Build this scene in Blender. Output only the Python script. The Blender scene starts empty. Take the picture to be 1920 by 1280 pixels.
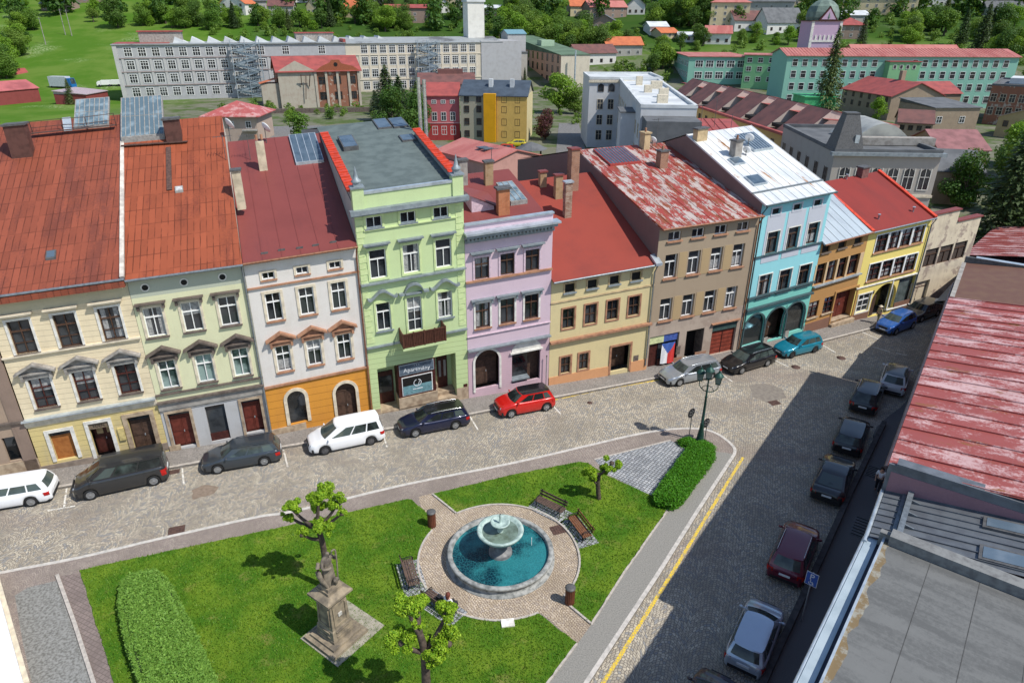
import bpy, bmesh, math, random
import numpy as np
from mathutils import Vector, Matrix
from mathutils.geometry import tessellate_polygon
random.seed(7); RNG = np.random.default_rng(11)
R_ = math.radians
SC = bpy.context.scene; COL = SC.collection
# ---------------------------------------------------------------- camera, sky, sun, exposure
CAMH = 25.2; FPX = 1280.0
_d = Vector((950-960, -(3330-640), -FPX)).normalized(); _up = -_d
_fw = Vector((0, 0, -1)); _fw = (_fw - _up*_fw.dot(_up)).normalized(); _rt = _fw.cross(_up)
ROT = Matrix((_rt, _fw, _up))            # world = ROT @ camera
cam = bpy.data.cameras.new('camera'); cam_o = bpy.data.objects.new('camera', cam); COL.objects.link(cam_o)
cam.lens = 24.0; cam.sensor_width = 36.0; cam.clip_end = 5000; cam.clip_start = 0.1
m4 = ROT.to_4x4(); m4.translation = (0, 0, CAMH); cam_o.matrix_world = m4; SC.camera = cam_o
SUN_AZ, SUN_EL = -28.0, 53.5
w = bpy.data.worlds.new('World'); SC.world = w; w.use_nodes = True
sky = w.node_tree.nodes.new('ShaderNodeTexSky'); sky.sky_type = 'NISHITA'; sky.sun_disc = False
sky.sun_elevation = R_(SUN_EL); sky.sun_rotation = R_(90 - SUN_AZ); sky.altitude = 300; sky.dust_density = 0.6
bg = w.node_tree.nodes['Background']; w.node_tree.links.new(sky.outputs[0], bg.inputs[0]); bg.inputs[1].default_value = 0.15
sl = bpy.data.lights.new('sun', 'SUN'); sl.energy = 4.4; sl.angle = R_(0.5); sl.color = (1, 0.955, 0.88)
so = bpy.data.objects.new('sun', sl); COL.objects.link(so)
sdir = Vector((math.cos(R_(SUN_EL))*math.cos(R_(SUN_AZ)), math.cos(R_(SUN_EL))*math.sin(R_(SUN_AZ)), math.sin(R_(SUN_EL))))
so.rotation_euler = sdir.to_track_quat('Z', 'Y').to_euler(); so.location = (60, -30, 90)
SC.view_settings.view_transform = 'Standard'; SC.view_settings.look = 'None'; SC.view_settings.exposure = 0.14; SC.view_settings.gamma = 1

# ---------------------------------------------------------------- helpers
def ray(x, y): return ROT @ Vector((x-960, -(y-640), -FPX))
def G(x, y, z=0.0):
    """the point of the level z seen at photo pixel x, y"""
    r = ray(x, y); t = (z-CAMH)/r.z; return Vector((r.x*t, r.y*t, z))
def at_depth(x, y, Y):
    r = ray(x, y); t = Y/r.y; return Vector((r.x*t, Y, CAMH+r.z*t))
def tag(o, label=None, cat=None, group=None, kind=None):
    if label: o['label'] = label
    if cat: o['category'] = cat
    if group: o['group'] = group
    if kind: o['kind'] = kind
    return o
def empty(name, loc, rz=0.0, label=None, cat=None, group=None, parent=None):
    o = bpy.data.objects.new(name, None); o.location = loc; o.rotation_euler = (0, 0, rz); o.empty_display_size = .3
    COL.objects.link(o)
    if parent: o.parent = parent
    return tag(o, label, cat, group)
class MB:
    def __init__(s): s.v = []; s.f = []; s.m = []; s.sm = []
    def add(s, vs, fs, mi=0, smooth=False):
        b = len(s.v); s.v += [tuple(p) for p in vs]
        for f in fs: s.f.append(tuple(b+i for i in f)); s.m.append(mi); s.sm.append(smooth)
    def quad(s, a, b, c, d, mi=0): s.add([a, b, c, d], [(0, 1, 2, 3)], mi)
    def box(s, x0, x1, y0, y1, z0, z1, mi=0):
        s.add([(x0,y0,z0),(x1,y0,z0),(x1,y1,z0),(x0,y1,z0),(x0,y0,z1),(x1,y0,z1),(x1,y1,z1),(x0,y1,z1)],
              [(0,3,2,1),(4,5,6,7),(0,1,5,4),(1,2,6,5),(2,3,7,6),(3,0,4,7)], mi)
    def obox(s, c, ax, ay, az, mi=0):
        c, ax, ay, az = map(Vector, (c, ax, ay, az)); vs = []
        for k in (-1, 1):
            for i, j in ((-1,-1),(1,-1),(1,1),(-1,1)): vs.append(c+ax*i+ay*j+az*k)
        s.add(vs, [(0,3,2,1),(4,5,6,7),(0,1,5,4),(1,2,6,5),(2,3,7,6),(3,0,4,7)], mi)
    def bar(s, a, b, w, h=None, mi=0, up=(0, 0, 1)):
        a, b = Vector(a), Vector(b); d = (b-a); L = d.length
        if L < 1e-6: return
        d /= L; u = Vector(up)
        if abs(d.dot(u)) > .98: u = Vector((1, 0, 0))
        sx = d.cross(u).normalized(); uz = sx.cross(d)
        s.obox((a+b)/2, d*L/2, sx*w/2, uz*(h or w)/2, mi)
    def prism(s, pts, z0, z1, mi=0, top=None):
        n = len(pts); vs = [(p[0], p[1], z0) for p in pts]+[(p[0], p[1], z1) for p in pts]
        tri = tessellate_polygon([[Vector((p[0], p[1], 0)) for p in pts]])
        fs = [(i, (i+1) % n, n+(i+1) % n, n+i) for i in range(n)]
        s.add(vs, fs, mi)
        a = sum(pts[i][0]*pts[(i+1)%n][1]-pts[(i+1)%n][0]*pts[i][1] for i in range(n))
        def ori(t):
            ar = (pts[t[1]][0]-pts[t[0]][0])*(pts[t[2]][1]-pts[t[0]][1])-(pts[t[2]][0]-pts[t[0]][0])*(pts[t[1]][1]-pts[t[0]][1])
            return t if ar > 0 else (t[0], t[2], t[1])
        s.add([(p[0], p[1], z1) for p in pts], [ori(t) for t in tri], mi if top is None else top)
    def tube(s, path, r, n=8, mi=0, caps=True):
        path = [Vector(p) for p in path]; k = len(path); rs = r if isinstance(r, (list, tuple)) else [r]*k
        vs = []; fs = []
        for i, p in enumerate(path):
            d = (path[min(i+1, k-1)]-path[max(i-1, 0)]).normalized()
            u = Vector((0, 0, 1)) if abs(d.z) < .95 else Vector((1, 0, 0))
            a = d.cross(u).normalized(); b = d.cross(a)
            for j in range(n):
                t = 2*math.pi*j/n; vs.append(p+(a*math.cos(t)+b*math.sin(t))*rs[i])
        for i in range(k-1):
            for j in range(n): fs.append((i*n+j, i*n+(j+1) % n, (i+1)*n+(j+1) % n, (i+1)*n+j))
        s.add(vs, fs, mi, True)
        if caps:
            s.add(vs[:n], [tuple(range(n))], mi); s.add(vs[-n:], [tuple(range(n-1, -1, -1))], mi)
    def lathe(s, prof, n=24, mi=0, c=(0, 0, 0), smooth=True, sx=1.0):
        vs = []; fs = []
        for r, z in prof:
            for j in range(n):
                t = 2*math.pi*j/n; vs.append((c[0]+r*math.cos(t)*sx, c[1]+r*math.sin(t), c[2]+z))
        for i in range(len(prof)-1):
            for j in range(n): fs.append((i*n+j, i*n+(j+1) % n, (i+1)*n+(j+1) % n, (i+1)*n+j))
        s.add(vs, fs, mi, smooth)
        s.add(vs[:n], [tuple(range(n-1, -1, -1))], mi); s.add(vs[-n:], [tuple(range(n))], mi)
    def grid(s, P, mi=0, smooth=True, flip=False):
        r, c = len(P), len(P[0]); fs = []
        for i in range(r-1):
            for j in range(c-1):
                q = (i*c+j, i*c+j+1, (i+1)*c+j+1, (i+1)*c+j); fs.append(q[::-1] if flip else q)
        s.add([p for row in P for p in row], fs, mi, smooth)
    def mesh(s, name, mats, xf=None):
        me = bpy.data.meshes.new(name)
        me.from_pydata([xf(p) for p in s.v] if xf else s.v, [], s.f)
        for mt in (mats if isinstance(mats, (list, tuple)) else [mats]): me.materials.append(mt)
        me.polygons.foreach_set('material_index', s.m); me.polygons.foreach_set('use_smooth', s.sm); me.update()
        return me
    def build(s, name, mats, parent=None, loc=None, xf=None, **kw):
        return link(name, s.mesh(name, mats, xf), parent, loc, **kw)
def link(name, me, parent=None, loc=None, rz=None, **kw):
    o = bpy.data.objects.new(name, me); COL.objects.link(o)
    if parent: o.parent = parent
    if loc is not None: o.location = loc
    if rz is not None: o.rotation_euler = (0, 0, rz)
    return tag(o, **kw) if kw else o
def copy_tree(o, parent=None):
    c = o.copy(); COL.objects.link(c); c.parent = parent
    for ch in o.children: copy_tree(ch, c)
    return c

# ---------------------------------------------------------------- materials
MATS = {}
def nt(name):
    m = bpy.data.materials.new(name); m.use_nodes = True; t = m.node_tree
    return m, t, t.nodes['Principled BSDF']
def node(t, typ, ins=None, **kw):
    n = t.nodes.new('ShaderNode'+typ)
    for k, v in kw.items(): setattr(n, k, v)
    for k, v in (ins or {}).items():
        if hasattr(v, 'is_linked') or isinstance(v, bpy.types.NodeSocket): t.links.new(v, n.inputs[k])
        else: n.inputs[k].default_value = v
    return n
def c4(c): return (c[0], c[1], c[2], 1)
def mix(t, fac, a, b, mode='MIX'):
    n = t.nodes.new('ShaderNodeMix'); n.data_type = 'RGBA'; n.blend_type = mode
    for s, v in ((0, fac), (6, a), (7, b)):
        if isinstance(v, bpy.types.NodeSocket): t.links.new(v, n.inputs[s])
        else: n.inputs[s].default_value = v if s == 0 else c4(v)
    return n.outputs[2]
def ramp(t, src, lo, hi):
    n = t.nodes.new('ShaderNodeMapRange'); n.interpolation_type = 'SMOOTHSTEP'
    t.links.new(src, n.inputs[0]); n.inputs[1].default_value = lo; n.inputs[2].default_value = hi
    return n.outputs[0]
def coord(t, scale=(1, 1, 1), rot=0.0):
    tc = t.nodes.new('ShaderNodeTexCoord'); mp = t.nodes.new('ShaderNodeMapping')
    t.links.new(tc.outputs['Object'], mp.inputs[0]); mp.inputs[3].default_value = scale; mp.inputs[2].default_value = (0, 0, rot)
    return mp.outputs[0]
def noise(t, vec, scale, detail=4, rough=.55):
    n = node(t, 'TexNoise', {'Vector': vec, 'Scale': scale, 'Detail': detail, 'Roughness': rough}); return n.outputs[0]
def mth(t, op, a, b=0.0, c=None):
    n = t.nodes.new('ShaderNodeMath'); n.operation = op
    for i, v in enumerate((a, b) if c is None else (a, b, c)):
        if isinstance(v, bpy.types.NodeSocket): t.links.new(v, n.inputs[i])
        else: n.inputs[i].default_value = v
    return n.outputs[0]
def bump(t, b, h, strength=.3, dist=.02):
    n = node(t, 'Bump', {'Height': h, 'Strength': strength, 'Distance': dist}); t.links.new(n.outputs[0], b.inputs['Normal'])
def sep(t, v):
    n = t.nodes.new('ShaderNodeSeparateXYZ'); t.links.new(v, n.inputs[0]); return n.outputs
def lines(t, s, period, width):
    """1 on thin lines repeated along s"""
    fr = mth(t, 'FRACT', mth(t, 'DIVIDE', s, period)); return mth(t, 'LESS_THAN', fr, width/period)
def plain(name, col, rough=.6, metal=0.0, var=.15, scale=6.0, bumpv=.0, col2=None, spec=.3):
    if name in MATS: return MATS[name]
    m, t, b = nt(name); v = coord(t); f = noise(t, v, scale, 6)
    c2 = col2 or tuple(x*(1-var*2) for x in col); c1 = tuple(min(1, x*(1+var*.4)) for x in col)
    t.links.new(mix(t, ramp(t, f, .35, .7), c1, c2), b.inputs['Base Color'])
    b.inputs['Roughness'].default_value = rough; b.inputs['Metallic'].default_value = metal; b.inputs['Specular IOR Level'].default_value = spec
    if bumpv: bump(t, b, noise(t, v, scale*6, 3), bumpv)
    MATS[name] = m; return m
def plaster(name, col, stain=None, amt=.35, line=0.0, linecol=.55, blot=None, blot_lo=.62):
    """painted render: faint mottling, vertical rain streaks, optional grooves, optional bare patches"""
    if name in MATS: return MATS[name]
    m, t, b = nt(name); v = coord(t)
    a = noise(t, v, .7, 7, .6); st = noise(t, coord(t, (2.2, 2.2, .25)), 1.6, 5, .6); fine = noise(t, v, 14, 3)
    stain = stain or tuple(x*.62 for x in col)
    c = mix(t, mth(t, 'MULTIPLY', ramp(t, a, .42, .72), amt), col, stain)
    c = mix(t, mth(t, 'MULTIPLY', ramp(t, st, .52, .78), amt), c, stain)
    c = mix(t, mth(t, 'MULTIPLY', ramp(t, fine, .35, .7), .14), c, tuple(x*.6 for x in col))
    if blot: c = mix(t, ramp(t, noise(t, v, .55, 9, .68), blot_lo, blot_lo+.05), c, blot)
    if line:
        g = lines(t, sep(t, v)[2], line, .028); c = mix(t, mth(t, 'MULTIPLY', g, .8), c, tuple(x*linecol for x in col))
    t.links.new(c, b.inputs['Base Color']); b.inputs['Roughness'].default_value = .88; b.inputs['Specular IOR Level'].default_value = .15
    bump(t, b, fine, .25, .02); MATS[name] = m; return m
def metalroof(name, col, col2, lo=.5, hi=.6, scale=.8, stretch=(1, .2, .2), rust=None, rlo=.62, panel=None, rough=.5, mottle=.25, pcol=.55):
    """painted sheet roof with worn streaks running down the slope (local y) and panel joints"""
    if name in MATS: return MATS[name]
    m, t, b = nt(name); v = coord(t); vs = coord(t, stretch)
    f = noise(t, vs, scale, 8, .68); f2 = noise(t, v, 9, 4, .7)
    c = mix(t, ramp(t, mth(t, 'ADD', f, mth(t, 'MULTIPLY', mth(t, 'SUBTRACT', f2, .5), .35)), lo, hi), col, col2)
    if rust: c = mix(t, ramp(t, noise(t, coord(t, (stretch[0]*1.3, stretch[1]*.8, stretch[2])), scale*1.2, 9, .7), rlo, rlo+.05), c, rust)
    c = mix(t, mth(t, 'MULTIPLY', ramp(t, noise(t, v, .5, 6, .6), .4, .75), mottle), c, tuple(x*.5 for x in col))
    if panel:
        s = sep(t, v); px, py = panel
        row = mth(t, 'FLOOR', mth(t, 'DIVIDE', s[1], py)); colm = mth(t, 'FLOOR', mth(t, 'DIVIDE', s[0], px))
        wn = node(t, 'TexWhiteNoise', {'Vector': node(t, 'CombineXYZ', {0: colm, 1: row, 2: 0.0}).outputs[0]}, noise_dimensions='3D')
        c = mix(t, mth(t, 'MULTIPLY', wn.outputs[0], .38), c, tuple(x*.42 for x in col))
        wob = mth(t, 'ADD', s[0], mth(t, 'MULTIPLY', mth(t, 'SUBTRACT', noise(t, v, 1.5, 2), .5), .05))
        g = mth(t, 'MAXIMUM', mth(t, 'MULTIPLY', lines(t, wob, px, .05), .8), mth(t, 'MULTIPLY', lines(t, s[1], py, .06), .6))
        g = mth(t, 'MULTIPLY', g, ramp(t, noise(t, v, 1.1, 4), .3, .6))
        c = mix(t, g, c, tuple(x*.25 for x in col))
    t.links.new(c, b.inputs['Base Color']); b.inputs['Roughness'].default_value = rough; b.inputs['Specular IOR Level'].default_value = .3
    bump(t, b, f2, .15, .02); MATS[name] = m; return m
def cobble(name, cols, joint, size=.12, fan=1.5, amp=.55, rot=0.0, rnd=.55, patch=None, pscale=.25, jw=.012, bumps=.5):
    """setts laid in segment arcs: voronoi cells in a coordinate bent by a periodic arc"""
    if name in MATS: return MATS[name]
    m, t, b = nt(name); v = coord(t, rot=rot); s = sep(t, v)
    ph = mth(t, 'MULTIPLY', s[0], math.pi/fan); arc = mth(t, 'MULTIPLY', mth(t, 'ABSOLUTE', mth(t, 'SINE', ph)), amp)
    y2 = mth(t, 'SUBTRACT', s[1], arc)
    vv = node(t, 'CombineXYZ', {0: s[0], 1: y2, 2: 0.0}).outputs[0]
    vo = node(t, 'TexVoronoi', {'Vector': vv, 'Scale': 1/size, 'Randomness': rnd}, voronoi_dimensions='2D')
    ve = node(t, 'TexVoronoi', {'Vector': vv, 'Scale': 1/size, 'Randomness': rnd}, voronoi_dimensions='2D', feature='DISTANCE_TO_EDGE')
    h = sep(t, vo.outputs['Color'])
    c = mix(t, ramp(t, h[0], .2, .8), cols[0], cols[1])
    c = mix(t, ramp(t, h[1], .68, .86), c, cols[2])
    rw_ = node(t, 'TexWhiteNoise', {'W': mth(t, 'FLOOR', mth(t, 'DIVIDE', y2, size*1.05))}, noise_dimensions='1D')
    c = mix(t, mth(t, 'MULTIPLY', rw_.outputs[0], .32), c, tuple(x*.55 for x in cols[0]))
    big = noise(t, v, .35, 6, .6)
    c = mix(t, mth(t, 'MULTIPLY', ramp(t, big, .42, .66), .6), c, tuple(x*.62 for x in cols[0]))
    if patch: c = mix(t, mth(t, 'MULTIPLY', ramp(t, noise(t, coord(t, (.22, 1, 1), rot), pscale, 5), .5, .68), .65), c, patch)
    j = ramp(t, ve.outputs['Distance'], .02, .17)
    c = mix(t, j, joint, c)
    t.links.new(c, b.inputs['Base Color']); b.inputs['Roughness'].default_value = .75; b.inputs['Specular IOR Level'].default_value = .25
    bump(t, b, j, bumps, .03); MATS[name] = m; return m
def brickmat(name, c1, c2, joint, bw=.25, bh=.075, worn=None):
    if name in MATS: return MATS[name]
    m, t, b = nt(name); v = coord(t); s = sep(t, v)
    vv = node(t, 'CombineXYZ', {0: mth(t, 'ADD', s[0], s[1]), 1: s[2], 2: 0.0}).outputs[0]
    br = node(t, 'TexBrick', {'Vector': vv, 'Color1': c4(c1), 'Color2': c4(c2), 'Mortar': c4(joint), 'Scale': 1.0, 'Mortar Size': .012, 'Brick Width': bw, 'Row Height': bh})
    c = br.outputs[0]
    c = mix(t, mth(t, 'MULTIPLY', ramp(t, noise(t, v, 2.5, 6), .45, .7), .6), c, worn or tuple(x*.5 for x in c1))
    t.links.new(c, b.inputs['Base Color']); b.inputs['Roughness'].default_value = .9; MATS[name] = m; return m
def glassmat(name, dark=(.012, .014, .016), light=(.07, .075, .08), rough=.06):
    """window panes seen from outside by day: dark room, reflection, a curtain in some"""
    if name in MATS: return MATS[name]
    m, t, b = nt(name); oi = t.nodes.new('ShaderNodeObjectInfo'); v = coord(t)
    n = noise(t, v, 1.3, 3); f = mth(t, 'MULTIPLY', ramp(t, mth(t, 'ADD', n, mth(t, 'MULTIPLY', oi.outputs['Random'], .35)), .5, .8), .8)
    t.links.new(mix(t, f, dark, light), b.inputs['Base Color']); b.inputs['Roughness'].default_value = rough; b.inputs['Specular IOR Level'].default_value = .6
    MATS[name] = m; return m
def leafmat(name, c1, c2, c3=None, trans=.35):
    if name in MATS: return MATS[name]
    m, t, b = nt(name); g = t.nodes.new('ShaderNodeNewGeometry'); oi = t.nodes.new('ShaderNodeObjectInfo')
    c = mix(t, g.outputs['Random Per Island'], c1, c2)
    if c3: c = mix(t, mth(t, 'MULTIPLY', oi.outputs['Random'], .75), c, c3)
    b.inputs['Roughness'].default_value = .55; b.inputs['Specular IOR Level'].default_value = .25
    t.links.new(c, b.inputs['Base Color'])
    tr = t.nodes.new('ShaderNodeBsdfTranslucent'); t.links.new(mix(t, .5, c, (.25, .35, .02)), tr.inputs[0])
    mx = t.nodes.new('ShaderNodeMixShader'); mx.inputs[0].default_value = trans
    t.links.new(b.outputs[0], mx.inputs[1]); t.links.new(tr.outputs[0], mx.inputs[2])
    t.links.new(mx.outputs[0], t.nodes['Material Output'].inputs[0]); MATS[name] = m; return m
def carpaint(name, col, metal=.3, rough=.28):
    if name in MATS: return MATS[name]
    m, t, b = nt(name); v = coord(t)
    t.links.new(mix(t, mth(t, 'MULTIPLY', ramp(t, noise(t, v, 3, 5), .45, .8), .18), col, tuple(x*.7+.03 for x in col)), b.inputs['Base Color'])
    b.inputs['Metallic'].default_value = metal; b.inputs['Roughness'].default_value = rough
    b.inputs['Coat Weight'].default_value = .8; b.inputs['Coat Roughness'].default_value = .06; MATS[name] = m; return m
# ---------------------------------------------------------------- ground
def hill(x, y):
    d = math.hypot(x*.55, y); t = max(0.0, d-255)
    return .2*t*t/(t+40) + (1.2*math.sin(x*.021+y*.013)*min(1, t/80)) - .05
def px2(pts, z=0.0): return [(lambda q: (q.x, q.y))(G(x, y, z)) for x, y in pts]
def sheet(name, pts, z, mt, thick=0.0, kind='structure', label=None, cat=None, **kw):
    mb = MB(); mb.prism(pts, z-max(thick, .002), z); return mb.build(name, mt, label=label, cat=cat, kind=kind, **kw)
def off(line, d):
    out = []
    for i, p in enumerate(line):
        a = line[max(i-1, 0)]; b = line[min(i+1, len(line)-1)]
        dx, dy = b[0]-a[0], b[1]-a[1]; L = math.hypot(dx, dy) or 1; out.append((p[0]-dy/L*d, p[1]+dx/L*d))
    return out
def strip(name, line, wd, z0, z1, mt, label=None, cat=None, kind='structure', seg=None):
    """a band wd wide to the left of a polyline"""
    mb = MB(); o = off(line, wd)
    for i in range(len(line)-1):
        a, b, c, d = line[i], line[i+1], o[i+1], o[i]
        v = [(p[0], p[1], z) for z in (z0, z1) for p in (a, b, c, d)]
        mb.add(v, [(4,5,6,7), (0,1,5,4), (1,2,6,5), (2,3,7,6), (3,0,4,7)])
    return mb.build(name, mt, label=label, cat=cat, kind=kind)
def smooth(pts, n=4):
    out = []
    for i in range(len(pts)-1):
        p0, p1, p2, p3 = pts[max(i-1, 0)], pts[i], pts[i+1], pts[min(i+2, len(pts)-1)]
        for k in range(n):
            t = k/n; out.append(tuple(.5*(2*p1[a]+(p2[a]-p0[a])*t+(2*p0[a]-5*p1[a]+4*p2[a]-p3[a])*t*t+(3*p1[a]-p0[a]-3*p2[a]+p3[a])*t**3) for a in (0, 1)))
    return out+[tuple(pts[-1])]
def dense(pts, step=.25, wob=.04, close=True):
    out = []; n = len(pts)
    for i in range(n if close else n-1):
        a, b = pts[i], pts[(i+1) % n]; L = math.hypot(b[0]-a[0], b[1]-a[1]); k = max(1, int(L/step))
        for j in range(k):
            t = j/k; out.append((a[0]+(b[0]-a[0])*t+random.uniform(-wob, wob), a[1]+(b[1]-a[1])*t+random.uniform(-wob, wob)))
    return out
def stonemat(name, col, c2): return plain(name, col, .85, var=.2, scale=3, col2=c2, bumpv=.15)

m_terr, t, b = nt('open_ground'); v = coord(t); sx = sep(t, v)
gr = mix(t, ramp(t, noise(t, v, .05, 8, .65), .4, .62), (.065, .145, .014), (.11, .18, .03)); gr = mix(t, mth(t, 'MULTIPLY', ramp(t, noise(t, v, .03, 5), .55, .7), ramp(t, noise(t, v, 1.2, 4, .7), .45, .6)), gr, (.30, .36, .18))
ya = mix(t, ramp(t, noise(t, v, .12, 7, .65), .42, .6), (.17, .155, .13), (.07, .10, .035)); ya = mix(t, ramp(t, noise(t, v, .25, 6, .6), .58, .68), ya, (.24, .22, .19))
town = mth(t, 'MULTIPLY', ramp(t, sx[0], -125, -95), mth(t, 'SUBTRACT', 1.0, ramp(t, mth(t, 'ADD', sx[1], mth(t, 'MULTIPLY', noise(t, v, .03, 3), 90)), 330, 400)))
sl_ = mth(t, 'MULTIPLY', mth(t, 'MULTIPLY', ramp(t, sx[1], 320, 370), ramp(t, sx[0], -150, -110)), .75)
gr = mix(t, sl_, gr, (.022, .055, .012)); t.links.new(mix(t, mth(t, 'MULTIPLY', town, .85), gr, ya), b.inputs['Base Color']); b.inputs['Roughness'].default_value = .95; b.inputs['Specular IOR Level'].default_value = .05
mb = MB(); P = []
for j in range(60):
    y = -60+(j/59)**1.6*1150
    P.append([(x, y, hill(x, y)) for x in [-720+1440*i/70 for i in range(71)]])
mb.grid(P); mb.build('terrain', m_terr, label='green meadow ground rising to the hillside behind the town', cat='ground', kind='structure')
m_cob = cobble('road_setts', ((.385, .34, .27), (.55, .49, .385), (.28, .28, .275)), (.165, .145, .12), .145, 1.7, .8, R_(20), .6, patch=(.25, .195, .165))
m_cob2 = cobble('walk_setts', ((.33, .275, .24), (.385, .33, .285), (.28, .235, .215)), (.17, .14, .12), .1, .9, .4, R_(20), .5)
m_pl = cobble('plaza_setts', ((.49, .40, .29), (.58, .49, .38), (.42, .355, .29)), (.16, .11, .08), .12, 1.0, .45, R_(-35), .5)
m_sq = cobble('grey_setts', ((.34, .36, .38), (.46, .47, .48), (.27, .28, .30)), (.08, .08, .08), .2, 50, 0, R_(38), .25)
m_pav = cobble('pavement_setts', ((.30, .275, .25), (.37, .34, .31), (.24, .225, .21)), (.15, .135, .12), .09, .8, .35, R_(20), .5)
m_asph = plain('speckled_asphalt', (.27, .26, .235), .95, scale=16, col2=(.19, .185, .17), bumpv=.6)
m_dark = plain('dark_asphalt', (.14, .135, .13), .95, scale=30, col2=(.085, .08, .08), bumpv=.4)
m_gravel = plain('gravel', (.26, .26, .245), .95, scale=9, col2=(.13, .128, .115), bumpv=.6)
m_kerb = plain('kerb_granite', (.46, .42, .37), .85, scale=5, col2=(.34, .31, .28), bumpv=.2)
m_kerbl = plain('kerb_pale', (.52, .49, .45), .85, scale=5, col2=(.40, .38, .35))
m_block = brickmat('block_paving', (.21, .15, .13), (.17, .125, .11), (.10, .08, .07), .2, .1)
def horiz_brick(name, c1, c2, j, bw, bh, rot):
    m, t, b = nt(name); v = coord(t, rot=rot)
    br = node(t, 'TexBrick', {'Vector': v, 'Color1': c4(c1), 'Color2': c4(c2), 'Mortar': c4(j), 'Scale': 1.0, 'Mortar Size': .012, 'Brick Width': bw, 'Row Height': bh})
    c = mix(t, mth(t, 'MULTIPLY', ramp(t, noise(t, v, .7, 6), .4, .7), .5), br.outputs[0], tuple(x*.55 for x in c1))
    t.links.new(c, b.inputs['Base Color']); b.inputs['Roughness'].default_value = .9; return m
m_block = horiz_brick('block_path', (.235, .185, .165), (.19, .15, .135), (.10, .08, .07), .2, .2, R_(25))
sheet('road', [(-75, -25), (40, -25), (75, 30), (90, 75), (60, 78), (20, 52), (-75, 24)], .0, m_cob, label='cobbled street of pale setts laid in fan patterns', cat='road')

ISZ = .12
isl = smooth(px2([(-160,1105),(0,1071),(150,1042),(300,1007),(480,967),(555,955),(755,907),(960,866),(1120,829),(1195,812),(1255,803),(1310,802),(1342,810),(1366,825),(1380,840),(1380,852)], ISZ), 4) \
    + px2([(1310,960),(1237,1077),(1104,1280),(1010,1430)], ISZ)
sheet('pavement', isl+[(-24, 14)], ISZ, m_cob2, .16, label='pinkish small sett pavement round the green square', cat='pavement')
strip('kerb', isl, -.2, -.02, ISZ+.012, m_kerbl, 'pale stone kerb round the green square', 'kerb')
CC = (G(780,1045,ISZ)+G(1091,1045,ISZ)+G(936,947,ISZ)+G(936,1159,ISZ))/4; CR = 4.18
def ang(p): return math.atan2(p[1]-CC.y, p[0]-CC.x)
def arc(pa, pb, r=CR, n=40):
    a = ang(px2([pa], ISZ)[0]); b = ang(px2([pb], ISZ)[0])
    while b < a: b += 2*math.pi
    return [(CC.x+r*math.cos(a+(b-a)*i/n), CC.y+r*math.sin(a+(b-a)*i/n)) for i in range(n+1)]
arc1 = arc((797, 990), (1010, 1150)); arc2 = arc((1064, 1122), (856, 963))
lawn1 = px2([(150,1069),(300,1037),(480,999),(655,961),(764,936),(772,938),(806,968)], ISZ)+arc1+px2([(1080,1205),(1020,1285),(940,1400),(300,1450),(240,1345),(215,1280)], ISZ)
lawn2 = px2([(812,926),(960,891),(1085,866),(1102,869),(1135,890),(1225,931),(1257,944),(1242,968),(1170,1070),(1106,1170),(1066,1135)], ISZ)+arc2
m_lawn, t, b = nt('lawn_turf'); v = coord(t)
c = mix(t, ramp(t, noise(t, v, .45, 6, .6), .38, .64), (.062, .165, .012), (.16, .255, .022))
c = mix(t, mth(t, 'MULTIPLY', ramp(t, noise(t, v, .8, 7, .7), .54, .72), .6), c, (.34, .29, .09))
c = mix(t, mth(t, 'MULTIPLY', ramp(t, noise(t, v, 22, 3, .7), .45, .72), .5), c, (.03, .09, .006))
c = mix(t, ramp(t, noise(t, v, 30, 1), .755, .77), c, (.5, .5, .35))
t.links.new(c, b.inputs['Base Color']); b.inputs['Roughness'].default_value = .9; b.inputs['Specular IOR Level'].default_value = .1
bump(t, b, noise(t, v, 28, 4, .8), .9, .06)
sheet('circular_plaza', [(CC.x+CR*math.cos(a*math.pi/36), CC.y+CR*math.sin(a*math.pi/36)) for a in range(72)], ISZ+.006, m_pl, label='round sandy sett plaza around the fountain', cat='paving')
pth = px2([(785,931),(820,922),(862,965),(800,1000)], ISZ); pth2 = px2([(1005,1140),(1070,1120),(1110,1168),(1085,1208)], ISZ)
sheet('path', pth, ISZ+.0035, m_pl, label='short sett path from the pavement to the fountain plaza', cat='path')
sheet('path', pth2, ISZ+.0035, m_pl, label='short sett path from the fountain plaza to the grey side walk', cat='path')
LZ = ISZ+.05
sheet('lawn', dense(lawn1, .3, .035), LZ, m_lawn, .1, label='large lawn with the statue and the clipped hedge', cat='lawn')
sheet('lawn', dense(lawn2, .3, .035), LZ, m_lawn, .1, label='smaller lawn between the fountain and the grey sett patch', cat='lawn')
strip('edging', arc1, .1, ISZ-.02, LZ+.03, m_kerb, 'stone edging between round plaza and large lawn', 'edging')
strip('edging', arc2, .1, ISZ-.02, LZ+.03, m_kerb, 'stone edging between round plaza and smaller lawn', 'edging')
strip('edging', px2([(812,926),(857,962)], ISZ), -.1, ISZ-.02, LZ+.03, m_kerb, 'stone edging of the upper path beside the smaller lawn', 'edging')
strip('edging', px2([(1106,1170),(1062,1133)], ISZ), -.1, ISZ-.02, LZ+.03, m_kerb, 'stone edging of the lower path beside the smaller lawn', 'edging')
strip('edging', px2([(1258,944),(1242,968),(1170,1070),(1106,1170)], ISZ), .1, ISZ-.02, LZ+.0, m_kerb, 'worn stone edging between smaller lawn and grey side walk', 'edging')
strip('edging', px2([(1080,1205),(1020,1285),(940,1400)], ISZ), .1, ISZ-.02, LZ+.0, m_kerb, 'worn stone edging between large lawn and grey side walk', 'edging')
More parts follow.
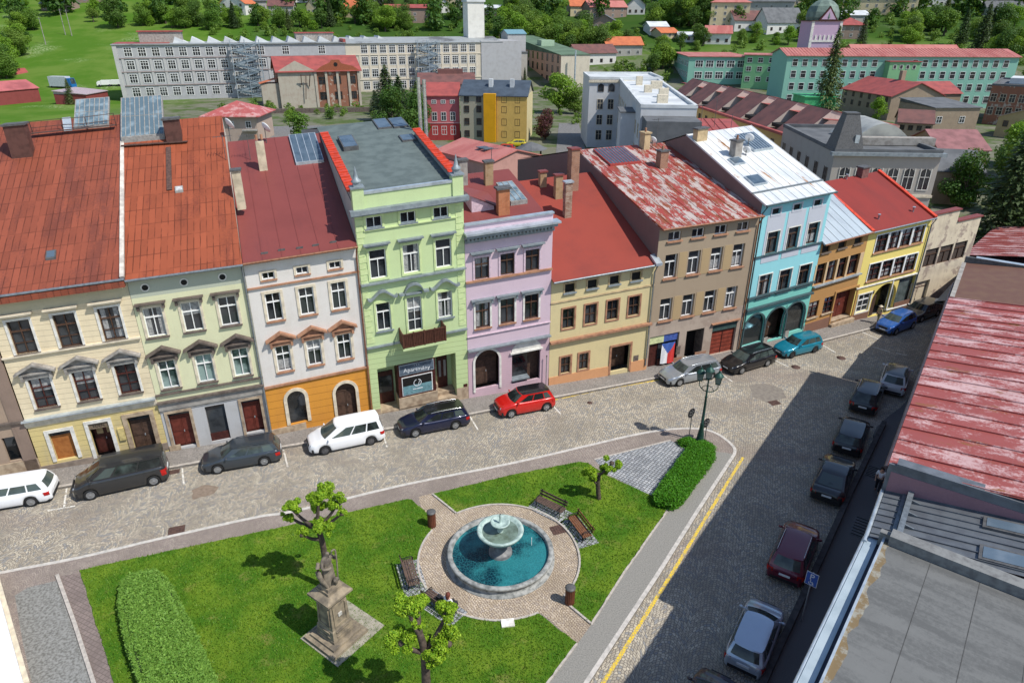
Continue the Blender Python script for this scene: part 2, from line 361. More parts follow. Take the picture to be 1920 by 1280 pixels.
sheet('side_walk', px2([(1342,846),(1378,851),(1308,960),(1234,1077),(1101,1280),(1006,1430),(930,1430),(1018,1290),(1082,1207),(1108,1171),(1172,1071),(1244,969),(1260,946),(1300,900)], ISZ), ISZ+.004, m_asph, label='grey speckled asphalt walk along the right edge of the square', cat='pavement')
sheet('sett_patch', px2([(1258,826),(1289,842),(1222,931),(1140,889),(1115,862)], ISZ), ISZ+.008, m_sq, label='kite shaped patch of grey square setts beside the hedge', cat='paving')
strip('edging', px2([(1115,862),(1258,826)], ISZ), .1, ISZ-.02, ISZ+.03, m_kerb, 'pale edging on the upper side of the grey sett patch', 'edging')
sheet('gravel_bed', px2([(28,1116),(52,1101),(106,1088),(176,1290),(200,1400),(70,1400),(62,1290),(42,1200)], ISZ), ISZ+.008, m_gravel, label='grey gravel bed beside the block path', cat='gravel')
sheet('block_path', px2([(110,1081),(144,1074),(150,1078),(213,1280),(250,1400),(215,1400),(176,1282)], ISZ), ISZ+.012, m_block, label='brown block path between gravel and large lawn', cat='path')
strip('edging', px2([(104,1080),(137,1172),(172,1282),(212,1400)], ISZ), .16, ISZ-.02, ISZ+.1, m_kerb, 'long pale kerb between gravel and block path', 'edging')

FB = [(79,881),(318,845),(511,815),(700,778),(879,746),(1028,722),(1211,692),(1385,655),(1506,624),(1591,602),(1702,580)]   # foot of each house front
FW = [G(x, y, .15) for x, y in FB]
FW.insert(0, FW[0]-Vector((math.cos(R_(17)), math.sin(R_(17)), 0))*9); FW.append(FW[-1]+Vector((math.cos(R_(24)), math.sin(R_(24)), 0))*12)
kf = px2([(-200,966),(0,938),(100,915),(327,875),(377,866),(530,838),(572,831),(717,806),(880,777),(1035,746),(1235,708),(1350,686),(1440,665),(1536,641),(1642,614),(1700,602),(1800,575)], .15)
bk = [(p.x-math.sin(R_(21))*.6, p.y+math.cos(R_(21))*.6) for p in FW]
sheet('pavement', kf+bk[::-1], .15, m_pav, .17, label='grey sett pavement along the row of house fronts', cat='pavement')
strip('kerb', kf, .2, -.02, .158, m_kerb, 'granite kerb along the row of house fronts', 'kerb')
def paint(name, col):
    m, t, b = nt(name); v = coord(t, rot=R_(20))
    vo = node(t, 'TexVoronoi', {'Vector': v, 'Scale': 7.0}, voronoi_dimensions='2D', feature='DISTANCE_TO_EDGE')
    f = mth(t, 'MULTIPLY', ramp(t, vo.outputs['Distance'], .02, .12), ramp(t, noise(t, v, 3, 5), .3, .5))
    t.links.new(mix(t, f, (.28, .24, .19), col), b.inputs['Base Color']); b.inputs['Roughness'].default_value = .8; return m
m_yel = paint('yellow_paint', (.72, .50, .03)); m_whi = paint('white_paint', (.72, .70, .64))
strip('road_marking', px2([(1391,856),(1330,954),(1260,1068),(1126,1280),(1040,1420)]), .17, -.001, .005, m_yel, 'yellow line beside the square along the right street', 'marking')
strip('road_marking', px2([(1036,751),(1130,731),(1236,713)]), .17, -.001, .005, m_yel, 'yellow line at the kerb between red crossover and silver estate', 'marking')
for a, b_, lb in (((123,915),(118,952),'between the white estate and the dark van'),((340,878),(343,908),'between the dark van and the blue grey estate'),((530,843),(538,875),'between the blue grey estate and the white people carrier'),
    ((716,809),(724,838),'behind the white people carrier'),((880,781),(895,806),'behind the navy estate'),((1037,762),(1050,776),'behind the red crossover'),
    ((1348,699),(1372,715),'behind the silver estate'),((1451,675),(1478,688),'between the black estate and the turquoise estate'),((1538,645),(1566,661),'behind the turquoise estate'),
    ((1614,622),(1649,637),'in front of the bright blue crossover'),((1636,650),(1668,660),'half in the shadow on the right street'),((1680,662),(1702,667),'in full shadow near the purple wall')):
    strip('road_marking', px2([a, b_]), .1, -.001, .005, m_whi, 'white bay line '+lb, 'marking')
strip('road_marking', px2([(88,958),(140,949)]), .1, -.001, .005, m_whi, 'white bay line along the white estate and dark van', 'marking')
for pts, lb in (([(1405,722),(1432,718),(1465,728),(1475,745),(1440,755),(1412,745)], 'dark worn patch on the cobbles below the black estate'),
                ([(360,918),(380,908),(412,912),(402,925),(362,936)], 'brown dirt patch on the cobbles in front of the blue grey estate')):
    sheet('road_patch', dense(px2(pts), .3, .05), .004, plain('worn_patch', (.22, .195, .165), .9, scale=4, col2=(.17, .15, .13)) if 'dark' in lb else plain('dirt', (.24, .185, .14), .95, col2=(.17, .13, .1)), label=lb, cat='patch')
m_iron = plain('rusty_iron', (.13, .075, .06), .8, .3, scale=8, col2=(.07, .045, .04))
def cover(px, r, lb, round_=True, z=.0):
    p = G(px[0], px[1], z); t = empty('manhole_cover' if round_ else 'drain_grate', p, R_(20), lb, 'manhole cover' if round_ else 'drain grate')
    mb = MB(); m2 = MB()
    if round_:
        mb.lathe([(r, 0), (r, .012), (r*.88, .012)], 20); m2.lathe([(r*.86, .004), (r*.86, .016), (.01, .016)], 20)
    else:
        mb.box(-r, r, -r*.75, r*.75, 0, .01)
        for i in range(6): m2.box(-r*.9+i*r*.32, -r*.9+i*r*.32+r*.14, -r*.65, r*.65, .01, .02)
    mb.build('rim' if round_ else 'frame', m_iron, t); m2.build('lid' if round_ else 'bars', m_iron, t)
cover((1492, 688), .36, 'rusty round manhole cover near the turquoise estate, the nearer of the two'); cover((1577, 671), .36, 'rusty round manhole cover at the edge of the shadow right of the turquoise estate')
cover((1106, 755), .2, 'small dark round cover on the cobbles right of the red crossover')
cover((331, 993), .42, 'square rusty drain grate beside the kerb of the square', False); cover((1452, 755), .4, 'square drain grate at the tip of the roof shadow', False)
cover((1048, 992), .45, 'dark square cover set in the round plaza near the slatted benches', False, ISZ+.006)
cover((327, 884), .3, 'small drain grate at the kerb behind the dark van', False)
# raised walk and low wall on the right side
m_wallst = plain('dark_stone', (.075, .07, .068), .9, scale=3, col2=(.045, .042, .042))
rw = px2([(1661,797),(1600,925),(1542,1056),(1460,1234),(1400,1370)], 0.1)
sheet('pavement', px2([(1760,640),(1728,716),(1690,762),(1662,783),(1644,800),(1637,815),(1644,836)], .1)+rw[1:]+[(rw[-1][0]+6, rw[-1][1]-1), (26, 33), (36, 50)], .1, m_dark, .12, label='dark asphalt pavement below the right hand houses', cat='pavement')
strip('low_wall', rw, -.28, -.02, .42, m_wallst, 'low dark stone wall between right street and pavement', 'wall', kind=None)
sheet('yard', [(-60, 52), (-10, 62), (22, 66), (60, 84), (62, 120), (-60, 105)], .004, plain('yard_asphalt', (.17, .165, .155), .95, scale=6, col2=(.11, .105, .1)), label='grey back yards behind the house row', cat='yard')
# grass blades as one stuff object
def inside(poly, X, Y):
    c = np.zeros(len(X), bool); n = len(poly)
    for i in range(n):
        x1, y1 = poly[i]; x2, y2 = poly[i-1]
        if y1 == y2: continue
        k = ((y1 > Y) != (y2 > Y)) & (X < (x2-x1)*(Y-y1)/(y2-y1)+x1); c ^= k
    return c
def npmesh(name, V, F, mats, sm=False):
    me = bpy.data.meshes.new(name); n, k = F.shape
    me.vertices.add(len(V)); me.vertices.foreach_set('co', V.astype(np.float32).ravel())
    me.loops.add(n*k); me.loops.foreach_set('vertex_index', F.astype(np.int32).ravel())
    me.polygons.add(n); me.polygons.foreach_set('loop_start', np.arange(0, n*k, k, dtype=np.int32))
    for m in mats: me.materials.append(m)
    me.update(calc_edges=True); me.validate(); return me
m_blade = leafmat('grass_blades', (.065, .18, .012), (.18, .29, .025), trans=.25)
pts = []
for L in (lawn1, lawn2):
    A = np.array(L); k = 85000 if L is lawn1 else 30000
    X = RNG.uniform(max(A[:, 0].min(), -22), A[:, 0].max(), k); Y = RNG.uniform(max(A[:, 1].min(), 15.5), A[:, 1].max(), k)
    c = inside(L, X, Y); pts.append(np.stack([X[c], Y[c]], 1))
pts = np.concatenate(pts); n = len(pts); th = RNG.uniform(0, 2*np.pi, n); hh = RNG.uniform(.04, .11, n); wd = .03
B = np.stack([pts[:, 0], pts[:, 1], np.full(n, LZ-.005)], 1); sx = np.stack([np.cos(th), np.sin(th), np.zeros(n)], 1)*wd
tip = B+np.stack([RNG.normal(0, .04, n), RNG.normal(0, .04, n), hh], 1)
V = np.stack([B-sx, B+sx, tip], 1).reshape(-1, 3); F = np.arange(3*n).reshape(n, 3)
link('grass', npmesh('grass', V, F, [m_blade]), label='short mown grass blades on both lawns', cat='grass', kind='stuff')
# ---------------------------------------------------------------- the row of houses
m_white = plain('white_frame', (.78, .78, .76), .5, var=.05); m_brownf = plain('brown_frame', (.085, .045, .028), .55, var=.2)
m_redf = plain('dark_red_frame', (.07, .02, .016), .5, var=.2); m_greyf = plain('grey_frame', (.30, .29, .27), .6)
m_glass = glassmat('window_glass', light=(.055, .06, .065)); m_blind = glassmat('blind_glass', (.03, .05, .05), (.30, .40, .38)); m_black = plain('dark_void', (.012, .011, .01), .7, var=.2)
m_cream = plain('cream_trim', (.66, .58, .44), .85, var=.12, scale=3, col2=(.5, .44, .34)); m_pale = plain('pale_trim', (.72, .70, .64), .85, var=.12, scale=3)
m_slate = plain('slate_flashing', (.26, .30, .32), .5, .2, scale=3, col2=(.19, .22, .24)); m_bstone = plain('brown_stone', (.15, .12, .10), .9, scale=3, col2=(.09, .07, .06))
m_sand = plain('sandstone', (.42, .33, .23), .9, scale=2.5, col2=(.26, .19, .13), bumpv=.15); m_terra = plain('terracotta_trim', (.38, .20, .12), .8, scale=3, col2=(.26, .13, .08))
m_greent = plain('green_trim', (.56, .66, .33), .85, var=.06, scale=3); m_pinkt = plain('pink_trim', (.62, .48, .54), .85, var=.1); m_tealt = plain('dark_teal_trim', (.06, .10, .11), .6)
m_zinc = plain('zinc', (.52, .58, .62), .35, .5, scale=2, col2=(.38, .43, .47)); m_gut = plain('gutter_grey', (.22, .25, .27), .4, .4); m_copper = plain('copper_brown', (.26, .12, .07), .5, .3)
m_skyl = glassmat('skylight_glass', (.10, .15, .18), (.30, .38, .42), .12); m_pv = glassmat('dark_skylight', (.05, .08, .11), (.10, .14, .18), .15)
m_dish = plain('dish_white', (.75, .76, .76), .4, var=.05); m_lead = plain('lead_cap', (.12, .12, .12), .6, .2)
m_br1 = brickmat('chimney_brick', (.34, .15, .075), (.27, .11, .06), (.30, .24, .19)); m_br2 = brickmat('yellow_brick', (.42, .26, .11), (.34, .19, .09), (.32, .27, .2)); m_br3 = brickmat('orange_brick', (.52, .17, .06), (.46, .14, .05), (.35, .2, .12))
m_concr = plain('grey_render', (.33, .31, .28), .9, scale=2, col2=(.22, .2, .18)); m_redp = plain('red_tile', (.60, .06, .025), .55, var=.15, scale=3)
m_tan = plain('tan_render', (.50, .38, .22), .9, scale=2); m_door = plain('old_door', (.085, .05, .035), .6, scale=5, col2=(.05, .03, .022)); m_reddoor = plain('red_door', (.14, .032, .022), .5, scale=4)
WC = {}
def cross(mb, w, h, y0, y1, lay, th=.05):
    b = .065
    for a in ((-w/2, -w/2+b, -h/2, h/2), (w/2-b, w/2, -h/2, h/2), (-w/2+b, w/2-b, -h/2, -h/2+b), (-w/2+b, w/2-b, h/2-b, h/2)): mb.box(a[0], a[1], y0, y1, a[2], a[3])
    z = h*.17
    if lay in ('T', 'X', 'D'):
        mb.box(-w/2+b, w/2-b, y0-.01, y1-.004, z-th/2-.015, z+th/2+.015)
        mb.box(-th/2, th/2, y0-.005, y1-.002, -h/2+b, z-th/2-.015)
        if lay != 'T': mb.box(-th/2, th/2, y0-.005, y1-.002, z+th/2+.015, h/2-b)
        if lay == 'D': mb.box(-w/2+b, w/2-b, y0-.003, y1-.006, -h*.18-.02, -h*.18+.02)
    elif lay == '2': mb.box(-th/2, th/2, y0, y1, -h/2+b, h/2-b)
    elif lay == 'Q':
        mb.box(-w/2+b, w/2-b, y0-.01, y1-.004, -.03, .03); mb.box(-th/2, th/2, y0-.005, y1-.002, -h/2+b, -.03); mb.box(-th/2, th/2, y0-.005, y1-.002, .03, h/2-b)
def hoodmesh(kind, w, h):
    mb = MB(); g = w/2+.3; z = h/2+.36
    if kind == 'bar':
        mb.box(-g, g, -.34, .0, z, z+.09); mb.box(-g+.12, g-.12, -.18, 0, z-.13, z)
    elif kind == 'bar2':
        mb.box(-g, g, -.3, 0, z-.1, z); mb.box(-g+.08, -g+.22, -.2, 0, z-.42, z-.1); mb.box(g-.22, g-.08, -.2, 0, z-.42, z-.1)
    elif kind == 'ped':
        g = w/2+.48; z = h/2+.42; ap = .5
        for s in (-1, 1):
            mb.add([(s*g, y, z) for y in (-.36, 0)]+[(0, y, z+ap) for y in (-.36, 0)]+[(s*g, y, z+.13) for y in (-.36, 0)]+[(0, y, z+ap+.13) for y in (-.36, 0)],
                   [(0,2,6,4), (1,5,7,3), (4,6,7,5), (0,1,3,2), (0,4,5,1)])
        mb.box(-g+.2, g-.2, -.24, 0, z-.08, z+.02); mb.box(-g+.3, g-.3, -.12, 0, z-.34, z-.08)
        mb.add([(-g+.1, -.06, z), (g-.1, -.06, z), (0, -.06, z+ap)], [(0, 1, 2)])
        for s in (-1, 1): mb.box(s*(g-.3)-.07, s*(g-.3)+.07, -.22, 0, z-.42, z-.08)
    elif kind in ('ogee', 'arch'):
        g = w/2+.5; z = h/2+.3; n = 24; P = []
        for i in range(n+1):
            x = -g+2*g*i/n; a = abs(x)/g
            if kind == 'arch': zz = z+(math.sqrt(max(0, .62**2-x*x)) if abs(x) < .62 else 0) + (.0 if abs(x) < .62 else .02)
            else: zz = z+.52*max(0, math.cos(min(a*1.15, 1)*math.pi/2))**1.6+.1*(a > .86)*(a-.86)/.14
            P.append((x, zz))
        for i in range(n):
            (xa, za), (xb, zb) = P[i], P[i+1]
            mb.add([(xa,-.34,za),(xb,-.34,zb),(xb,0,zb),(xa,0,za),(xa,-.34,za+.13),(xb,-.34,zb+.13),(xb,0,zb+.13),(xa,0,za+.13)], [(0,1,5,4), (4,5,6,7), (3,2,1,0), (0,4,7,3), (1,2,6,5)])
        if kind == 'arch': mb.box(-.55, .55, -.2, 0, z-.06, z+.06)
    return mb
class House:
    all = []
    def __init__(s, name, label, i, shear, A=None, B=None, z=.15, skew=21.0):
        s.A = (A or G(*FB[i], z)).copy(); s.B = B or (G(*FB[i+1], z) if i+1 < len(FB) else None); d = s.B-s.A; d.z = 0; s.L = d.length; s.d = d/s.L; s.n = Vector((-s.d.y, s.d.x, 0))
        s.ang = math.atan2(s.d.y, s.d.x); s.s = shear; s.A.z = 0
        v = Vector((-math.sin(R_(skew)), math.cos(R_(skew)), 0)); s.kx, s.ky = v.dot(s.d), v.dot(s.n)
        s.root = empty(name, s.A, s.ang, label, 'house'); s.xf = lambda p: (p[0], p[1], p[2]+s.s*p[0])
        s.holes = []; s.wn = 0; House.all.append(s)
    def b(s, mb, name, mt, parent=None, **kw): return mb.build(name, mt, parent or s.root, xf=s.xf, **kw)
    def loc(s, x, y, plane=0.0):
        """photo pixel -> (u, z) on the house front"""
        r = ray(x, y); o = Vector((0, 0, CAMH)); a = s.A+s.n*plane; t = (a-o).dot(s.n)/r.dot(s.n); p = o+r*t
        u = (p-s.A).dot(s.d); return u, p.z-s.s*u
    def rect(s, q, plane=0.0):
        (a, z1), (c, z0) = s.loc(q[0], q[1], plane), s.loc(q[2], q[3], plane); return (a, c, z0, z1)
    def pt(s, u, d, z): return (u+d*s.kx, d*s.ky, z)
    def row(s, n, q1, q2, **st):
        a, b_ = s.rect(q1), s.rect(q2); w = (a[1]-a[0]+b_[1]-b_[0])/2; z0 = (a[2]+b_[2])/2; z1 = (a[3]+b_[3])/2
        for i in range(n):
            t = i/(n-1) if n > 1 else 0; u = (a[0]+a[1])/2*(1-t)+(b_[0]+b_[1])/2*t
            hd = st.get('hood'); st2 = dict(st)
            if isinstance(hd, (list, tuple)): st2['hood'] = hd[i]
            ly = st.get('lay');
            if isinstance(ly, (list, tuple)): st2['lay'] = ly[i]
            s.window(u, w, z0, z1, **st2)
        return z0, z1
    def window(s, u, w, z0, z1, lay='T', frame=None, pane=None, sill=None, sur=None, surw=.13, hood=None, hoodm=None, depth=.16, name='window', arch=False, shelf=.14):
        s.holes.append((u-w/2, u+w/2, z0, z1, arch)); h = z1-z0; zc = (z0+z1)/2
        key = (round(w, 3), round(h, 3), lay, str(frame), str(pane), str(sill), str(sur), hood, str(hoodm), arch, surw, s.s)
        if key not in WC:
            xf = lambda p: (p[0], p[1], p[2]+s.s*p[0]); e = {}; y = depth
            mb = MB()
            if arch:
                r = w/2; P = [(-w/2, y, -h/2), (w/2, y, -h/2)]+[(r*math.cos(a*math.pi/12), y, h/2-r+r*math.sin(a*math.pi/12)) for a in range(13)]; mb.add(P, [tuple(range(len(P)))])
            else: mb.quad((-w/2, y, -h/2), (w/2, y, -h/2), (w/2, y, h/2), (-w/2, y, h/2))
            e['pane'] = mb.mesh('pane', pane or m_glass, xf)
            if lay != '0':
                mb = MB(); cross(mb, w, h if not arch else h, y-.07, y-.01, lay) if not arch else None
                if arch:
                    mb.box(-.03, .03, y-.07, y-.01, -h/2, h/2-.05); mb.box(-w/2, w/2, y-.075, y-.012, h/2-w/2-.04, h/2-w/2+.04)
                    for sg in (-1, 1): mb.box(sg*(w/2-.035)-.035, sg*(w/2-.035)+.035, y-.07, y-.01, -h/2, h/2-w/2-.04)
                e['frame'] = mb.mesh('frame', frame or m_white, xf)
            if sill:
                mb = MB(); mb.box(-w/2-.12, w/2+.12, -shelf, y-.07, -h/2-.1, -h/2); e['sill'] = mb.mesh('sill', sill, xf)
            if sur:
                mb = MB(); g = surw
                if arch:
                    r0, r1 = w/2, w/2+g; zc_ = h/2-w/2
                    for a in range(12):
                        a0, a1 = a*math.pi/12, (a+1)*math.pi/12
                        q = [(r*math.cos(t), zc_+r*math.sin(t)) for r, t in ((r0,a0),(r1,a0),(r1,a1),(r0,a1))]
                        mb.add([(x, -.06, z) for x, z in q]+[(x, 0, z) for x, z in q], [(0,1,2,3)[::-1], (1,5,6,2), (0,3,7,4)])
                    for sg in (-1, 1): mb.box(min(sg*r0, sg*r1), max(sg*r0, sg*r1), -.06, 0, -h/2, zc_)
                else:
                    mb.box(-w/2-g, -w/2, -.05, 0, -h/2, h/2); mb.box(w/2, w/2+g, -.05, 0, -h/2, h/2); mb.box(-w/2-g, w/2+g, -.053, 0, h/2, h/2+g)
                    if not sill: mb.box(-w/2-g, w/2+g, -.053, 0, -h/2-g, -h/2)
                e['surround'] = mb.mesh('surround', sur, xf)
            if hood: e['hood'] = hoodmesh(hood, w, h).mesh('hood', hoodm or m_bstone, xf)
            WC[key] = e
        e = WC[key]
        o = link(name, e['pane'], s.root, (u, 0, zc+s.s*u))
        if pane is None and not arch and lay in 'TXD' and h > 1.2 and random.random() < .42:
            ck = ('curtain', round(w, 2), round(h, 2), s.s, random.randrange(3))
            if ck not in WC:
                mb = MB(); y = depth-.006; v_ = ck[4]; g = w*.42
                if v_ == 0: mb.box(-g, g, y-.004, y, -h*.42, -h*.05)
                elif v_ == 1: mb.box(-g, -g*.45, y-.004, y, -h*.45, h*.45); mb.box(g*.45, g, y-.004, y, -h*.45, h*.45)
                else: mb.box(-g, g, y-.004, y, h*.05, h*.45)
                WC[ck] = mb.mesh('curtain', plain('curtain_cloth', (.34, .34, .33), .7, scale=9, col2=(.2, .2, .2)), lambda p: (p[0], p[1], p[2]+s.s*p[0]))
            link('curtain', WC[ck], o)
        for k in ('frame', 'sill', 'surround', 'hood'):
            if k in e: link(k, e[k], o)
        return o
    def front(s, z1, mats, bands, u0=.01, u1=None, reveal=.2, z0=-.6):
        """wall with openings; bands = [(top z, material index)]"""
        u1 = u1 or s.L-.01; mb = MB(); H = s.holes
        us = sorted({u0, u1}|{x for h in H for x in h[:2] if u0 < x < u1}); zs = sorted({z0, z1}|{x for h in H for x in h[2:4] if z0 < x < z1}|{b_[0] for b_ in bands if z0 < b_[0] < z1})
        def mi(z):
            for t, i in bands:
                if z < t: return i
            return bands[-1][1]
        for i in range(len(us)-1):
            for j in range(len(zs)-1):
                uc, zc = (us[i]+us[i+1])/2, (zs[j]+zs[j+1])/2
                if any(h[0] < uc < h[1] and h[2] < zc < h[3] for h in H): continue
                mb.quad((us[i], 0, zs[j]), (us[i+1], 0, zs[j]), (us[i+1], 0, zs[j+1]), (us[i], 0, zs[j+1]), mi(zc))
        for a, c, p, q, ar in H:
            m_ = mi((p+q)/2); r = reveal
            if ar:
                R = (c-a)/2; zc = q-R; uc = (a+c)/2; N = 14
                ar_ = [(uc+R*math.cos(math.pi-k*math.pi/N), zc+R*math.sin(math.pi-k*math.pi/N)) for k in range(N+1)]
                for k in range(N):
                    (xa, za), (xb, zb) = ar_[k], ar_[k+1]
                    mb.quad((xa, 0, za), (xb, 0, zb), (xb, 0, q), (xa, 0, q), m_); mb.quad((xa, 0, za), (xa, r, za), (xb, r, zb), (xb, 0, zb), m_)
                mb.quad((a, 0, p), (a, r, p), (a, r, zc), (a, 0, zc), m_); mb.quad((c, 0, p), (c, 0, zc), (c, r, zc), (c, r, p), m_)
            else:
                mb.quad((a, 0, p), (a, r, p), (a, r, q), (a, 0, q), m_); mb.quad((c, 0, p), (c, 0, q), (c, r, q), (c, r, p), m_); mb.quad((a, 0, q), (a, r, q), (c, r, q), (c, 0, q), m_)
            mb.quad((a, 0, p), (c, 0, p), (c, r, p), (a, r, p), m_)
        return s.b(mb, 'front_wall', mats)
    def roof(s, ze, pitch, d, mt, sidemt, over=.35, seams=None, back=True, u0=.01, u1=None, soffit=None, zr=None, name='roof', th=.1, fw=0.0):
        u1 = u1 or s.L-.01; tp = math.tan(R_(pitch)); s.ze, s.tp, s.ov = ze, tp, over; zr = ze+tp*(d+over); s.zr, s.dr = zr, d
        mb = MB()
        q = [s.pt(u0, -over, ze), s.pt(u1, -over, ze), s.pt(u1, d, zr), s.pt(u0, d, zr)]; lo = [(a[0], a[1], a[2]-th) for a in q]
        mb.add(q+lo, [(0,1,2,3), (0,4,5,1), (1,5,6,2), (3,7,4,0), (7,6,5,4)])
        if back:
            e = [s.pt(u0, 2*d, ze), s.pt(u1, 2*d, ze)]; mb.quad(q[3], q[2], e[1], e[0])
        if seams:
            n = max(1, int((u1-u0)/seams))
            for i in range(n+1):
                u = u0+.03+(u1-u0-.06)*i/n; a, c = Vector(s.pt(u, -over, ze+.005)), Vector(s.pt(u, d, zr+.005)); mb.bar(a, c, .035, .05)
        ro = s.b(mb, name, mt)
        mb = MB(); zb = -.6
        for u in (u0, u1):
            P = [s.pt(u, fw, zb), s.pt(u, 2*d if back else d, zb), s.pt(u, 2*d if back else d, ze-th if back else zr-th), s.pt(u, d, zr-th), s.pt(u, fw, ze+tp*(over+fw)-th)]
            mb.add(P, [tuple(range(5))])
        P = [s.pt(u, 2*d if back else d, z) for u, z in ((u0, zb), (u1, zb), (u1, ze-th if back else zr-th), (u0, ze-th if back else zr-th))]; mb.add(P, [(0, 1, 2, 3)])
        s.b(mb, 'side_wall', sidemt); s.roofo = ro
        return ro
    def onroof(s, x, y):
        """photo pixel -> (u, depth, z) on the front roof slope"""
        r = ray(x, y); o = Vector((0, 0, CAMH))
        # plane: z - s*u = ze + tp*(dd+over), with dd = (local y)/ky, u = local x
        def F(p):
            q = p-s.A; lx, ly = q.dot(s.d), q.dot(s.n); dd = ly/s.ky; return (p.z-s.s*lx)-(s.ze+s.tp*(dd+s.ov))
        f0, f1 = F(o), F(o+r); t = f0/(f0-f1); p = o+r*t; q = p-s.A; dd = q.dot(s.n)/s.ky
        return q.dot(s.d)-dd*s.kx, dd, p.z-s.s*q.dot(s.d)
    def rz(s, d): return s.ze+s.tp*(d+s.ov)
    def chimney(s, px, w, dp, h, mt, cap=None, pots=0, parent=None, capw=.08):
        u, d, z = s.onroof(*px); mb = MB(); x, y, _ = s.pt(u, d, 0); mb.box(x-w/2, x+w/2, y-dp/2, y+dp/2, z-.8, z+h)
        c = s.b(mb, 'chimney', mt, parent or s.roofo)
        if cap: mb = MB(); mb.box(x-w/2-capw, x+w/2+capw, y-dp/2-capw, y+dp/2+capw, z+h, z+h+.12); s.b(mb, 'chimney_cap', cap, c) if False else s.b(mb, 'chimney_cap', cap, parent or s.roofo)
        for i in range(pots): mb = MB(); mb.lathe([(.1, 0), (.09, .35)], 10, c=(x+(i-(pots-1)/2)*.35, y, z+h+.1)); s.b(mb, 'chimney_pot', m_terra, parent or s.roofo)
    def skylight(s, q, mt=None, frame=None, rise=.12, bars=0, name='skylight', hb=0):
        """q: photo pixels of near-left, near-right and far-left corner on the roof"""
        a, b_, c = [s.onroof(*p) for p in q]; u0, u1, d0, d1 = a[0], b_[0], (a[1]+b_[1])/2, c[1]
        mb = MB(); P = []
        for zz in (rise, -.05): P += [s.pt(u0, d0, s.rz(d0)+zz), s.pt(u1, d0, s.rz(d0)+zz), s.pt(u1, d1, s.rz(d1)+zz), s.pt(u0, d1, s.rz(d1)+zz)]
        mb.add(P, [(0,1,2,3), (0,4,5,1), (1,5,6,2), (2,6,7,3), (3,7,4,0)]); f = s.b(mb, name, frame or m_greyf, s.roofo)
        g = min(.07, (u1-u0)*.12); mb = MB(); e = rise+.012; mb.quad(s.pt(u0+g, d0+g, s.rz(d0+g)+e), s.pt(u1-g, d0+g, s.rz(d0+g)+e), s.pt(u1-g, d1-g, s.rz(d1-g)+e), s.pt(u0+g, d1-g, s.rz(d1-g)+e))
        for i in range(1, bars): u = u0+(u1-u0)*i/bars; mb.bar(s.pt(u, d0+g, s.rz(d0+g)+e), s.pt(u, d1-g, s.rz(d1-g)+e), .05, .05, 1)
        for i in range(1, hb): d = d0+(d1-d0)*i/hb; mb.bar(s.pt(u0+g, d, s.rz(d)+e), s.pt(u1-g, d, s.rz(d)+e), .04, .04, 1)
        s.b(mb, name+'_pane', [mt or m_skyl, frame or m_greyf], s.roofo)
    def ledge(s, z, h, out, mt, u0=0, u1=None, name='cornice'):
        mb = MB(); u1 = s.L if u1 is None else u1; mb.box(u0, u1, -out, 0, z, z+h)
        if h > .2: mb.box(u0+.02, u1-.02, -out*.55, 0, z-.12, z)
        return s.b(mb, name, mt)
    def gutter(s, mt=None, u0=0, u1=None, pipe=None):
        mb = MB(); u1 = u1 or s.L; a = s.pt(u0, -s.ov-.06, s.ze-.03); b_ = s.pt(u1, -s.ov-.06, s.ze-.03); mb.tube([a, b_], .08, 8); s.b(mb, 'gutter', mt or m_gut)
        if pipe is not None:
            mb = MB(); mb.tube([(pipe, -s.ov-.06, s.ze-.1), (pipe, -.12, s.ze-.7), (pipe, -.1, .1)], .055, 8); s.b(mb, 'drainpipe', mt or m_gut)
    def panel(s, q, y, mt, name, rect=None, th=.05, parent=None):
        a, c, p, z = rect or s.rect(q); mb = MB(); mb.box(a, c, y, y+th, p, z); return s.b(mb, name, mt, parent)
    def door(s, q, mt=None, arch=False, name='door', depth=.3, sur=None, fan=.22, rect=None, surw=.16, glazed=True):
        a, c, p, z = rect or s.rect(q); s.holes.append((a, c, p, z, arch)); w, h = c-a, z-p; mb = MB(); y = depth
        if arch:
            r = w/2; uc = (a+c)/2; P = [(a, y, p), (c, y, p)]+[(uc+r*math.cos(t*math.pi/12), y, z-r+r*math.sin(t*math.pi/12)) for t in range(13)]; mb.add(P, [tuple(range(len(P)))])
        else: mb.box(a, c, y, y+.06, p, z)
        o = s.b(mb, name, mt or m_door); mb = MB(); zt = z-(w/2 if arch else h*fan)
        for sg in (0, 1):
            x0 = a+.07+sg*(w/2-.02); x1 = a+w/2-.05+sg*(w/2-.02)
            mb.box(x0, x1, y-.03, y-.005, p+.12, p+(zt-p)*.42); mb.box(x0, x1, y-.03, y-.005, p+(zt-p)*.5, zt-.1)
        mb.box(a, c, y-.05, y-.01, zt-.04, zt+.05); mb.box((a+c)/2-.03, (a+c)/2+.03, y-.045, y-.01, p, zt-.04); s.b(mb, 'leaf_panel', mt or m_door, o)
        if glazed and not arch: mb = MB(); mb.box(a+.08, c-.08, y-.02, y-.004, zt+.1, z-.08); s.b(mb, 'fanlight', m_glass, o)
        mb = MB(); mb.box((a+c)/2+.06, (a+c)/2+.1, y-.09, y-.03, p+(zt-p)*.46, p+(zt-p)*.52); s.b(mb, 'handle', m_zinc, o)
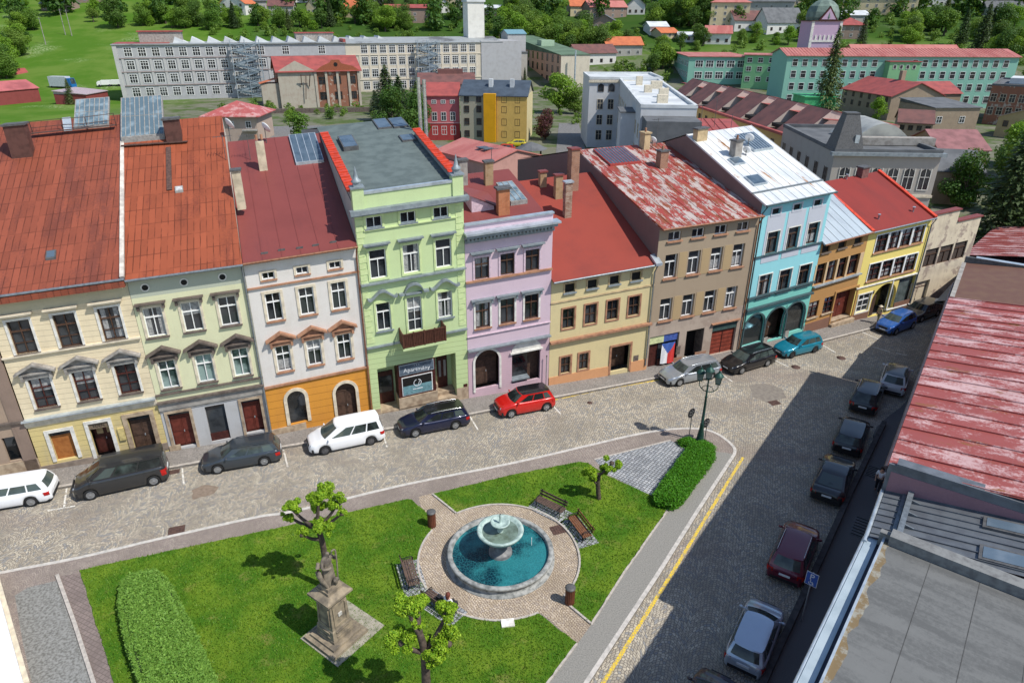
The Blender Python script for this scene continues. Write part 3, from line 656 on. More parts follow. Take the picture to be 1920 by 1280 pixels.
        if sur:
            mb = MB(); g = surw
            if arch:
                uc = (a+c)/2; r0, r1 = w/2, w/2+g; zc_ = z-w/2
                for k in range(14):
                    a0, a1 = k*math.pi/14, (k+1)*math.pi/14; Q = [(uc+r*math.cos(t), zc_+r*math.sin(t)) for r, t in ((r0,a0),(r1,a0),(r1,a1),(r0,a1))]
                    mb.add([(x, -.07, zz) for x, zz in Q]+[(x, 0, zz) for x, zz in Q], [(3,2,1,0), (1,5,6,2), (0,3,7,4)])
                mb.box(a-g, a, -.07, 0, p-.2, zc_); mb.box(c, c+g, -.07, 0, p-.2, zc_)
            else: mb.box(a-g, a, -.07, 0, p-.2, z); mb.box(c, c+g, -.07, 0, p-.2, z); mb.box(a-g, c+g, -.073, 0, z, z+g)
            s.b(mb, 'door_surround', sur)
        return o
def text_mesh(txt, size, mt, parent, loc, rot=(math.pi/2, 0, 0), ext=.004, name='lettering', align='CENTER'):
    cu = bpy.data.curves.new(name, 'FONT'); cu.body = txt; cu.size = size; cu.extrude = ext; cu.align_x = align; cu.align_y = 'CENTER'
    t = bpy.data.objects.new(name, cu); COL.objects.link(t); dg = bpy.context.evaluated_depsgraph_get(); dg.update()
    me = bpy.data.meshes.new_from_object(t.evaluated_get(dg)); bpy.data.objects.remove(t); me.materials.clear(); me.materials.append(mt)
    o = link(name, me, parent, loc); o.rotation_euler = rot; return o
# B1: cream grooved house with boarded shop
w1c = plaster('cream_grooved', (.74, .63, .43), (.46, .38, .26), .4, .34, .5, blot=None); w1g = plaster('yellow_shopfront', (.62, .50, .22), (.42, .36, .24), .5, .36, .5, blot=(.33, .30, .27), blot_lo=.63)
w1a = plaster('cream_attic', (.52, .475, .33), (.36, .33, .25), .5, blot=(.17, .165, .155), blot_lo=.60)
h = House('town_house', 'cream town house with boarded shop window and broad dull orange roof at the left', 0, .055)
h.row(3, (10,604,74,660), (181,579,236,632), lay='D', frame=m_brownf, sill=m_bstone, sur=m_pale, hood='bar', hoodm=m_cream)
h.row(3, (51,712,110,761), (213,686,265,731), lay='D', frame=m_redf, sill=m_bstone, sur=m_pale, hood='ped', hoodm=plain('weathered_hood', (.34, .32, .29), .85, scale=3, col2=(.2, .18, .16)))
a = h.rect((90,812,148,856)); h.holes.append(a+(False,)); m_ply = plain('plywood', (.34, .13, .035), .7, scale=4, col2=(.26, .09, .022)); h.panel(None, .2, m_ply, 'plywood_board', (a[0], a[1], a[2], a[3]-.35)); h.panel(None, .22, m_glass, 'shop_pane', (a[0], a[1], a[3]-.35, a[3]))
mb = MB()
for r in (a, h.rect((164,795,220,850))):
    for x0, x1 in ((r[0]-.2, r[0]), (r[1], r[1]+.2)): mb.box(x0, x1, -.07, 0, r[2], r[3])
    mb.box(r[0]-.2, r[1]+.2, -.073, 0, r[3], r[3]+.2)
h.b(mb, 'shop_surround', m_pale)
o = h.door((164,795,220,850), m_redf, name='shop_door', depth=.55, fan=.14, glazed=False)
r = h.rect((164,795,220,850)); mb = MB(); mb.box(r[0], r[1], .02, .06, r[3]-.42, r[3]-.04); sg = h.b(mb, 'shop_sign', plain('sign_brown', (.20, .15, .10), .7)); text_mesh('EDEN', .26, m_black, sg, ((r[0]+r[1])/2, .012, r[3]-.24+h.s*(r[0]+r[1])/2))
mb = MB()
for i in (0, 1): mb.box(r[0]+.2+i*.55, r[0]+.55+i*.55, .50, .52, r[2]+1.35, r[2]+2.0)
h.b(mb, 'door_pane', plain('papered_glass', (.42, .31, .16), .5), o)
h.door((237,783,296,838), m_door, sur=m_sand, fan=.2, surw=.25)
h.panel((220,802,238,822), -.12, plain('meter_box_yellow', (.60, .48, .2), .6), 'meter_box', th=.12)
h.ledge(3.66, .1, .32, m_zinc, -.1); h.ledge(3.3, .36, .12, m_cream, -.05, name='frieze'); h.ledge(7.72, .1, .16, m_cream, name='sill_course'); h.ledge(0, .42, .06, plain('plinth_grey', (.26, .21, .17), .9, scale=2), name='plinth')
h.front(11.6, [w1g, w1c, w1a], [(3.4, 0), (10.3, 1), (20, 2)])
rf1 = metalroof('old_red_tiles', (.28, .074, .040), (.18, .052, .034), .45, .62, .6, (1, .25, .25), panel=(.36, 1.25), rough=.55)
h.roof(11.55, 27, 13.6, rf1, plaster('party_wall_pale', (.62, .57, .48)), over=.45, u0=-16, th=.12); h.gutter(u0=-16)
mb = MB(); mb.box(-16, h.L, -.62, -.3, 11.1, 11.42); h.b(mb, 'eaves_skirt', rf1)
h.skylight(((86,489),(105,486),(86,474)), m_pv, m_lead)
h.skylight(((139,243),(205,239),(139,192)), m_skyl, m_greyf, rise=.18, bars=7, hb=2)
h.chimney((44,288), 1.15, .8, 1.75, plain('rusty_flue', (.11, .05, .04), .7, scale=3), m_lead)
mb = MB(); pr = [h.onroof(x, y) for x, y in ((62,252),(120,246),(165,243),(218,236))]
for u, d, z in pr: mb.bar(h.pt(u, d, z), h.pt(u, d-.1, z+.8), .04)
for i in range(3):
    for k in (.4, .8): mb.bar(h.pt(pr[i][0], pr[i][1]-.05, pr[i][2]+k), h.pt(pr[i+1][0], pr[i+1][1]-.05, pr[i+1][2]+k), .035)
mb.bar(h.pt(pr[0][0], pr[0][1]-.35, pr[0][2]+.1), h.pt(pr[3][0], pr[3][1]-.35, pr[3][2]+.1), .35, .04); h.b(mb, 'roof_walkway', m_iron, h.roofo)
mb = MB(); u, d, z = h.onroof(128, 246); mb.bar(h.pt(u, d, z), h.pt(u, d+.5, z+.8), .5, .1); h.b(mb, 'hatch', m_zinc, h.roofo)
mb = MB(); mb.bar(h.pt(h.L-.1, -.45, h.ze+.08), h.pt(h.L-.1, 13.6, h.zr+.08), .22, .16); h.b(mb, 'verge', plain('white_verge', (.62, .57, .5), .8, scale=2, col2=(.4, .36, .32)), h.roofo)

# B2: pale green house with pediments
h = House('town_house', 'pale green yellow town house with pediment windows and bright orange panel roof', 1, .05)
w2 = plaster('pale_green', (.66, .66, .43), (.48, .46, .30), .25); w2g = plaster('grey_shopfront', (.46, .46, .46), (.34, .33, .31), .4); w2a = plaster('grey_green_attic', (.43, .46, .37), (.36, .38, .31), .3)
h.row(3, (265,579,314,627), (406,559,451,607), lay='X', sill=m_bstone, sur=m_cream, hood='bar2', hoodm=m_bstone)
h.row(3, (294,680,338,725), (431,655,472,700), lay='X', sill=m_bstone, sur=m_cream, hood='ped', hoodm=m_bstone, pane=m_blind)
h.door((313,776,369,833), m_reddoor, sur=m_sand, fan=.16); r = h.rect((383,763,433,821)); h.holes.append(r+(False,)); h.panel(None, .2, m_glass, 'shop_pane', r); h.panel(None, .1, m_redf, 'shop_stall', (r[0], r[1], r[2], r[2]+.55))
h.panel(None, .05, m_sand, 'shop_surround', (r[0]-.16, r[0], r[2], r[3]+.16)); h.panel(None, .05, m_sand, 'shop_surround', (r[1], r[1]+.16, r[2], r[3]+.16)); h.door((451,752,497,806), m_reddoor, sur=m_sand, fan=.16)
h.ledge(3.62, .12, .25, m_bstone); h.ledge(3.1, .5, .1, m_concr, name='fascia'); h.ledge(4.15, .1, .15, m_bstone, name='sill_course'); h.ledge(0, .5, .08, m_sand, name='plinth', u0=.05, u1=.7)
mb = MB()
for x, y in ((272,539),(345,529),(417,519)):
    u, z = h.loc(x, y); mb.tube([(u, -.03, z), (u, .01, z)], .24, 20)
h.b(mb, 'attic_surround', m_pale); mb = MB()
for x, y in ((272,539),(345,529),(417,519)):
    u, z = h.loc(x, y); mb.tube([(u, -.04, z), (u, -.02, z)], .17, 20)
h.b(mb, 'attic_window', m_black)
h.front(11.75, [w2g, w2, w2a], [(3.3, 0), (10.55, 1), (20, 2)])
rf2 = metalroof('orange_red_tiles', (.325, .082, .037), (.22, .056, .03), .5, .66, .6, (1, .25, .25), panel=(.36, 1.15), rough=.5)
h.roof(11.8, 28, 12.4, rf2, plaster('party_wall_pale', (.6, .55, .45)), over=.4); h.gutter(m_gut, pipe=6.18)
h.skylight(((229,268),(310,262),(222,194)), m_skyl, m_greyf, rise=.35, bars=9, hb=2)
h.chimney((328,262), .95, .7, 1.3, plain('rusty_flue', (.11, .05, .04), .7), m_lead); h.skylight(((329,363),(344,360),(329,353)), plain('hatch_grey', (.5,.5,.5),.5), m_greyf)
mb = MB(); a, c = h.onroof(318, 358), h.onroof(316, 278); mb.bar(h.pt(a[0], a[1], a[2]+.05), h.pt(c[0], c[1], c[2]+.05), .3, .08); a, c = h.onroof(228, 276), h.onroof(352, 268); mb.bar(h.pt(a[0], a[1], a[2]+.1), h.pt(c[0], c[1], c[2]+.1), .3, .05); h.b(mb, 'roof_walkway', m_iron, h.roofo)
h.chimney((450,368), .5, .5, 1.6, plain('cream_stack', (.58, .50, .36), .85, scale=2), m_lead)

# B3: off-white house over an ochre ground floor
h = House('town_house', 'off white town house over an orange ground floor, with maroon seamed roof', 2, .042)
w3 = plaster('off_white', (.66, .63, .59), (.52, .47, .41), .45); w3g = plaster('orange_ochre', (.62, .275, .045), (.46, .20, .05), .45, .52, .35)
h.row(3, (490,513,516,522), (616,491,640,502), lay='2', sur=m_cream, sill=m_terra, shelf=.08)
h.row(3, (495,551,532,597), (619,532,652,577), lay='X', sur=m_cream, sill=m_terra, surw=.16)
h.row(3, (515,652,549,693), (630,628,661,669), lay='X', sur=m_cream, sill=m_terra, surw=.16, hood='ped', hoodm=m_terra)
r = h.rect((536,736,578,788)); h.window((r[0]+r[1])/2, r[1]-r[0], r[2], r[3], '0', pane=m_glass, arch=True, sur=m_cream, surw=.22, name='arched_window')
h.door((627,722,672,784), m_door, True, sur=m_cream, surw=.2)
h.ledge(3.62, .14, .12, m_terra); h.ledge(10.38, .1, .12, m_terra, name='belt_course'); h.ledge(0, .55, .07, m_sand, name='plinth', u0=.0, u1=2.2)
h.panel((498,715,508,735), .02, m_pale, 'meter_box', th=.05)
h.front(12.0, [w3g, w3], [(3.62, 0), (20, 1)])
rf3 = metalroof('maroon_sheet', (.205, .052, .045), (.16, .045, .042), .5, .7, .5, rough=.5)
h.roof(12.15, 16.5, 15, rf3, plaster('party_wall_pale', (.6, .55, .45)), over=.35, seams=1.1); h.gutter(m_copper, pipe=6.6)
h.skylight(((556,313),(607,302),(541,258)), m_pv, m_zinc, rise=.2, bars=4)
h.chimney((494,317), .55, .55, 1.9, plain('cream_stack', (.58, .50, .36), .85), None, 2)
for px in ((496,476),(528,470),(562,466),(592,461),(625,455)):
    mb = MB(); u, d, z = h.onroof(*px); mb.bar(h.pt(u-.2, d, z+.05), h.pt(u+.2, d, z+.05), .05, .12); h.b(mb, 'snow_guard', m_lead, h.roofo)

# B4: light green four storey house with balcony
h = House('town_house', 'tall light green town house with balcony, parapet and grey flat roof', 3, .058)
w4 = plaster('light_green', (.52, .63, .33), (.42, .50, .28), .35); w4g = plaster('light_green_grooved', (.50, .61, .31), (.42, .53, .23), .25, .37, .5)
h.row(3, (686,408,716,424), (811,390,842,407), lay='2', sill=m_slate, sur=m_greent, shelf=.1)
h.row(3, (692,470,725,518), (814,451,849,499), lay='T', sur=m_greent, hood='bar', hoodm=m_slate)
h.row(1, (704,570,735,616), (704,570,735,616), lay='T', sur=m_greent, sill=m_slate, hood='ogee', hoodm=m_slate)
h.row(1, (820,549,849,592), (820,549,849,592), lay='T', sur=m_greent, sill=m_slate, hood='ogee', hoodm=m_slate)
h.row(1, (762,559,793,617), (762,559,793,617), lay='D', sur=m_greent, hood='arch', hoodm=m_slate)
R0 = h.rect((707,692,857,745)); a, c, top = R0[0], R0[1], 3.62
h.holes.append((a, c, -.59, top, False))
h.ledge(5.28, .1, .22, m_slate, u1=2.2); h.ledge(5.28, .1, .22, m_slate, u0=5.3); h.ledge(9.72, .1, .3, m_slate, name='belt_course'); h.ledge(13.2, .08, .1, m_greent, .5, h.L-.5, name='belt_course'); h.ledge(14.32, .28, .5, m_slate, -.25, h.L+.25)
h.front(15.6, [w4g, w4], [(5.3, 0), (20, 1)], reveal=1.3)
mb = MB(); mb.box(.1, h.L-.1, 0, .02, 14.5, 14.6); mb.box(.65, h.L-.65, -.06, .25, 15.45, 15.62); h.b(mb, 'parapet_capping', m_zinc)
for u in (.35, h.L-.35): mb = MB(); mb.box(u-.35, u+.35, -.1, .6, 14.6, 15.85); h.b(mb, 'parapet_pier', w4)
for u in (.35, h.L-.35):
    mb = MB(); mb.box(u-.42, u+.42, -.17, .67, 15.85, 15.95); mb.box(u-.2, u+.2, .05, .45, 15.95, 16.2); mb.lathe([(.3, 16.2), (.3, 16.28), (.16, 16.4), (.12, 16.6), (.02, 17.1)], 12, c=(u, .25, 0)); h.b(mb, 'finial', m_slate)
for u0, u1 in ((.05, .55), (h.L-.55, h.L-.05)):
    mb = MB()
    for k in range(22): z = 5.6+k*.4; mb.box(u0, u1-(k % 2)*.12, -.03, 0, z, z+.34)
    h.b(mb, 'quoins', m_greent)
# recess: shop bay, two doors
mb = MB(); mb.quad((a, 1.3, -.6), (c, 1.3, -.6), (c, 1.3, top), (a, 1.3, top)); h.b(mb, 'recess_wall', w4); mb = MB(); mb.box(a-.1, c+.1, -.02, 1.3, -.6, .2); h.b(mb, 'recess_floor', m_sand)
ua, ub = h.loc(748, 752)[0], h.loc(820, 737)[0]; mb = MB(); mb.box(ua, ub, -.1, 1.25, .2, 1.0); mb.box(ub, ub+.12, .2, 1.25, .2, 1.35); mb.box(ub+.12, c-.02, .5, 1.3, .2, .45); bs = h.b(mb, 'shop_base', m_sand)
mb = MB(); mb.box(ua+.06, ub-.06, .0, 1.25, 1.0, 3.6); bay = h.b(mb, 'shop_bay', m_redf)
mb = MB(); mb.box(ua+.3, ub-.3, -.03, .0, 1.12, 2.55); h.b(mb, 'shop_frame', m_white, bay); mb = MB(); mb.box(ua+.36, ub-.36, -.05, -.03, 1.18, 2.5); h.b(mb, 'shop_pane', m_black, bay); mb = MB(); mb.box(ua+.36, ub-.36, -.06, -.05, 1.18, 1.85); h.b(mb, 'frosted_film', plain('frosted_film', (.16, .30, .33), .3), bay)
mb = MB(); mb.box(ua+.2, ub-.2, -.09, .0, 2.78, 3.5); sg = h.b(mb, 'shop_sign', plain('sign_slate', (.10, .13, .17), .5), bay); mb = MB(); mb.box(ua+.17, ub-.17, -.085, .0, 2.75, 3.53); h.b(mb, 'sign_frame', m_zinc, bay)
um = (ua+ub)/2; zs = h.s*um; o = text_mesh('Apartmány', .42, plain('sign_letter', (.72, .75, .77), .5), sg, (um, -.1, 3.05+zs)); text_mesh('* * *', .22, MATS['sign_letter'], sg, (um, -.1, 3.34+zs))
mb = MB(); N = 24
for k in range(N):
    if k in (5, 6): continue
    p, q = [(um+.26*math.cos(t*2*math.pi/N), -.075, 1.98+zs*0+.26*math.sin(t*2*math.pi/N)) for t in (k, k+1)]; mb.bar(p, q, .045, .02, up=(0, 1, 0))
mb.bar((um+.02, -.075, 1.75), (um+.14, -.075, 2.08), .035, .02, up=(0, 1, 0)); mb.bar((um-.35, -.075, 1.52), (um+.35, -.075, 1.52), .05, .02, up=(0, 1, 0)); h.b(mb, 'window_emblem', MATS['sign_letter'], bay)
for q, nm in (((a+.12, ua-.1, .2, 2.7), 'left'), ((ub+.35, c-.35, .45, 3.0), 'right')):
    mb = MB(); mb.box(q[0], q[1], 1.18, 1.28, q[2], q[3]); d_ = h.b(mb, 'shop_door', m_redf); mb = MB(); w_ = q[1]-q[0]
    n_ = 1 if nm == 'left' else 2
    for i in range(n_): mb.box(q[0]+w_*i/n_+.1, q[0]+w_*(i+1)/n_-.1, 1.16, 1.19, q[2]+.9, q[3]-.35)
    h.b(mb, 'door_pane', glassmat('lace_glass', (.03, .03, .03), (.3, .3, .3)), d_)
for q in ((822,752,832,764), (869,720,877,736)): h.panel(q, -.02 if q[0] > 840 else -.13, m_redf, 'wall_hatch', th=.04)
h.panel(None, -.03, m_sand, 'plinth', (0.02, a, -.3, .55)); h.panel(None, -.03, m_sand, 'plinth', (c, h.L-.02, -.3, .75))
# balcony
u0, u1 = h.loc(745, 640)[0]+.15, h.loc(828, 632)[0]+.05; z0 = 5.1; mb = MB(); mb.box(u0, u1, -1.15, 0, z0, z0+.16); mb.box(u0+.1, u1-.1, -1.0, 0, z0-.1, z0); bl = h.b(mb, 'balcony', w4)
mb = MB(); zt = z0+1.15; mwood = plain('balcony_wood', (.085, .032, .02), .6, scale=6); n = 5
pp = [(u0+.04, -1.1), (u1-.04, -1.1)]
for z in (z0+.25, zt): mb.bar((u0+.04, -1.1, z), (u1-.04, -1.1, z), .07, .09); mb.bar((u0+.04, -1.1, z), (u0+.04, 0, z), .07, .09); mb.bar((u1-.04, -1.1, z), (u1-.04, 0, z), .07, .09)
for i in range(5): u = u0+.04+(u1-u0-.08)*i/4; mb.bar((u, -1.1, z0+.16), (u, -1.1, zt+.1), .09)
for u in (u0+.04, u1-.04): mb.bar((u, -.05, z0+.16), (u, -.05, zt+.1), .08)
for i in range(26): u = u0+.1+(u1-u0-.2)*i/25; mb.box(u-.02, u+.02, -1.12, -1.08, z0+.25, zt)
mb.box(u0+.08, u1-.08, -1.09, -1.075, z0+.3, zt-.06)
for u in (u0+.04, u1-.04):
    for i in range(9): y = -1.05+i*.12; mb.box(u-.015, u+.015, y, y+.05, z0+.25, zt)
h.b(mb, 'balcony_railing', mwood, bl)
rf4 = plain('bitumen_grey_green', (.115, .145, .14), .9, scale=1.2, col2=(.085, .11, .108), bumpv=.2)
h.roof(15.0, 8, 16.2, rf4, plaster('party_grey', (.45, .44, .40)), over=-.3, fw=.05); m_par = plain('parapet_grey', (.33, .32, .31), .9)
for u, sgn in ((.14, 1), (h.L-.14, -1)):
    mb = MB(); mt_ = MB(); dmx = 13.0 if sgn > 0 else 11.5
    mb.bar(h.pt(u, .6, 15.1), h.pt(u, dmx, h.rz(dmx)+.1), .22, .6)
    for k in range(26):
        d0, d1 = .7+(dmx-.7)*k/26, .7+(dmx-.7)*(k+.93)/26; mt_.bar(h.pt(u, d0, h.rz(d0)+.55+.03*(k % 2)), h.pt(u, d1, h.rz(d1)+.5+.03*(k % 2)), .6, .09)
    h.b(mb, 'roof_parapet', m_par, h.roofo); h.b(mt_, 'parapet_tiles', m_redp, h.roofo)
h.skylight(((645,285),(673,281),(642,262)), m_pv, m_lead, rise=.3); h.skylight(((709,243),(736,241),(705,226)), m_pv, m_lead); h.skylight(((739,241),(767,239),(735,224)), m_pv, m_lead); h.skylight(((755,267),(781,264),(751,256)), m_pv, m_lead)
mb = MB(); x, y, _ = h.pt(h.L+.5, 12.5, 0); mb.tube([(x, y, 8), (x, y, 20.6)], .14, 10); mb.tube([(x+.45, y+.1, 8), (x+.45, y+.1, 20.4)], .14, 10); h.b(mb, 'steel_flue', MATS['chrome_flue'] if 'chrome_flue' in MATS else plain('chrome_flue', (.6, .62, .64), .25, .8), h.roofo)

# B5: pink house
h = House('town_house', 'narrow pink town house with heavy pale metal cornice and parapet', 4, .058)
w5 = plaster('pink', (.60, .465, .525), (.48, .37, .44), .3, blot=(.58, .60, .64), blot_lo=.66); w5g = plaster('pink_grooved', (.58, .41, .46), (.42, .33, .36), .5, .16, .75)
h.row(3, (890,484,917,520), (985,470,1011,505), lay='X', frame=m_brownf, sur=m_pinkt, sill=m_terra, hood='bar', hoodm=m_slate)
h.row(3, (891,569,919,611), (984,555,1009,595), lay='X', frame=m_brownf, sur=m_pale, sill=m_terra, hood='bar2', hoodm=m_slate)
h.door((890,660,936,721), m_door, True, sur=m_pale, depth=.7); r = h.rect((960,664,1012,709)); h.holes.append(r+(False,)); h.panel(None, .5, m_glass, 'shop_pane', (r[0], r[0]+1.35, r[2]+.35, r[3])); h.panel(None, .6, m_door, 'shop_door', (r[0]+1.35, r[1], r[2]-.3, r[3])); h.panel(None, -.1, m_slate, 'shop_sill', (r[0], r[0]+1.35, r[2]+.25, r[2]+.35), th=.6)
mb = MB(); uc, R = (r[0]+r[1])/2, (r[1]-r[0])/2+.05; P = [(uc+R*math.cos(k*math.pi/14), -.05, r[3]+.12+R*.75*math.sin(k*math.pi/14)) for k in range(15)]; mb.add(P+[(p[0], 0, p[2]) for p in P], [tuple(range(14, -1, -1))]+[(k, k+1, 16+k, 15+k) for k in range(14)]); h.b(mb, 'blind_lunette', m_pale); h.ledge(r[3]+.02, .12, .14, m_pale, r[0]-.15, r[1]+.15, 'shop_cornice')
h.ledge(3.95, .1, .35, m_slate, name='belt_course'); h.ledge(9.0, .12, .18, m_terra, name='belt_course'); h.ledge(5.0, .06, .1, m_pinkt, name='sill_course')
mb = MB(); mb.box(-.05, h.L+.3, -.75, .1, 12.42, 12.55); co = h.b(mb, 'cornice', m_zinc); mb = MB(); mb.box(0, h.L+.12, -.6, 0, 12.2, 12.42); mb.box(0, h.L+.05, -.2, 0, 11.8, 12.0)
for k in range(24): u = .1+k*(h.L-.1)/24; mb.box(u, u+.14, -.45, 0, 12.0, 12.2)
h.b(mb, 'cornice_frieze', m_slate)
h.front(13.0, [w5g, w5], [(3.95, 0), (20, 1)]); mb = MB(); mb.box(0, h.L+.03, -.12, .3, 12.95, 13.06); h.b(mb, 'parapet_capping', m_zinc)
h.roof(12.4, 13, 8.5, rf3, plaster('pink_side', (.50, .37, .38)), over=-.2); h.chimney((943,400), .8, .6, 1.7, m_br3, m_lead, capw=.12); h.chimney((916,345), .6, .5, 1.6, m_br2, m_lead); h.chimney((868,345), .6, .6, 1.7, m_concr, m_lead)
h.skylight(((957,385),(990,383),(930,350)), m_skyl, m_greyf, rise=.3, bars=3, hb=2)
a_ = h.onroof(903, 396); U_, D_, Z_ = a_; mb = MB(); f_ = lambda u, d, z: h.pt(U_+u, D_+d, Z_+z); mb.add([f_(-.7, 0, -.2), f_(.9, 0, -.2), f_(.9, 0, .25), f_(-.7, 0, 1.1), f_(-.7, 2.4, .2), f_(-.7, 2.4, 1.25)], [(0, 1, 2, 3), (4, 0, 3, 5)]); do = h.b(mb, 'dormer', m_pinkt, h.roofo); mb = MB(); mb.add([f_(-.85, -.15, 1.2), f_(1.3, -.15, .15), f_(1.3, 2.4, .6), f_(-.85, 2.4, 1.4)], [(0, 1, 2, 3)]); h.b(mb, 'dormer_roof', rf3, do)

# B6: low cream house
h = House('town_house', 'low cream house with orange trim and a wide bright red roof with brick chimneys', 5, .056)
w6 = plaster('cream_yellow', (.63, .53, .29), (.5, .42, .25), .4); w6p = plaster('orange_plinth', (.62, .32, .16), (.5, .26, .13), .3)
h.row(4, (1060,532,1077,545), (1184,512,1202,525), lay='0', pane=m_black, sur=m_tan, sill=m_slate, surw=.1)
h.row(4, (1055,580,1076,612), (1180,557,1197,590), lay='Q', frame=m_brownf, sur=m_terra, surw=.12)
h.row(2, (1052,671,1068,697), (1086,663,1102,690), lay='Q', frame=m_brownf, sur=m_terra, surw=.14)
dq = h.rect((1147,651,1178,690)); h.door(None, m_door, rect=(dq[0], dq[1], .12, dq[3]), depth=.8, sur=m_terra, fan=.15); h.panel((1188,667,1196,680), -.02, m_bstone, 'wall_hatch', th=.03); h.panel((1065,703,1075,713), -.02, m_bstone, 'wall_hatch', th=.03)
h.ledge(3.62, .16, .3, m_terra, name='belt_course'); h.ledge(6.72, .12, .06, m_tan, name='belt_course')
mb = MB()
mb2 = MB()
for k in range(6):
    for q_, a_, b_ in ((mb, max(.02+k*1.37, 0), min(.02+(k+1)*1.37, dq[0]-.16)), (mb2, max(.02+k*1.37, dq[1]+.16), .02+(k+1)*1.37)):
        if b_-a_ > .03: q_.box(a_, b_, -.05, 0, -.6, .78-.03*k)
h.b(mb2, 'plinth', w6p); h.b(mb, 'plinth', w6p); h.front(8.55, [w6], [(20, 0)])
rf6 = metalroof('bright_red_roofing', (.27, .048, .032), (.22, .043, .032), .4, .7, .4, (.6, .6, .6), rough=.8, mottle=.12)
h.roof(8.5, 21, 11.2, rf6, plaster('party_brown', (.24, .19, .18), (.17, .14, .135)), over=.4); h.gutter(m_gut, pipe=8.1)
mb = MB(); mb.obox(h.pt(8.15, -.1, 8.75), (.25, 0, 0), (0, .5, .2), (0, 0, .1)); h.b(mb, 'gutter_box', m_zinc, h.roofo)
h.chimney((1063,405), .55, .5, 2.6, brickmat('patched_brick', (.30, .15, .09), (.45, .35, .26), (.2, .14, .11)), m_zinc); h.chimney((1046,370), .6, .5, 1.75, m_br2, rf3); h.chimney((1017,348), .55, .5, 1.1, m_br2, rf3)

# B7: brown house with rusty roof
h = House('town_house', 'tall drab brown house with peeling red roof, garage door and a flag in its shop', 6, .008)
w7 = plaster('drab_brown', (.345, .27, .19), (.28, .21, .15), .3); w7g = plaster('peeling_shopfront', (.42, .345, .28), (.30, .24, .20), .6, blot=(.34, .27, .22), blot_lo=.5); w7p = plaster('ochre_panel', (.40, .29, .16), (.34, .25, .15), .3)
h.row(4, (1254,438,1276,452), (1384,416,1404,429), lay='2', sill=m_terra, depth=.2)
z = h.row(4, (1249,481,1266,520), (1376,457,1392,498), lay='T', sill=m_terra, depth=.26); z2 = h.row(4, (1239,562,1257,601), (1363,539,1378,573), lay='T', sill=m_terra, depth=.26)
mb = MB(); hs = h.holes[4:12]
for g in (hs[:4], hs[4:]):
    for i in range(3): mb = MB(); mb.box(g[i][1]+.12, g[i+1][0]-.12, -.02, 0, g[i][2]-.1, g[i][3]+.05); h.b(mb, 'wall_panel', w7p)
r = h.rect((1219,634,1268,676)); h.holes.append((r[0]+.0, r[1], .1, r[3]+.05, False)); h.panel(None, .1, plain('sign_yellow_green', (.58, .62, .33), .6), 'shop_sign', (r[0]+.02, r[0]+(r[1]-r[0])*.5, r[3]-.62, r[3]-.02)); h.panel(None, .1, plain('sign_blue', (.06, .11, .36), .6), 'shop_sign', (r[0]+(r[1]-r[0])*.5, r[1]-.1, r[3]-.62, r[3]-.02))
h.panel(None, .3, m_redf, 'shop_door', (r[0], r[0]+1.0, .1, r[3]-.62)); h.panel(None, .25, m_glass, 'shop_pane', (r[0]+1.0, r[1], .1, r[3]-.62)); h.panel(None, .15, m_redf, 'shop_stall', (r[0]+1.0, r[1], .1, .75)); fl = r; h7 = h
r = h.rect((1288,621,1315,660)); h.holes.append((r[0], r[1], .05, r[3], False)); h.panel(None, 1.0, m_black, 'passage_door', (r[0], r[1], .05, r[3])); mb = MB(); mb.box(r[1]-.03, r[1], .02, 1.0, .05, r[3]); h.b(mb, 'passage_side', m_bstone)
r = h.rect((1337,610,1374,657)); h.holes.append((r[0], r[1], .1, r[3]+.1, False)); h.panel(None, .2, plain('garage_red', (.25, .05, .03), .6, scale=3), 'garage_door', (r[0], r[1], .1, r[3]-.65)); mb = MB()
for k in range(7): z_ = .3+k*.35; mb.box(r[0]+.05, r[1]-.05, .185, .2, z_, z_+.03)
mb.box((r[0]+r[1])/2-.03, (r[0]+r[1])/2+.03, .17, .2, .1, r[3]-.65); h.b(mb, 'garage_battens', m_redf); h.panel(None, .05, plain('dark_green_board', (.05, .09, .085), .6), 'fascia_board', (r[0]-.1, r[1]+.1, r[3]-.6, r[3]+.05)); h.ledge(r[3]+.1, .08, .2, m_terra, r[0]-.2, r[1]+.2, 'door_hood')
h.panel(None, -.03, m_br1, 'brick_base', (4.6, 5.7, -.3, .7)); h.panel(None, -.03, m_br1, 'brick_base', (2.45, 3.3, -.3, .6)); h.panel(None, -.02, m_bstone, 'wall_hatch', (2.7, 3.1, .9, 1.6))
h.front(11.5, [w7g, w7], [(4.1, 0), (20, 1)])
rf7 = metalroof('peeling_red_sheet', (.29, .05, .038), (.42, .36, .33), .49, .53, 1.7, (1, .35, .35), rust=(.22, .065, .03), rlo=.53, rough=.6)
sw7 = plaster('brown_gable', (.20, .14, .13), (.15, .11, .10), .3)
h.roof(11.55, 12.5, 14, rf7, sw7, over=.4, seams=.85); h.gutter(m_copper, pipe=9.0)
h.skylight(((1145,313),(1202,306),(1120,283)), m_pv, plain('red_frame', (.36, .06, .05), .5), rise=.2, bars=10)
h.chimney((1240,313), .75, .7, 1.3, m_br1, m_lead, 1); h.chimney((1208,278), .6, .8, 1.3, m_tan, m_tan, 1); h.chimney((1074,338), .7, .7, 2.4, m_br1, rf3)

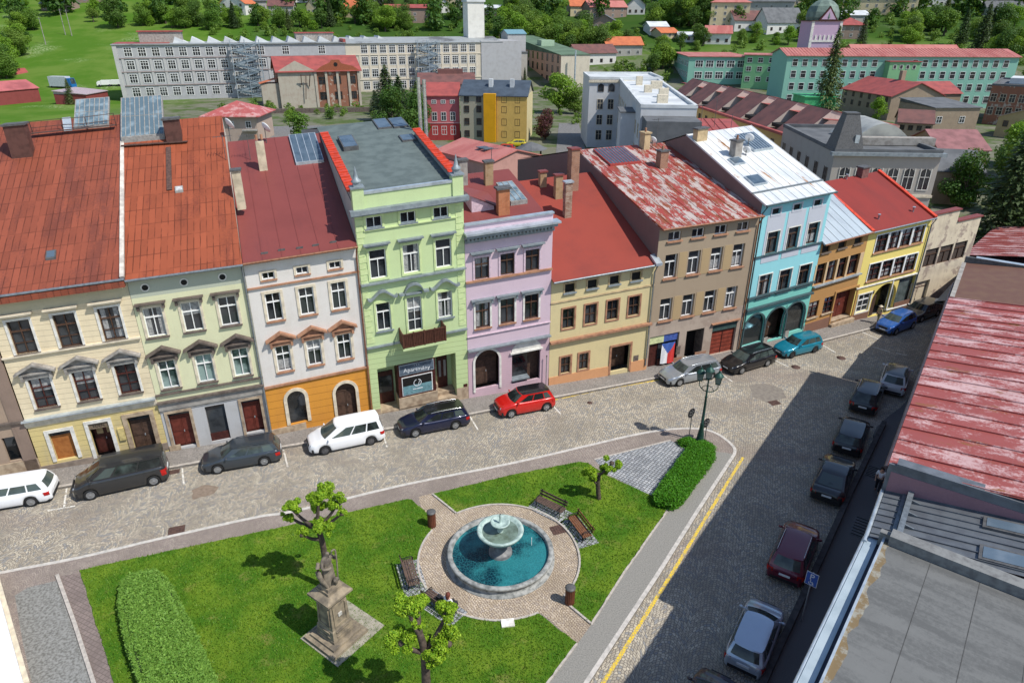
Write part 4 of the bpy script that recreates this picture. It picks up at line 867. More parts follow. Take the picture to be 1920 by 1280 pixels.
# B8: turquoise house
h = House('town_house', 'turquoise and grey striped town house with arched shopfront and white sheet roof', 7, .042)
w8 = plaster('turquoise', (.28, .60, .64), (.22, .49, .52), .2); w8g = plaster('sea_green', (.20, .54, .47), (.16, .42, .37), .25); w8p = plaster('lilac_grey', (.48, .50, .55), (.4, .42, .46), .2)
h.row(3, (1449,392,1462,400), (1527,376,1540,384), lay='0', pane=m_black, sur=w8p)
h.row(3, (1440,437,1456,472), (1517,419,1530,455), lay='T', frame=m_brownf, sur=m_pale, sill=m_tealt, depth=.25, surw=.08); h.row(3, (1425,519,1440,552), (1500,497,1515,534), lay='T', frame=m_brownf, sur=m_pale, sill=m_tealt, depth=.25, surw=.08)
mb = MB(); hs = h.holes[3:6]
for q in hs: mb.box(q[0]-.3, q[1]+.3, -.025, 0, q[3]+.1, 11.35); mb.box(q[0]-.3, q[0]-.09, -.025, 0, 8.2, q[3]+.1); mb.box(q[1]+.09, q[1]+.3, -.025, 0, 8.2, q[3]+.1); mb.box(q[0]-.3, q[1]+.3, -.025, 0, 7.5, 8.0)
h.b(mb, 'grey_panel', w8p)
for q, gl in (((1399,594,1426,645), 1), ((1440,582,1466,633), 0), ((1474,572,1501,622), 1)):
    r = h.rect(q)
    if gl: h.window((r[0]+r[1])/2, r[1]-r[0], r[2]+.3, r[3], '0', arch=True, sur=m_tealt, name='arched_window', pane=glassmat('arch_glass', (.015, .017, .018), (.035, .04, .04)), surw=.12)
    else: h.door(None, m_door, True, rect=(r[0], r[1], .1, r[3]), depth=.8, sur=m_tealt, surw=.12)
    h.panel(None, -.04, m_concr, 'plinth', (r[1]+.25, r[1]+.7, -.5, .55))
h.ledge(4.6, .14, .2, m_tealt, name='belt_course'); h.ledge(3.6, .16, .28, m_tealt, name='cornice'); h.ledge(8.06, .12, .12, m_tealt, name='belt_course'); h.ledge(1.9, .1, .04, m_tealt, 0, .5, 'impost')
h.front(12.4, [w8g, w8], [(4.6, 0), (20, 1)])
rf8 = metalroof('white_sheet', (.66, .66, .64), (.52, .55, .57), .45, .65, .7, (1, .3, .3), rust=(.36, .18, .07), rlo=.60, rough=.45, mottle=.15)
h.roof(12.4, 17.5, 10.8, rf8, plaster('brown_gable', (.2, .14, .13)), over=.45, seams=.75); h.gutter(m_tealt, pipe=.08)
mb = MB(); mb.bar(h.pt(-.1, 1.2, h.rz(1.2)+.05), h.pt(h.L, 1.2, h.rz(1.2)+.05), .12, .12); h.b(mb, 'snow_rail', m_gut, h.roofo)
h.chimney((1378,293), .75, .7, 1.25, m_concr, m_lead, 1); h.chimney((1312,262), 1.1, .6, .9, m_tan, m_lead); h.skylight(((1413,349),(1440,346),(1405,332)), m_pv, m_zinc, rise=.15); h.skylight(((1377,311),(1398,308),(1370,299)), m_pv, m_zinc, rise=.15); h.skylight(((1412,284),(1452,282),(1392,254)), m_pv, m_zinc, rise=.2, bars=7)

# B9: ochre low house
h = House('town_house', 'low ochre brown house with four closely set windows and grey blue sheet roof', 8, .06)
w9 = plaster('ochre_brown', (.44, .24, .09), (.36, .20, .08), .25); w9p = plaster('sand_panel', (.58, .42, .25), (.48, .35, .2), .2); m_pl9 = plaster('plinth_red_brown', (.22, .12, .085), (.16, .09, .07), .3)
h.row(3, (1544,457,1555,470), (1604,444,1615,456), lay='0', pane=m_black, sill=m_bstone); z0, z1 = h.row(4, (1530,497,1546,530), (1591,481,1605,512), lay='T', frame=m_redf, depth=.25)
mb = MB(); hs = sorted([q for q in h.holes if z0-.1 < q[2] < z0+.1], key=lambda q: q[0]); xs = [0.05]+[x for q in hs for x in q[:2]]+[h.L-.05]
for i in range(0, len(xs), 2): mb = MB(); mb.box(xs[i], xs[i+1], -.03, 0, z0, z1); h.b(mb, 'wall_panel', w9p)
h.row(2, (1518,567,1531,592), (1547,560,1558,583), lay='D', frame=m_redf, sill=m_sand); r = h.rect((1568,549,1594,598)); h.door(None, m_reddoor, rect=(r[0], r[1], .35, r[3]), depth=.6, sur=w9, fan=.1)
h.ledge(z0-.14, .12, .25, m_zinc, name='belt_course'); h.ledge(-.6, 1.55, .05, m_pl9, 0, r[0]-.2, 'plinth'); mb = MB(); mb.box(r[0]-.1, r[1]+.1, -.35, .6, -.4, .2); mb.box(r[0]-.05, r[1]+.05, 0, .6, .2, .36); h.b(mb, 'steps', m_sand)
h.front(8.3, [w9], [(20, 0)]); rf9 = metalroof('grey_blue_sheet', (.40, .46, .50), (.34, .39, .43), .5, .6, .6, rust=(.28, .24, .2), rlo=.7, rough=.4)
h.roof(8.3, 22, 8.5, rf9, w9, over=.4, seams=.8); h.gutter(m_copper)

# B10: yellow house
h = House('town_house', 'bright yellow house with arched entrance, eight white framed windows and dark red roof', 9, .07)
w10 = plaster('bright_yellow', (.78, .63, .19), (.68, .54, .18), .15)
h.row(4, (1646,442,1660,470), (1713,426,1728,453), lay='D', frame=m_redf, sur=m_white, surw=.09, sill=m_terra); h.row(4, (1632,496,1646,523), (1699,479,1713,505), lay='D', frame=m_redf, sur=m_white, surw=.09, sill=m_terra)
h.row(1, (1611,554,1626,581), (1611,554,1626,581), lay='D', frame=m_white, sur=m_pale, pane=m_glass); r = h.rect((1641,537,1670,588)); h.holes.append((r[0], r[1], .0, r[3], True)); h.panel(None, 1.6, w10, 'porch_wall', (r[0], r[1], 0, r[3])); h.panel(None, .02, m_door, 'porch_gate', (r[0], r[0]+.5, .1, r[3]-.9), .06)
r2 = h.rect((1676,526,1704,568)); h.holes.append(r2+(False,)); h.panel(None, .3, glassmat('shop_glass', (.06, .08, .08), (.14, .17, .17)), 'shop_pane', r2); mb = MB(); mb.box(r2[0]-.1, r2[0], -.05, 0, r2[2], r2[3]+.1); mb.box(r2[1], r2[1]+.1, -.05, 0, r2[2], r2[3]+.1); mb.box(r2[0]-.1, r2[1]+.1, -.12, .25, r2[2]-.1, r2[2]); h.b(mb, 'shop_frame', m_white)
h.ledge(3.25, .12, .1, m_pale, name='belt_course'); h.ledge(-.8, 1.5, .05, m_pl9, 0, r[0]-.1, 'plinth'); h.ledge(-.8, 1.55, .05, m_pl9, r[1]+.1, None, 'plinth')
h.panel((1633,546,1638,550), -.05, m_black, 'name_plate', th=.04)
h.front(8.65, [w10], [(20, 0)], reveal=.25, z0=-1); rf10 = metalroof('dark_red_roofing', (.235, .032, .026), (.19, .03, .026), .4, .7, .5, rough=.8, mottle=.15)
h.roof(8.6, 21, 6.8, rf10, w10, over=.35); h.gutter(m_gut, pipe=7.4); mb = MB()
mb.bar(h.pt(h.L-.05, -.35, h.ze+.1), h.pt(h.L-.05, 6.8, h.zr+.1), .3, .16); mb.bar(h.pt(.05, -.35, h.ze+.1), h.pt(.05, 6.8, h.zr+.1), .3, .16); h.b(mb, 'verge', m_redp, h.roofo)
h.chimney((1616,330), .8, .7, .8, plain('maroon_stack', (.2, .09, .08), .8), m_lead); mb = MB()
for px in ((1647,411),(1712,397),(1587,336)): u, d, z = h.onroof(*px); x, y, _ = h.pt(u, d, 0); mb.lathe([(.07, z-.1), (.07, z+.35), (.13, z+.36), (.13, z+.45)], 10, c=(x, y, 0))
h.b(mb, 'roof_vent', m_zinc, h.roofo)

# B11: bare plaster wall of a roofless house
d_ = Vector((math.cos(R_(24)), math.sin(R_(24)), 0)); h = House('ruined_house', 'roofless ruin with peeling plaster wall and red capped stepped top right of the yellow house', 10, .05, B=FW[-2]+d_*7)
w11 = plaster('peeling_plaster', (.62, .53, .39), (.38, .31, .24), .7, blot=(.33, .26, .21), blot_lo=.51)
h.row(3, (1737,470,1752,497), (1792,455,1806,482), lay='T', frame=m_brownf, pane=plain('bricked_dark', (.07, .05, .04), .8)); r = h.rect((1712,532,1731,571)); h.door(None, m_door, rect=(r[0], r[1], -.3, r[3]), depth=.3)
h.front(8.1, [w11], [(20, 0)], u1=6.9, z0=-1.5); mb = MB(); mb.box(.02, 3.55, 0, .4, 8.1, 9.25); mb.box(.02, 6.9, .26, .42, -1, 8.1); mb.quad((6.9, 0, -1.5), (6.9, 9, -1.5), (6.9, 9, 5), (6.9, 0, 8.1)); mb.quad((.05, .4, -1), (.05, 9, -1), (.05, 9, 7), (.05, .4, 9)); mb.quad((.05, 9, -1), (6.9, 9, -1), (6.9, 9, 5), (.05, 9, 5)); h.b(mb, 'wall_top', w11)
mb = MB(); mb.box(0, 3.65, -.12, .55, 9.25, 9.37); mb.box(3.6, 7.0, -.12, .55, 8.1, 8.22); h.b(mb, 'wall_capping', rf3)

# B0: the brown house at the left picture edge
A0 = FW[1]-Vector((math.cos(R_(17)), math.sin(R_(17)), 0))*9; h = House('town_house', 'brown rendered house with large dark shop window at the left picture edge', 0, .05, A=A0, B=FW[1].copy())
w0 = plaster('brown_render', (.36, .27, .2), (.25, .18, .14), .4); m_sh = glassmat('dark_shop', (.008, .01, .012), (.03, .035, .03))
r = h.rect((2,822,56,858)); h.holes.append(r+(False,)); h.panel(None, .15, m_sh, 'shop_pane', r); r = h.rect((-60,742,8,775)); h.window((r[0]+r[1])/2-.3, 1.2, r[2], r[3], 'X', m_brownf, sill=m_bstone)
h.ledge(3.2, .14, .2, m_bstone); h.ledge(-.4, 1.0, .06, m_sand, name='plinth'); h.front(11.3, [w0], [(20, 0)], u1=h.L-.05)
mb = MB(); mb.box(h.L-.75, h.L-.06, -.06, 0, -.4, 11.2); h.b(mb, 'pilaster', plaster('brown_pilaster', (.26, .19, .15)))
# ---------------------------------------------------------------- houses on the right, seen from above
RN0 = Vector((13.75, 20.4, 0)); RA = R_(54.6)
m_rust = metalroof('flaking_red_sheet', (.30, .075, .065), (.56, .37, .36), .46, .62, 1.0, (1.0, .42, .42), rust=(.24, .095, .035), rlo=.60, rough=.5)
m_browns = plain('brown_sheet', (.125, .062, .045), .7, scale=1.5, col2=(.155, .085, .055)); m_greyr = plain('grey_bitumen', (.085, .085, .085), .9, scale=1.5, col2=(.06, .06, .062), bumpv=.2)
m_purple = plaster('purple_wall', (.28, .16, .185), (.22, .13, .15), .25); m_anth = plain('anthracite_sheet', (.15, .165, .18), .45, .3, scale=2, col2=(.12, .13, .145)); m_fl = plain('flashing_grey', (.16, .175, .195), .5, .3, scale=2)
m_bit = metalroof('old_bitumen', (.155, .157, .152), (.105, .107, .105), .42, .64, 1.3, (1, .16, .16), rust=(.20, .18, .13), rlo=.66, rough=.95)
rr = empty('side_house', RN0, RA, 'purple walled house with flaking red and white sheet roof at the right picture edge', 'house')
mb = MB(); tp = math.tan(R_(5)); U0, U1, DD = .35, 21.0, 14.0; Z = lambda d, z=10.3: z+tp*d
mb.add([(U0, .12, Z(-.12)), (U1, .12, Z(-.12)), (U1, -DD, Z(DD)), (U0, -DD, Z(DD)), (U0, .12, Z(-.12)-.1), (U1, .12, Z(-.12)-.1)], [(3,2,1,0), (0,1,5,4)])
for i in range(20): u = U0+.05+i*(U1-U0-.1)/19; mb.bar((u, .12, Z(-.12)+.03), (u, -DD, Z(DD)+.03), .035, .06)
ro = mb.build('roof', m_rust, rr)
mb = MB(); mb.box(.3, 26.5, -DD, -.03, -.5, 10.15); mb.box(26.5, 28.7, -DD, -1.2, -.5, 10.15); mb.add([(28.75, .3, -1), (57.5, -1.2, -1), (57.5, -1.2, 1.8), (28.75, .3, 5.7), (57.5, -9, -1), (57.5, -9, 1.8)], [(0,1,2,3), (1,4,5,2)]); mb.quad((28.75, .3, -1), (28.75, .3, 5.7), (28.75, -.03, 5.7), (28.75, -.03, -1)); mb.build('wall', m_purple, rr)
mb = MB(); mb.tube([(U0, .17, 10.22), (24, .17, 10.22)], .07, 8); mb.build('gutter', plain('dark_gutter', (.07, .05, .055), .4, .3), rr)
mb = MB(); mb.quad((U1, .10, 10.34), (28.9, -.0, 10.34), (28.9, -DD, Z(DD)+.05), (U1, -DD, Z(DD)+.05)); mb.box(U1-.05, U1+.05, -DD, .1, 10.2, 10.36); mb.build('brown_roof', m_browns, rr)
mb = MB(); mb.add([(33.5, 1.1, 5.7), (62, -.6, 2), (62, -DD, 2.4), (28.9, -DD, 8.3), (28.9, 0, 7.6)], [(4,3,2,1), (4,1,0)]); mb.box(33.4, 34.3, .6, 1.15, 5.6, 5.71); mb.build('grey_roof', m_greyr, rr)
mb = MB(); mb.box(28.8, 29.0, -DD, .0, 10.3, 10.75); mb.build('upstand', m_lead, rr); mb = MB(); mb.box(28.75, 29.15, -DD, -.6, 10.75, 10.8); mb.build('capping', m_zinc, rr)
mb = MB(); mb.box(21.02, 28.7, -.14, .1, 10.345, 10.385); mb.build('verge_tiles', m_concr, rr)
mb = MB(); mb.box(8.3, 10.2, -.04, .03, -.3, 2.0); mb.box(6, 7.2, -.04, .03, -.3, 1.2); mb.build('plinth', m_concr, rr)
# metal roof with skylights
r2 = empty('side_house', RN0+Vector((math.cos(RA), math.sin(RA), 0))*-2.6, RA, 'house with grey seamed metal roof and two skylights at the lower right picture edge', 'house')
tp2 = math.tan(R_(8)); Z2 = lambda d: 9.25+tp2*d
mb = MB(); mb.add([(-.1, -.02, Z2(.02)), (2.92, -.02, Z2(.02)), (2.92, -DD, Z2(DD)), (-.1, -DD, Z2(DD)), (-.1, -.02, Z2(0)-.1), (2.92, -.02, Z2(0)-.1)], [(3,2,1,0), (0,1,5,4)])
for i in range(8): u = .1+i*.4; mb.bar((u, -.02, Z2(.02)+.02), (u, -DD, Z2(DD)+.02), .03, .06)
ro2 = mb.build('roof', m_anth, r2); mb = MB(); mb.box(-.1, 2.9, -DD, -.08, -.5, 9.05); mb.build('wall', m_purple, r2)
mb = MB(); mb.box(2.92, 3.0, -DD, .1, 9.0, 10.45); mb.box(2.88, 3.35, -DD, -.15, 10.45, 10.55); mb.build('flashing', m_fl, r2)
mb = MB(); mb.tube([(-.4, .06, 9.2), (3.0, .06, 9.2)], .075, 8); mb.build('gutter', m_zinc, r2)
mb = MB(); mb.box(-.1, 2.9, -.92, -.74, Z2(.8)+.12, Z2(.8)+.26); mb.box(-.1, 2.9, -.72, -.60, Z2(.8)+.02, Z2(.8)+.06)
for u in (.1, .9, 1.7, 2.5): mb.bar((u, -.83, Z2(.8)), (u, -.83, Z2(.8)+.2), .06); mb.bar((u, -.83, Z2(.8)+.15), (u, -1.2, Z2(1.2)+.03), .05)
mb.build('snow_rail', m_gut, ro2)
for u0, u1 in ((.12, .92), (1.95, 2.65)):
    mb = MB(); d0, d1 = 3.05, 5.2; mb.add([(u0, -d0, Z2(d0)+.09), (u1, -d0, Z2(d0)+.09), (u1, -d1, Z2(d1)+.09), (u0, -d1, Z2(d1)+.09), (u0, -d0, Z2(d0)-.05), (u1, -d0, Z2(d0)-.05), (u1, -d1, Z2(d1)-.05), (u0, -d1, Z2(d1)-.05)], [(3,2,1,0), (0,1,5,4), (1,2,6,5), (3,0,4,7), (2,3,7,6)])
    fo = mb.build('skylight', m_lead, ro2); mb = MB(); g = .1; mb.quad((u0+g, -d1+g, Z2(d1-g)+.105), (u1-g, -d1+g, Z2(d1-g)+.105), (u1-g, -d0-g, Z2(d0+g)+.105), (u0+g, -d0-g, Z2(d0+g)+.105)); mb.build('pane', glassmat('roof_glass', (.10, .14, .18), (.16, .20, .24), .1), fo)
# flat roofed house with parapet
r3 = empty('side_house', RN0+Vector((math.cos(RA), math.sin(RA), 0))*-2.75, R_(51.6), 'flat roofed house with worn bitumen roof in the lower right corner', 'house')
mb = MB(); mb.box(-14, -.1, -DD, -.5, 9.3, 9.5); mb.build('roof', m_bit, r3); mb = MB(); mb.box(-.35, .12, -DD, -.62, 9.0, 9.86); mb.box(-.1, .12, -.62, -.3, 9.0, 9.7); mb.build('parapet', plain('parapet_bitumen', (.20, .205, .20), .95, scale=4, col2=(.14, .14, .14)), r3)
mb = MB()
for k in range(5): mb.box(-14, -.4, -1.9-k*1.35, -1.88-k*1.35, 9.5, 9.505)
mb.build('roof_seam', plain('seam_dark', (.07, .07, .068), .9), r3); mb = MB(); mb.box(-14, -.1, -.5, -.43, 9.2, 9.56); mb.build('edge_strip', m_zinc, r3); mb = MB(); mb.box(-14, -.12, -.43, -.3, 9.1, 9.16); mb.build('dark_gutter', plain('blue_black', (.03, .035, .06), .5), r3)
mb = MB(); mb.box(-14, .1, -.3, .05, 9.14, 9.2); mb.build('ledge', plain('pale_zinc', (.40, .47, .51), .5, .2, scale=1.2, col2=(.33, .40, .44)), r3); mb = MB(); mb.tube([(-14, .1, 9.12), (.1, .1, 9.12)], .06, 8); mb.build('gutter', m_zinc, r3)
mb = MB(); mb.box(-14, -.05, -DD, -.1, -.5, 9.1); mb.build('wall', m_purple, r3)
def rust_mat():
    m, t, b = nt('moss_rust'); v = coord(t); t.links.new(mix(t, ramp(t, noise(t, v, 2.5, 6, .7), .45, .6), (.17, .12, .06), (.26, .25, .21)), b.inputs['Base Color']); b.inputs['Roughness'].default_value = .95; return m
mb = MB(); A_ = [(-14+.25*i, -.5, 9.504) for i in range(56)]; B_ = [(-14+.25*i, -.5-.08-.16*random.random()-.12*math.sin(i*.35)**2, 9.504) for i in range(56)]; mb.grid([B_, A_], smooth=False); mb.build('moss_band', rust_mat(), r3)
# low roof beyond
p = RN0+Vector((math.cos(RA), math.sin(RA), 0))*63; r4 = empty('side_house', p, RA-R_(8), 'house with worn red sheet roof beyond the grey bitumen roof at the right edge', 'house')
mb = MB(); mb.add([(-3, .2, 2.4), (12, .2, 2.4), (12, -7, 3.8), (-3, -7, 3.8), (12, -14, 2.4), (-3, -14, 2.4)], [(3,2,1,0), (5,4,2,3)])
for i in range(16): mb.bar((-3+i, .2, 2.43), (-3+i, -7, 3.83), .05, .06)
mb.build('roof', m_rust, r4); mb = MB(); mb.box(-2.9, 11.9, -13.8, 0, -3, 2.3); mb.build('wall', m_purple, r4)
# low annex at the lower left
a, b_ = G(2, 1088), G(66, 1310); d = (b_-a); L = d.length; rz = math.atan2(d.y, d.x); t_ = empty('annex', a, rz, 'low white topped annex with red brick base in the lower left corner', 'annex')
mb = MB(); mb.box(-.3, L, -4, -.02, -.1, .95); mb.build('wall', brickmat('red_brick_base', (.36, .16, .11), (.30, .13, .09), (.45, .38, .32)), t_); mb = MB()
mb.box(-.4, L, -4, .06, .95, 1.05); mb.build('ledge', m_cream, t_); mb = MB(); mb.box(2.4, L, -4, -.12, 1.05, 1.3); mb.build('roof', plain('white_cover', (.80, .80, .79), .5, var=.04), t_); mb = MB(); mb.box(-.2, 2.35, -4, -.3, 1.05, 1.25); mb.build('glass_roof', m_skyl, t_)
mb = MB(); mb.box(.25, .8, -.02, .01, .2, .85); mb.box(1.1, 2.3, -.02, .01, .2, .85); mb.build('opening', m_black, t_)
# ---------------------------------------------------------------- parked cars
m_cglass = glassmat('car_glass', (.014, .018, .018), (.075, .10, .092), .05); m_tyre = plain('tyre', (.018, .018, .018), .85, var=.1); m_alloy = plain('alloy', (.45, .46, .47), .35, .7, var=.1)
m_trim = plain('black_trim', (.02, .02, .021), .55, var=.1); m_head = plain('headlamp', (.45, .47, .5), .12, .2, var=.2, scale=20); m_tail = plain('tail_lamp', (.42, .015, .012), .2, var=.2); m_plate = plain('number_plate', (.72, .73, .72), .5, var=.03); m_chrome = plain('chrome_rail', (.6, .61, .62), .22, .9, var=.05)
def lerp(a, b, t): return a+(b-a)*t
def interp(P, x):
    if x <= P[0][0]: return P[0][1]
    for (a, va), (b, vb) in zip(P, P[1:]):
        if x <= b:
            t = (x-a)/(b-a); t = t*t*(3-2*t)*.5+t*.5; return va+(vb-va)*t
    return P[-1][1]
def make_car(label, paint, pos, ang, L=4.6, W=1.82, H=1.47, wb=2.7, kind='estate', roofmat=None, rails=None, alloy=None, fo=.9, cat='car', group='cars parked round the square', plate=True, wr=.325, steer=0):
    """body lofted from stations; the cabin, its glass, lamps, wheels, mirrors and plates are parts"""
    hw = W/2; root = empty('parked_car' if kind != 'van' else 'parked_van', pos, ang, label, 'van' if kind == 'van' else cat, group)
    xf_, xr_ = L/2, -L/2; xw1 = xf_-fo; xw2 = xw1-wb
    K = dict(estate=dict(cowl=.98, hood=.74, belt=.93, wsx=1.28, wst=.62, rb=.10, rt=.42, deck=.96, wrf=.60),
             suv=dict(cowl=1.06, hood=.86, belt=1.03, wsx=1.12, wst=.66, rb=.12, rt=.48, deck=1.02, wrf=.62),
             hatch=dict(cowl=.99, hood=.76, belt=.95, wsx=1.06, wst=.66, rb=.10, rt=.42, deck=.98, wrf=.60),
             fast=dict(cowl=.94, hood=.72, belt=.92, wsx=1.42, wst=.70, rb=.42, rt=1.55, deck=.98, wrf=.56),
             mpv=dict(cowl=1.06, hood=.80, belt=1.00, wsx=1.02, wst=.92, rb=.09, rt=.30, deck=1.04, wrf=.64),
             van=dict(cowl=1.18, hood=.92, belt=1.16, wsx=.86, wst=.80, rb=.04, rt=.14, deck=1.2, wrf=.76))[kind]
    top = [(xr_, .62), (xr_+.03, .80), (xr_+.1, K['deck']-.08), (xr_+.25, K['deck']), (xf_-K['wsx']-.6, K['belt']+.01), (xf_-K['wsx'], K['cowl']), (xf_-.45, K['hood']+.06), (xf_-.14, K['hood']-.05), (xf_-.03, .60), (xf_, .52)]
    wid = [(xr_, hw*.80), (xr_+.06, hw*.90), (xr_+.35, hw*.985), (0, hw), (xf_-.8, hw*.985), (xf_-.32, hw*.93), (xf_-.1, hw*.80), (xf_, hw*.62)]
    xs = sorted(set([round(xr_+(xf_-xr_)*i/64, 4) for i in range(65)]+[xr_+.03, xr_+.06, xf_-.03, xf_-.06]))
    def zb(x):
        z = .20+.08*max(0, (abs(x)-(L/2-.35))/.35)
        for xw in (xw1, xw2):
            r = wr+.055
            if abs(x-xw) < r: z = max(z, wr+math.sqrt(r*r-(x-xw)**2)-.02)
        return z
    P = []
    for x in xs:
        zt, w_ = interp(top, x), interp(wid, x); b_ = min(zb(x), zt-.06); row = []
        prof = [(.93, 0), (.985, .12), (1.0, .38), (.995, .62), (.97, .84), (.93, .95), (.86, 1.0), (.55, 1.025), (0, 1.035)]
        for fy, fz in prof:
            z = b_+(zt-b_)*min(fz, 1)+(max(fz-1, 0)*1.0*zt)
            row.append((x, w_*fy, z))
        P.append([(p[0], -p[1], p[2]) for p in row]+[(p[0], p[1], p[2]) for p in row[-2::-1]])
    mb = MB(); mb.grid(P, smooth=True, flip=False); mb.add(P[0], [tuple(range(len(P[0])))[::-1]]); mb.add(P[-1], [tuple(range(len(P[-1])))]); body = mb.build('body', paint, root)
    mb = MB(); mb.box(xr_+.15, xf_-.15, -hw*.9, hw*.9, .17, .5); mb.build('underbody', m_trim, root)
    # cabin
    cb0, cb1 = xf_-K['wsx'], xr_+K['rb']+.02; cr0, cr1 = cb0-K['wst'], xr_+K['rt']; zbelt = lambda x: interp(top, max(min(x, cb0), xr_+.12))-.02
    wb_, wt_ = hw*.92, hw*(.80 if kind == 'van' else .735); He = H-.05
    bow = .16 if kind != 'van' else .1
    def ring(t, n=16):
        """outline of the cabin at height fraction t: right side front->rear, rear, left side, front"""
        f0, r0 = lerp(cb0, cr0, t), lerp(cb1, cr1, t**1.3 if kind == 'fast' else t); w_ = lerp(wb_, wt_, t+.18*t*(1-t)); return f0, r0, w_
    def S(side, s, t):
        f0, r0, w_ = ring(t)
        if side in ('R', 'L'):
            x = lerp(f0, r0, s); taper = 1-.05*abs(2*s-1)**3; y = w_*taper; y = -y if side == 'R' else y
        elif side == 'F': y = w_*.95*(1-2*s); x = f0+bow*(1-(1-2*s)**2)*(1-.3*t)
        else: y = w_*.95*(1-2*s); x = r0-.08*(1-(1-2*s)**2)
        z0 = zbelt(x); return Vector((x, y, lerp(z0, He, t)))
    mb = MB(); n = 12; rows = []
    for j in range(7):
        t = j/6; ring_ = [S('R', i/n, t) for i in range(n+1)]+[S('B', 1-i/n, t) for i in range(1, n)]+[S('L', 1-i/n, t) for i in range(n+1)]+[S('F', i/n, t) for i in range(1, n)]
        rows.append(ring_+[ring_[0]])
    mb.grid(rows, smooth=False, flip=False); cab = mb.build('cabin', paint, root)
    f0, r0, w_ = ring(1); G_ = []
    for i in range(13):
        u = i/12; row = []
        for j in range(9):
            v = 1-2*j/8; x = lerp(f0+bow*.7*(1-v*v), r0-.08*(1-v*v), u); tp_ = 1-.05*abs(2*u-1)**3; y = w_*v*tp_*(.95 if u in (0, 1) else 1)
            dome = .05*(1-v**4)*(1-abs(2*u-1)**4); row.append((x, y, He+dome+.002))
        G_.append(row)
    mb = MB(); mb.grid(G_, smooth=True, flip=True); mb.build('roof', roofmat or paint, root)
    def pane(side, s0, s1, t0, t1, name, ns=8, sl0=0, sl1=0):
        P = []
        for j in range(5):
            t = lerp(t0, t1, j/4); row = []
            for i in range(ns+1):
                s = lerp(s0+sl0*j/4, s1+sl1*j/4, i/ns); p = S(side, s, t); d1 = S(side, min(s+.01, 1), t)-S(side, max(s-.01, 0), t); d2 = S(side, s, min(t+.02, 1))-S(side, s, max(t-.02, 0)); nn = d1.cross(d2).normalized()
                ctr = Vector(((cb0+cb1)/2, 0, .8))
                if nn.dot(p-ctr) < 0: nn = -nn
                row.append(p+nn*.012)
            P.append(row)
        mb = MB(); mb.grid(P, smooth=True); return mb.build(name, m_cglass, root)
    pane('F', .045, .955, .06, .93, 'windshield', 12); pane('B', .09, .91, .14 if kind != 'fast' else .2, .90, 'rear_window', 10)
    cuts = dict(estate=[(.12, .40, .16), (.425, .70, 0), (.725, .93, -.02)], suv=[(.12, .42, .14), (.445, .73, 0), (.755, .93, -.04)], hatch=[(.13, .47, .15), (.495, .80, 0), (.825, .93, -.05)], fast=[(.12, .40, .17), (.425, .66, -.02), (.685, .80, -.09)], mpv=[(.13, .41, .13), (.435, .69, 0), (.715, .94, -.02)], van=[(.10, .28, .06), (.315, .62, 0), (.64, .96, 0)])[kind]
    for sd in ('R', 'L'):
        for a, b_, sl in cuts: pane(sd, a-(.04 if sl > .04 else 0), b_, .10, .86, 'side_window', 6, sl if sl > 0 else 0, sl if sl < 0 else 0)
    if rails:
        for sg in (-1, 1):
            mb = MB(); P = [(lerp(cr0, cr1, .08+.84*i/8), sg*wt_*.93, He+.035+.045*math.sin(math.pi*min(max(i/8*1.0, .0), 1))**.4) for i in range(9)]; mb.tube(P, .022, 6); mb.build('roof_rail', rails, root)
    for xw, st in ((xw1, steer), (xw2, 0)):
        for sg in (-1, 1):
            y = sg*(hw-.115); mb = MB(); pr = [(.01, -.02), (wr*.66, -.03), (wr*.69, -.10), (wr*.93, -.105), (wr, -.07), (wr, .07), (wr*.93, .105), (wr*.69, .10), (wr*.66, .03), (.01, .02)]; mb.lathe(pr, 22)
            wh = link('wheel', mb.mesh('wheel', m_tyre), root, (xw, y, wr)); wh.rotation_euler = (R_(90), 0, st)
            mb = MB(); mb.lathe([(wr*.66, .085), (wr*.62, .10), (wr*.58, .085)], 20); mb.lathe([(wr*.16, .07), (wr*.14, .1), (.001, .1)], 12)
            for k in range(10): a = 2*math.pi*k/10; mb.bar((math.cos(a)*wr*.12, math.sin(a)*wr*.12, .085), (math.cos(a)*wr*.6, math.sin(a)*wr*.6, .088), .035, .02)
            r_ = link('rim', mb.mesh('rim', alloy or m_alloy), wh); r_.rotation_euler = (0 if sg < 0 else math.pi, 0, 0)
            mb = MB(); mb.lathe([(wr*.63, .05), (.001, .05)], 16); d_ = link('brake_disc', mb.mesh('brake_disc', m_trim), wh); d_.rotation_euler = (0 if sg < 0 else math.pi, 0, 0)
    zh = K['hood']-.10
    for sg in (-1, 1):
        q = []
        for k in range(5): x = xf_-.08-.10*k; q.append([(x+.012, sg*(interp(wid, x)*(.93-.05*(4-k)/4)+.008)+0, zh-.10+.015*k), (x+.014, sg*(interp(wid, x)*(.96-.05*(4-k)/4)+.006), zh-.02+.015*k), (x-.02, sg*interp(wid, x)*(.90-.05*(4-k)/4), zh+.05+.02*k)])
        mb = MB(); mb.grid(q, flip=sg < 0); mb.build('headlight', m_head, root)
        zt = K['deck']-(.25 if kind != 'van' else .4); x0 = xr_
        mb = MB(); hh_ = .11 if kind != 'van' else .2
        q = [[(xr_+.02+dx, sg*(y_), zt-hh_), (xr_+.015+dx+.02, sg*(y_), zt), (xr_+.03+dx+.03, sg*y_, zt+hh_)] for dx, y_ in ((-.02, hw*.62), (.0, hw*.80), (.04, hw*.91), (.14, hw*.965), (.3, hw*.995))]
        mb.grid(q, flip=sg > 0); mb.build('taillight', m_tail, root)
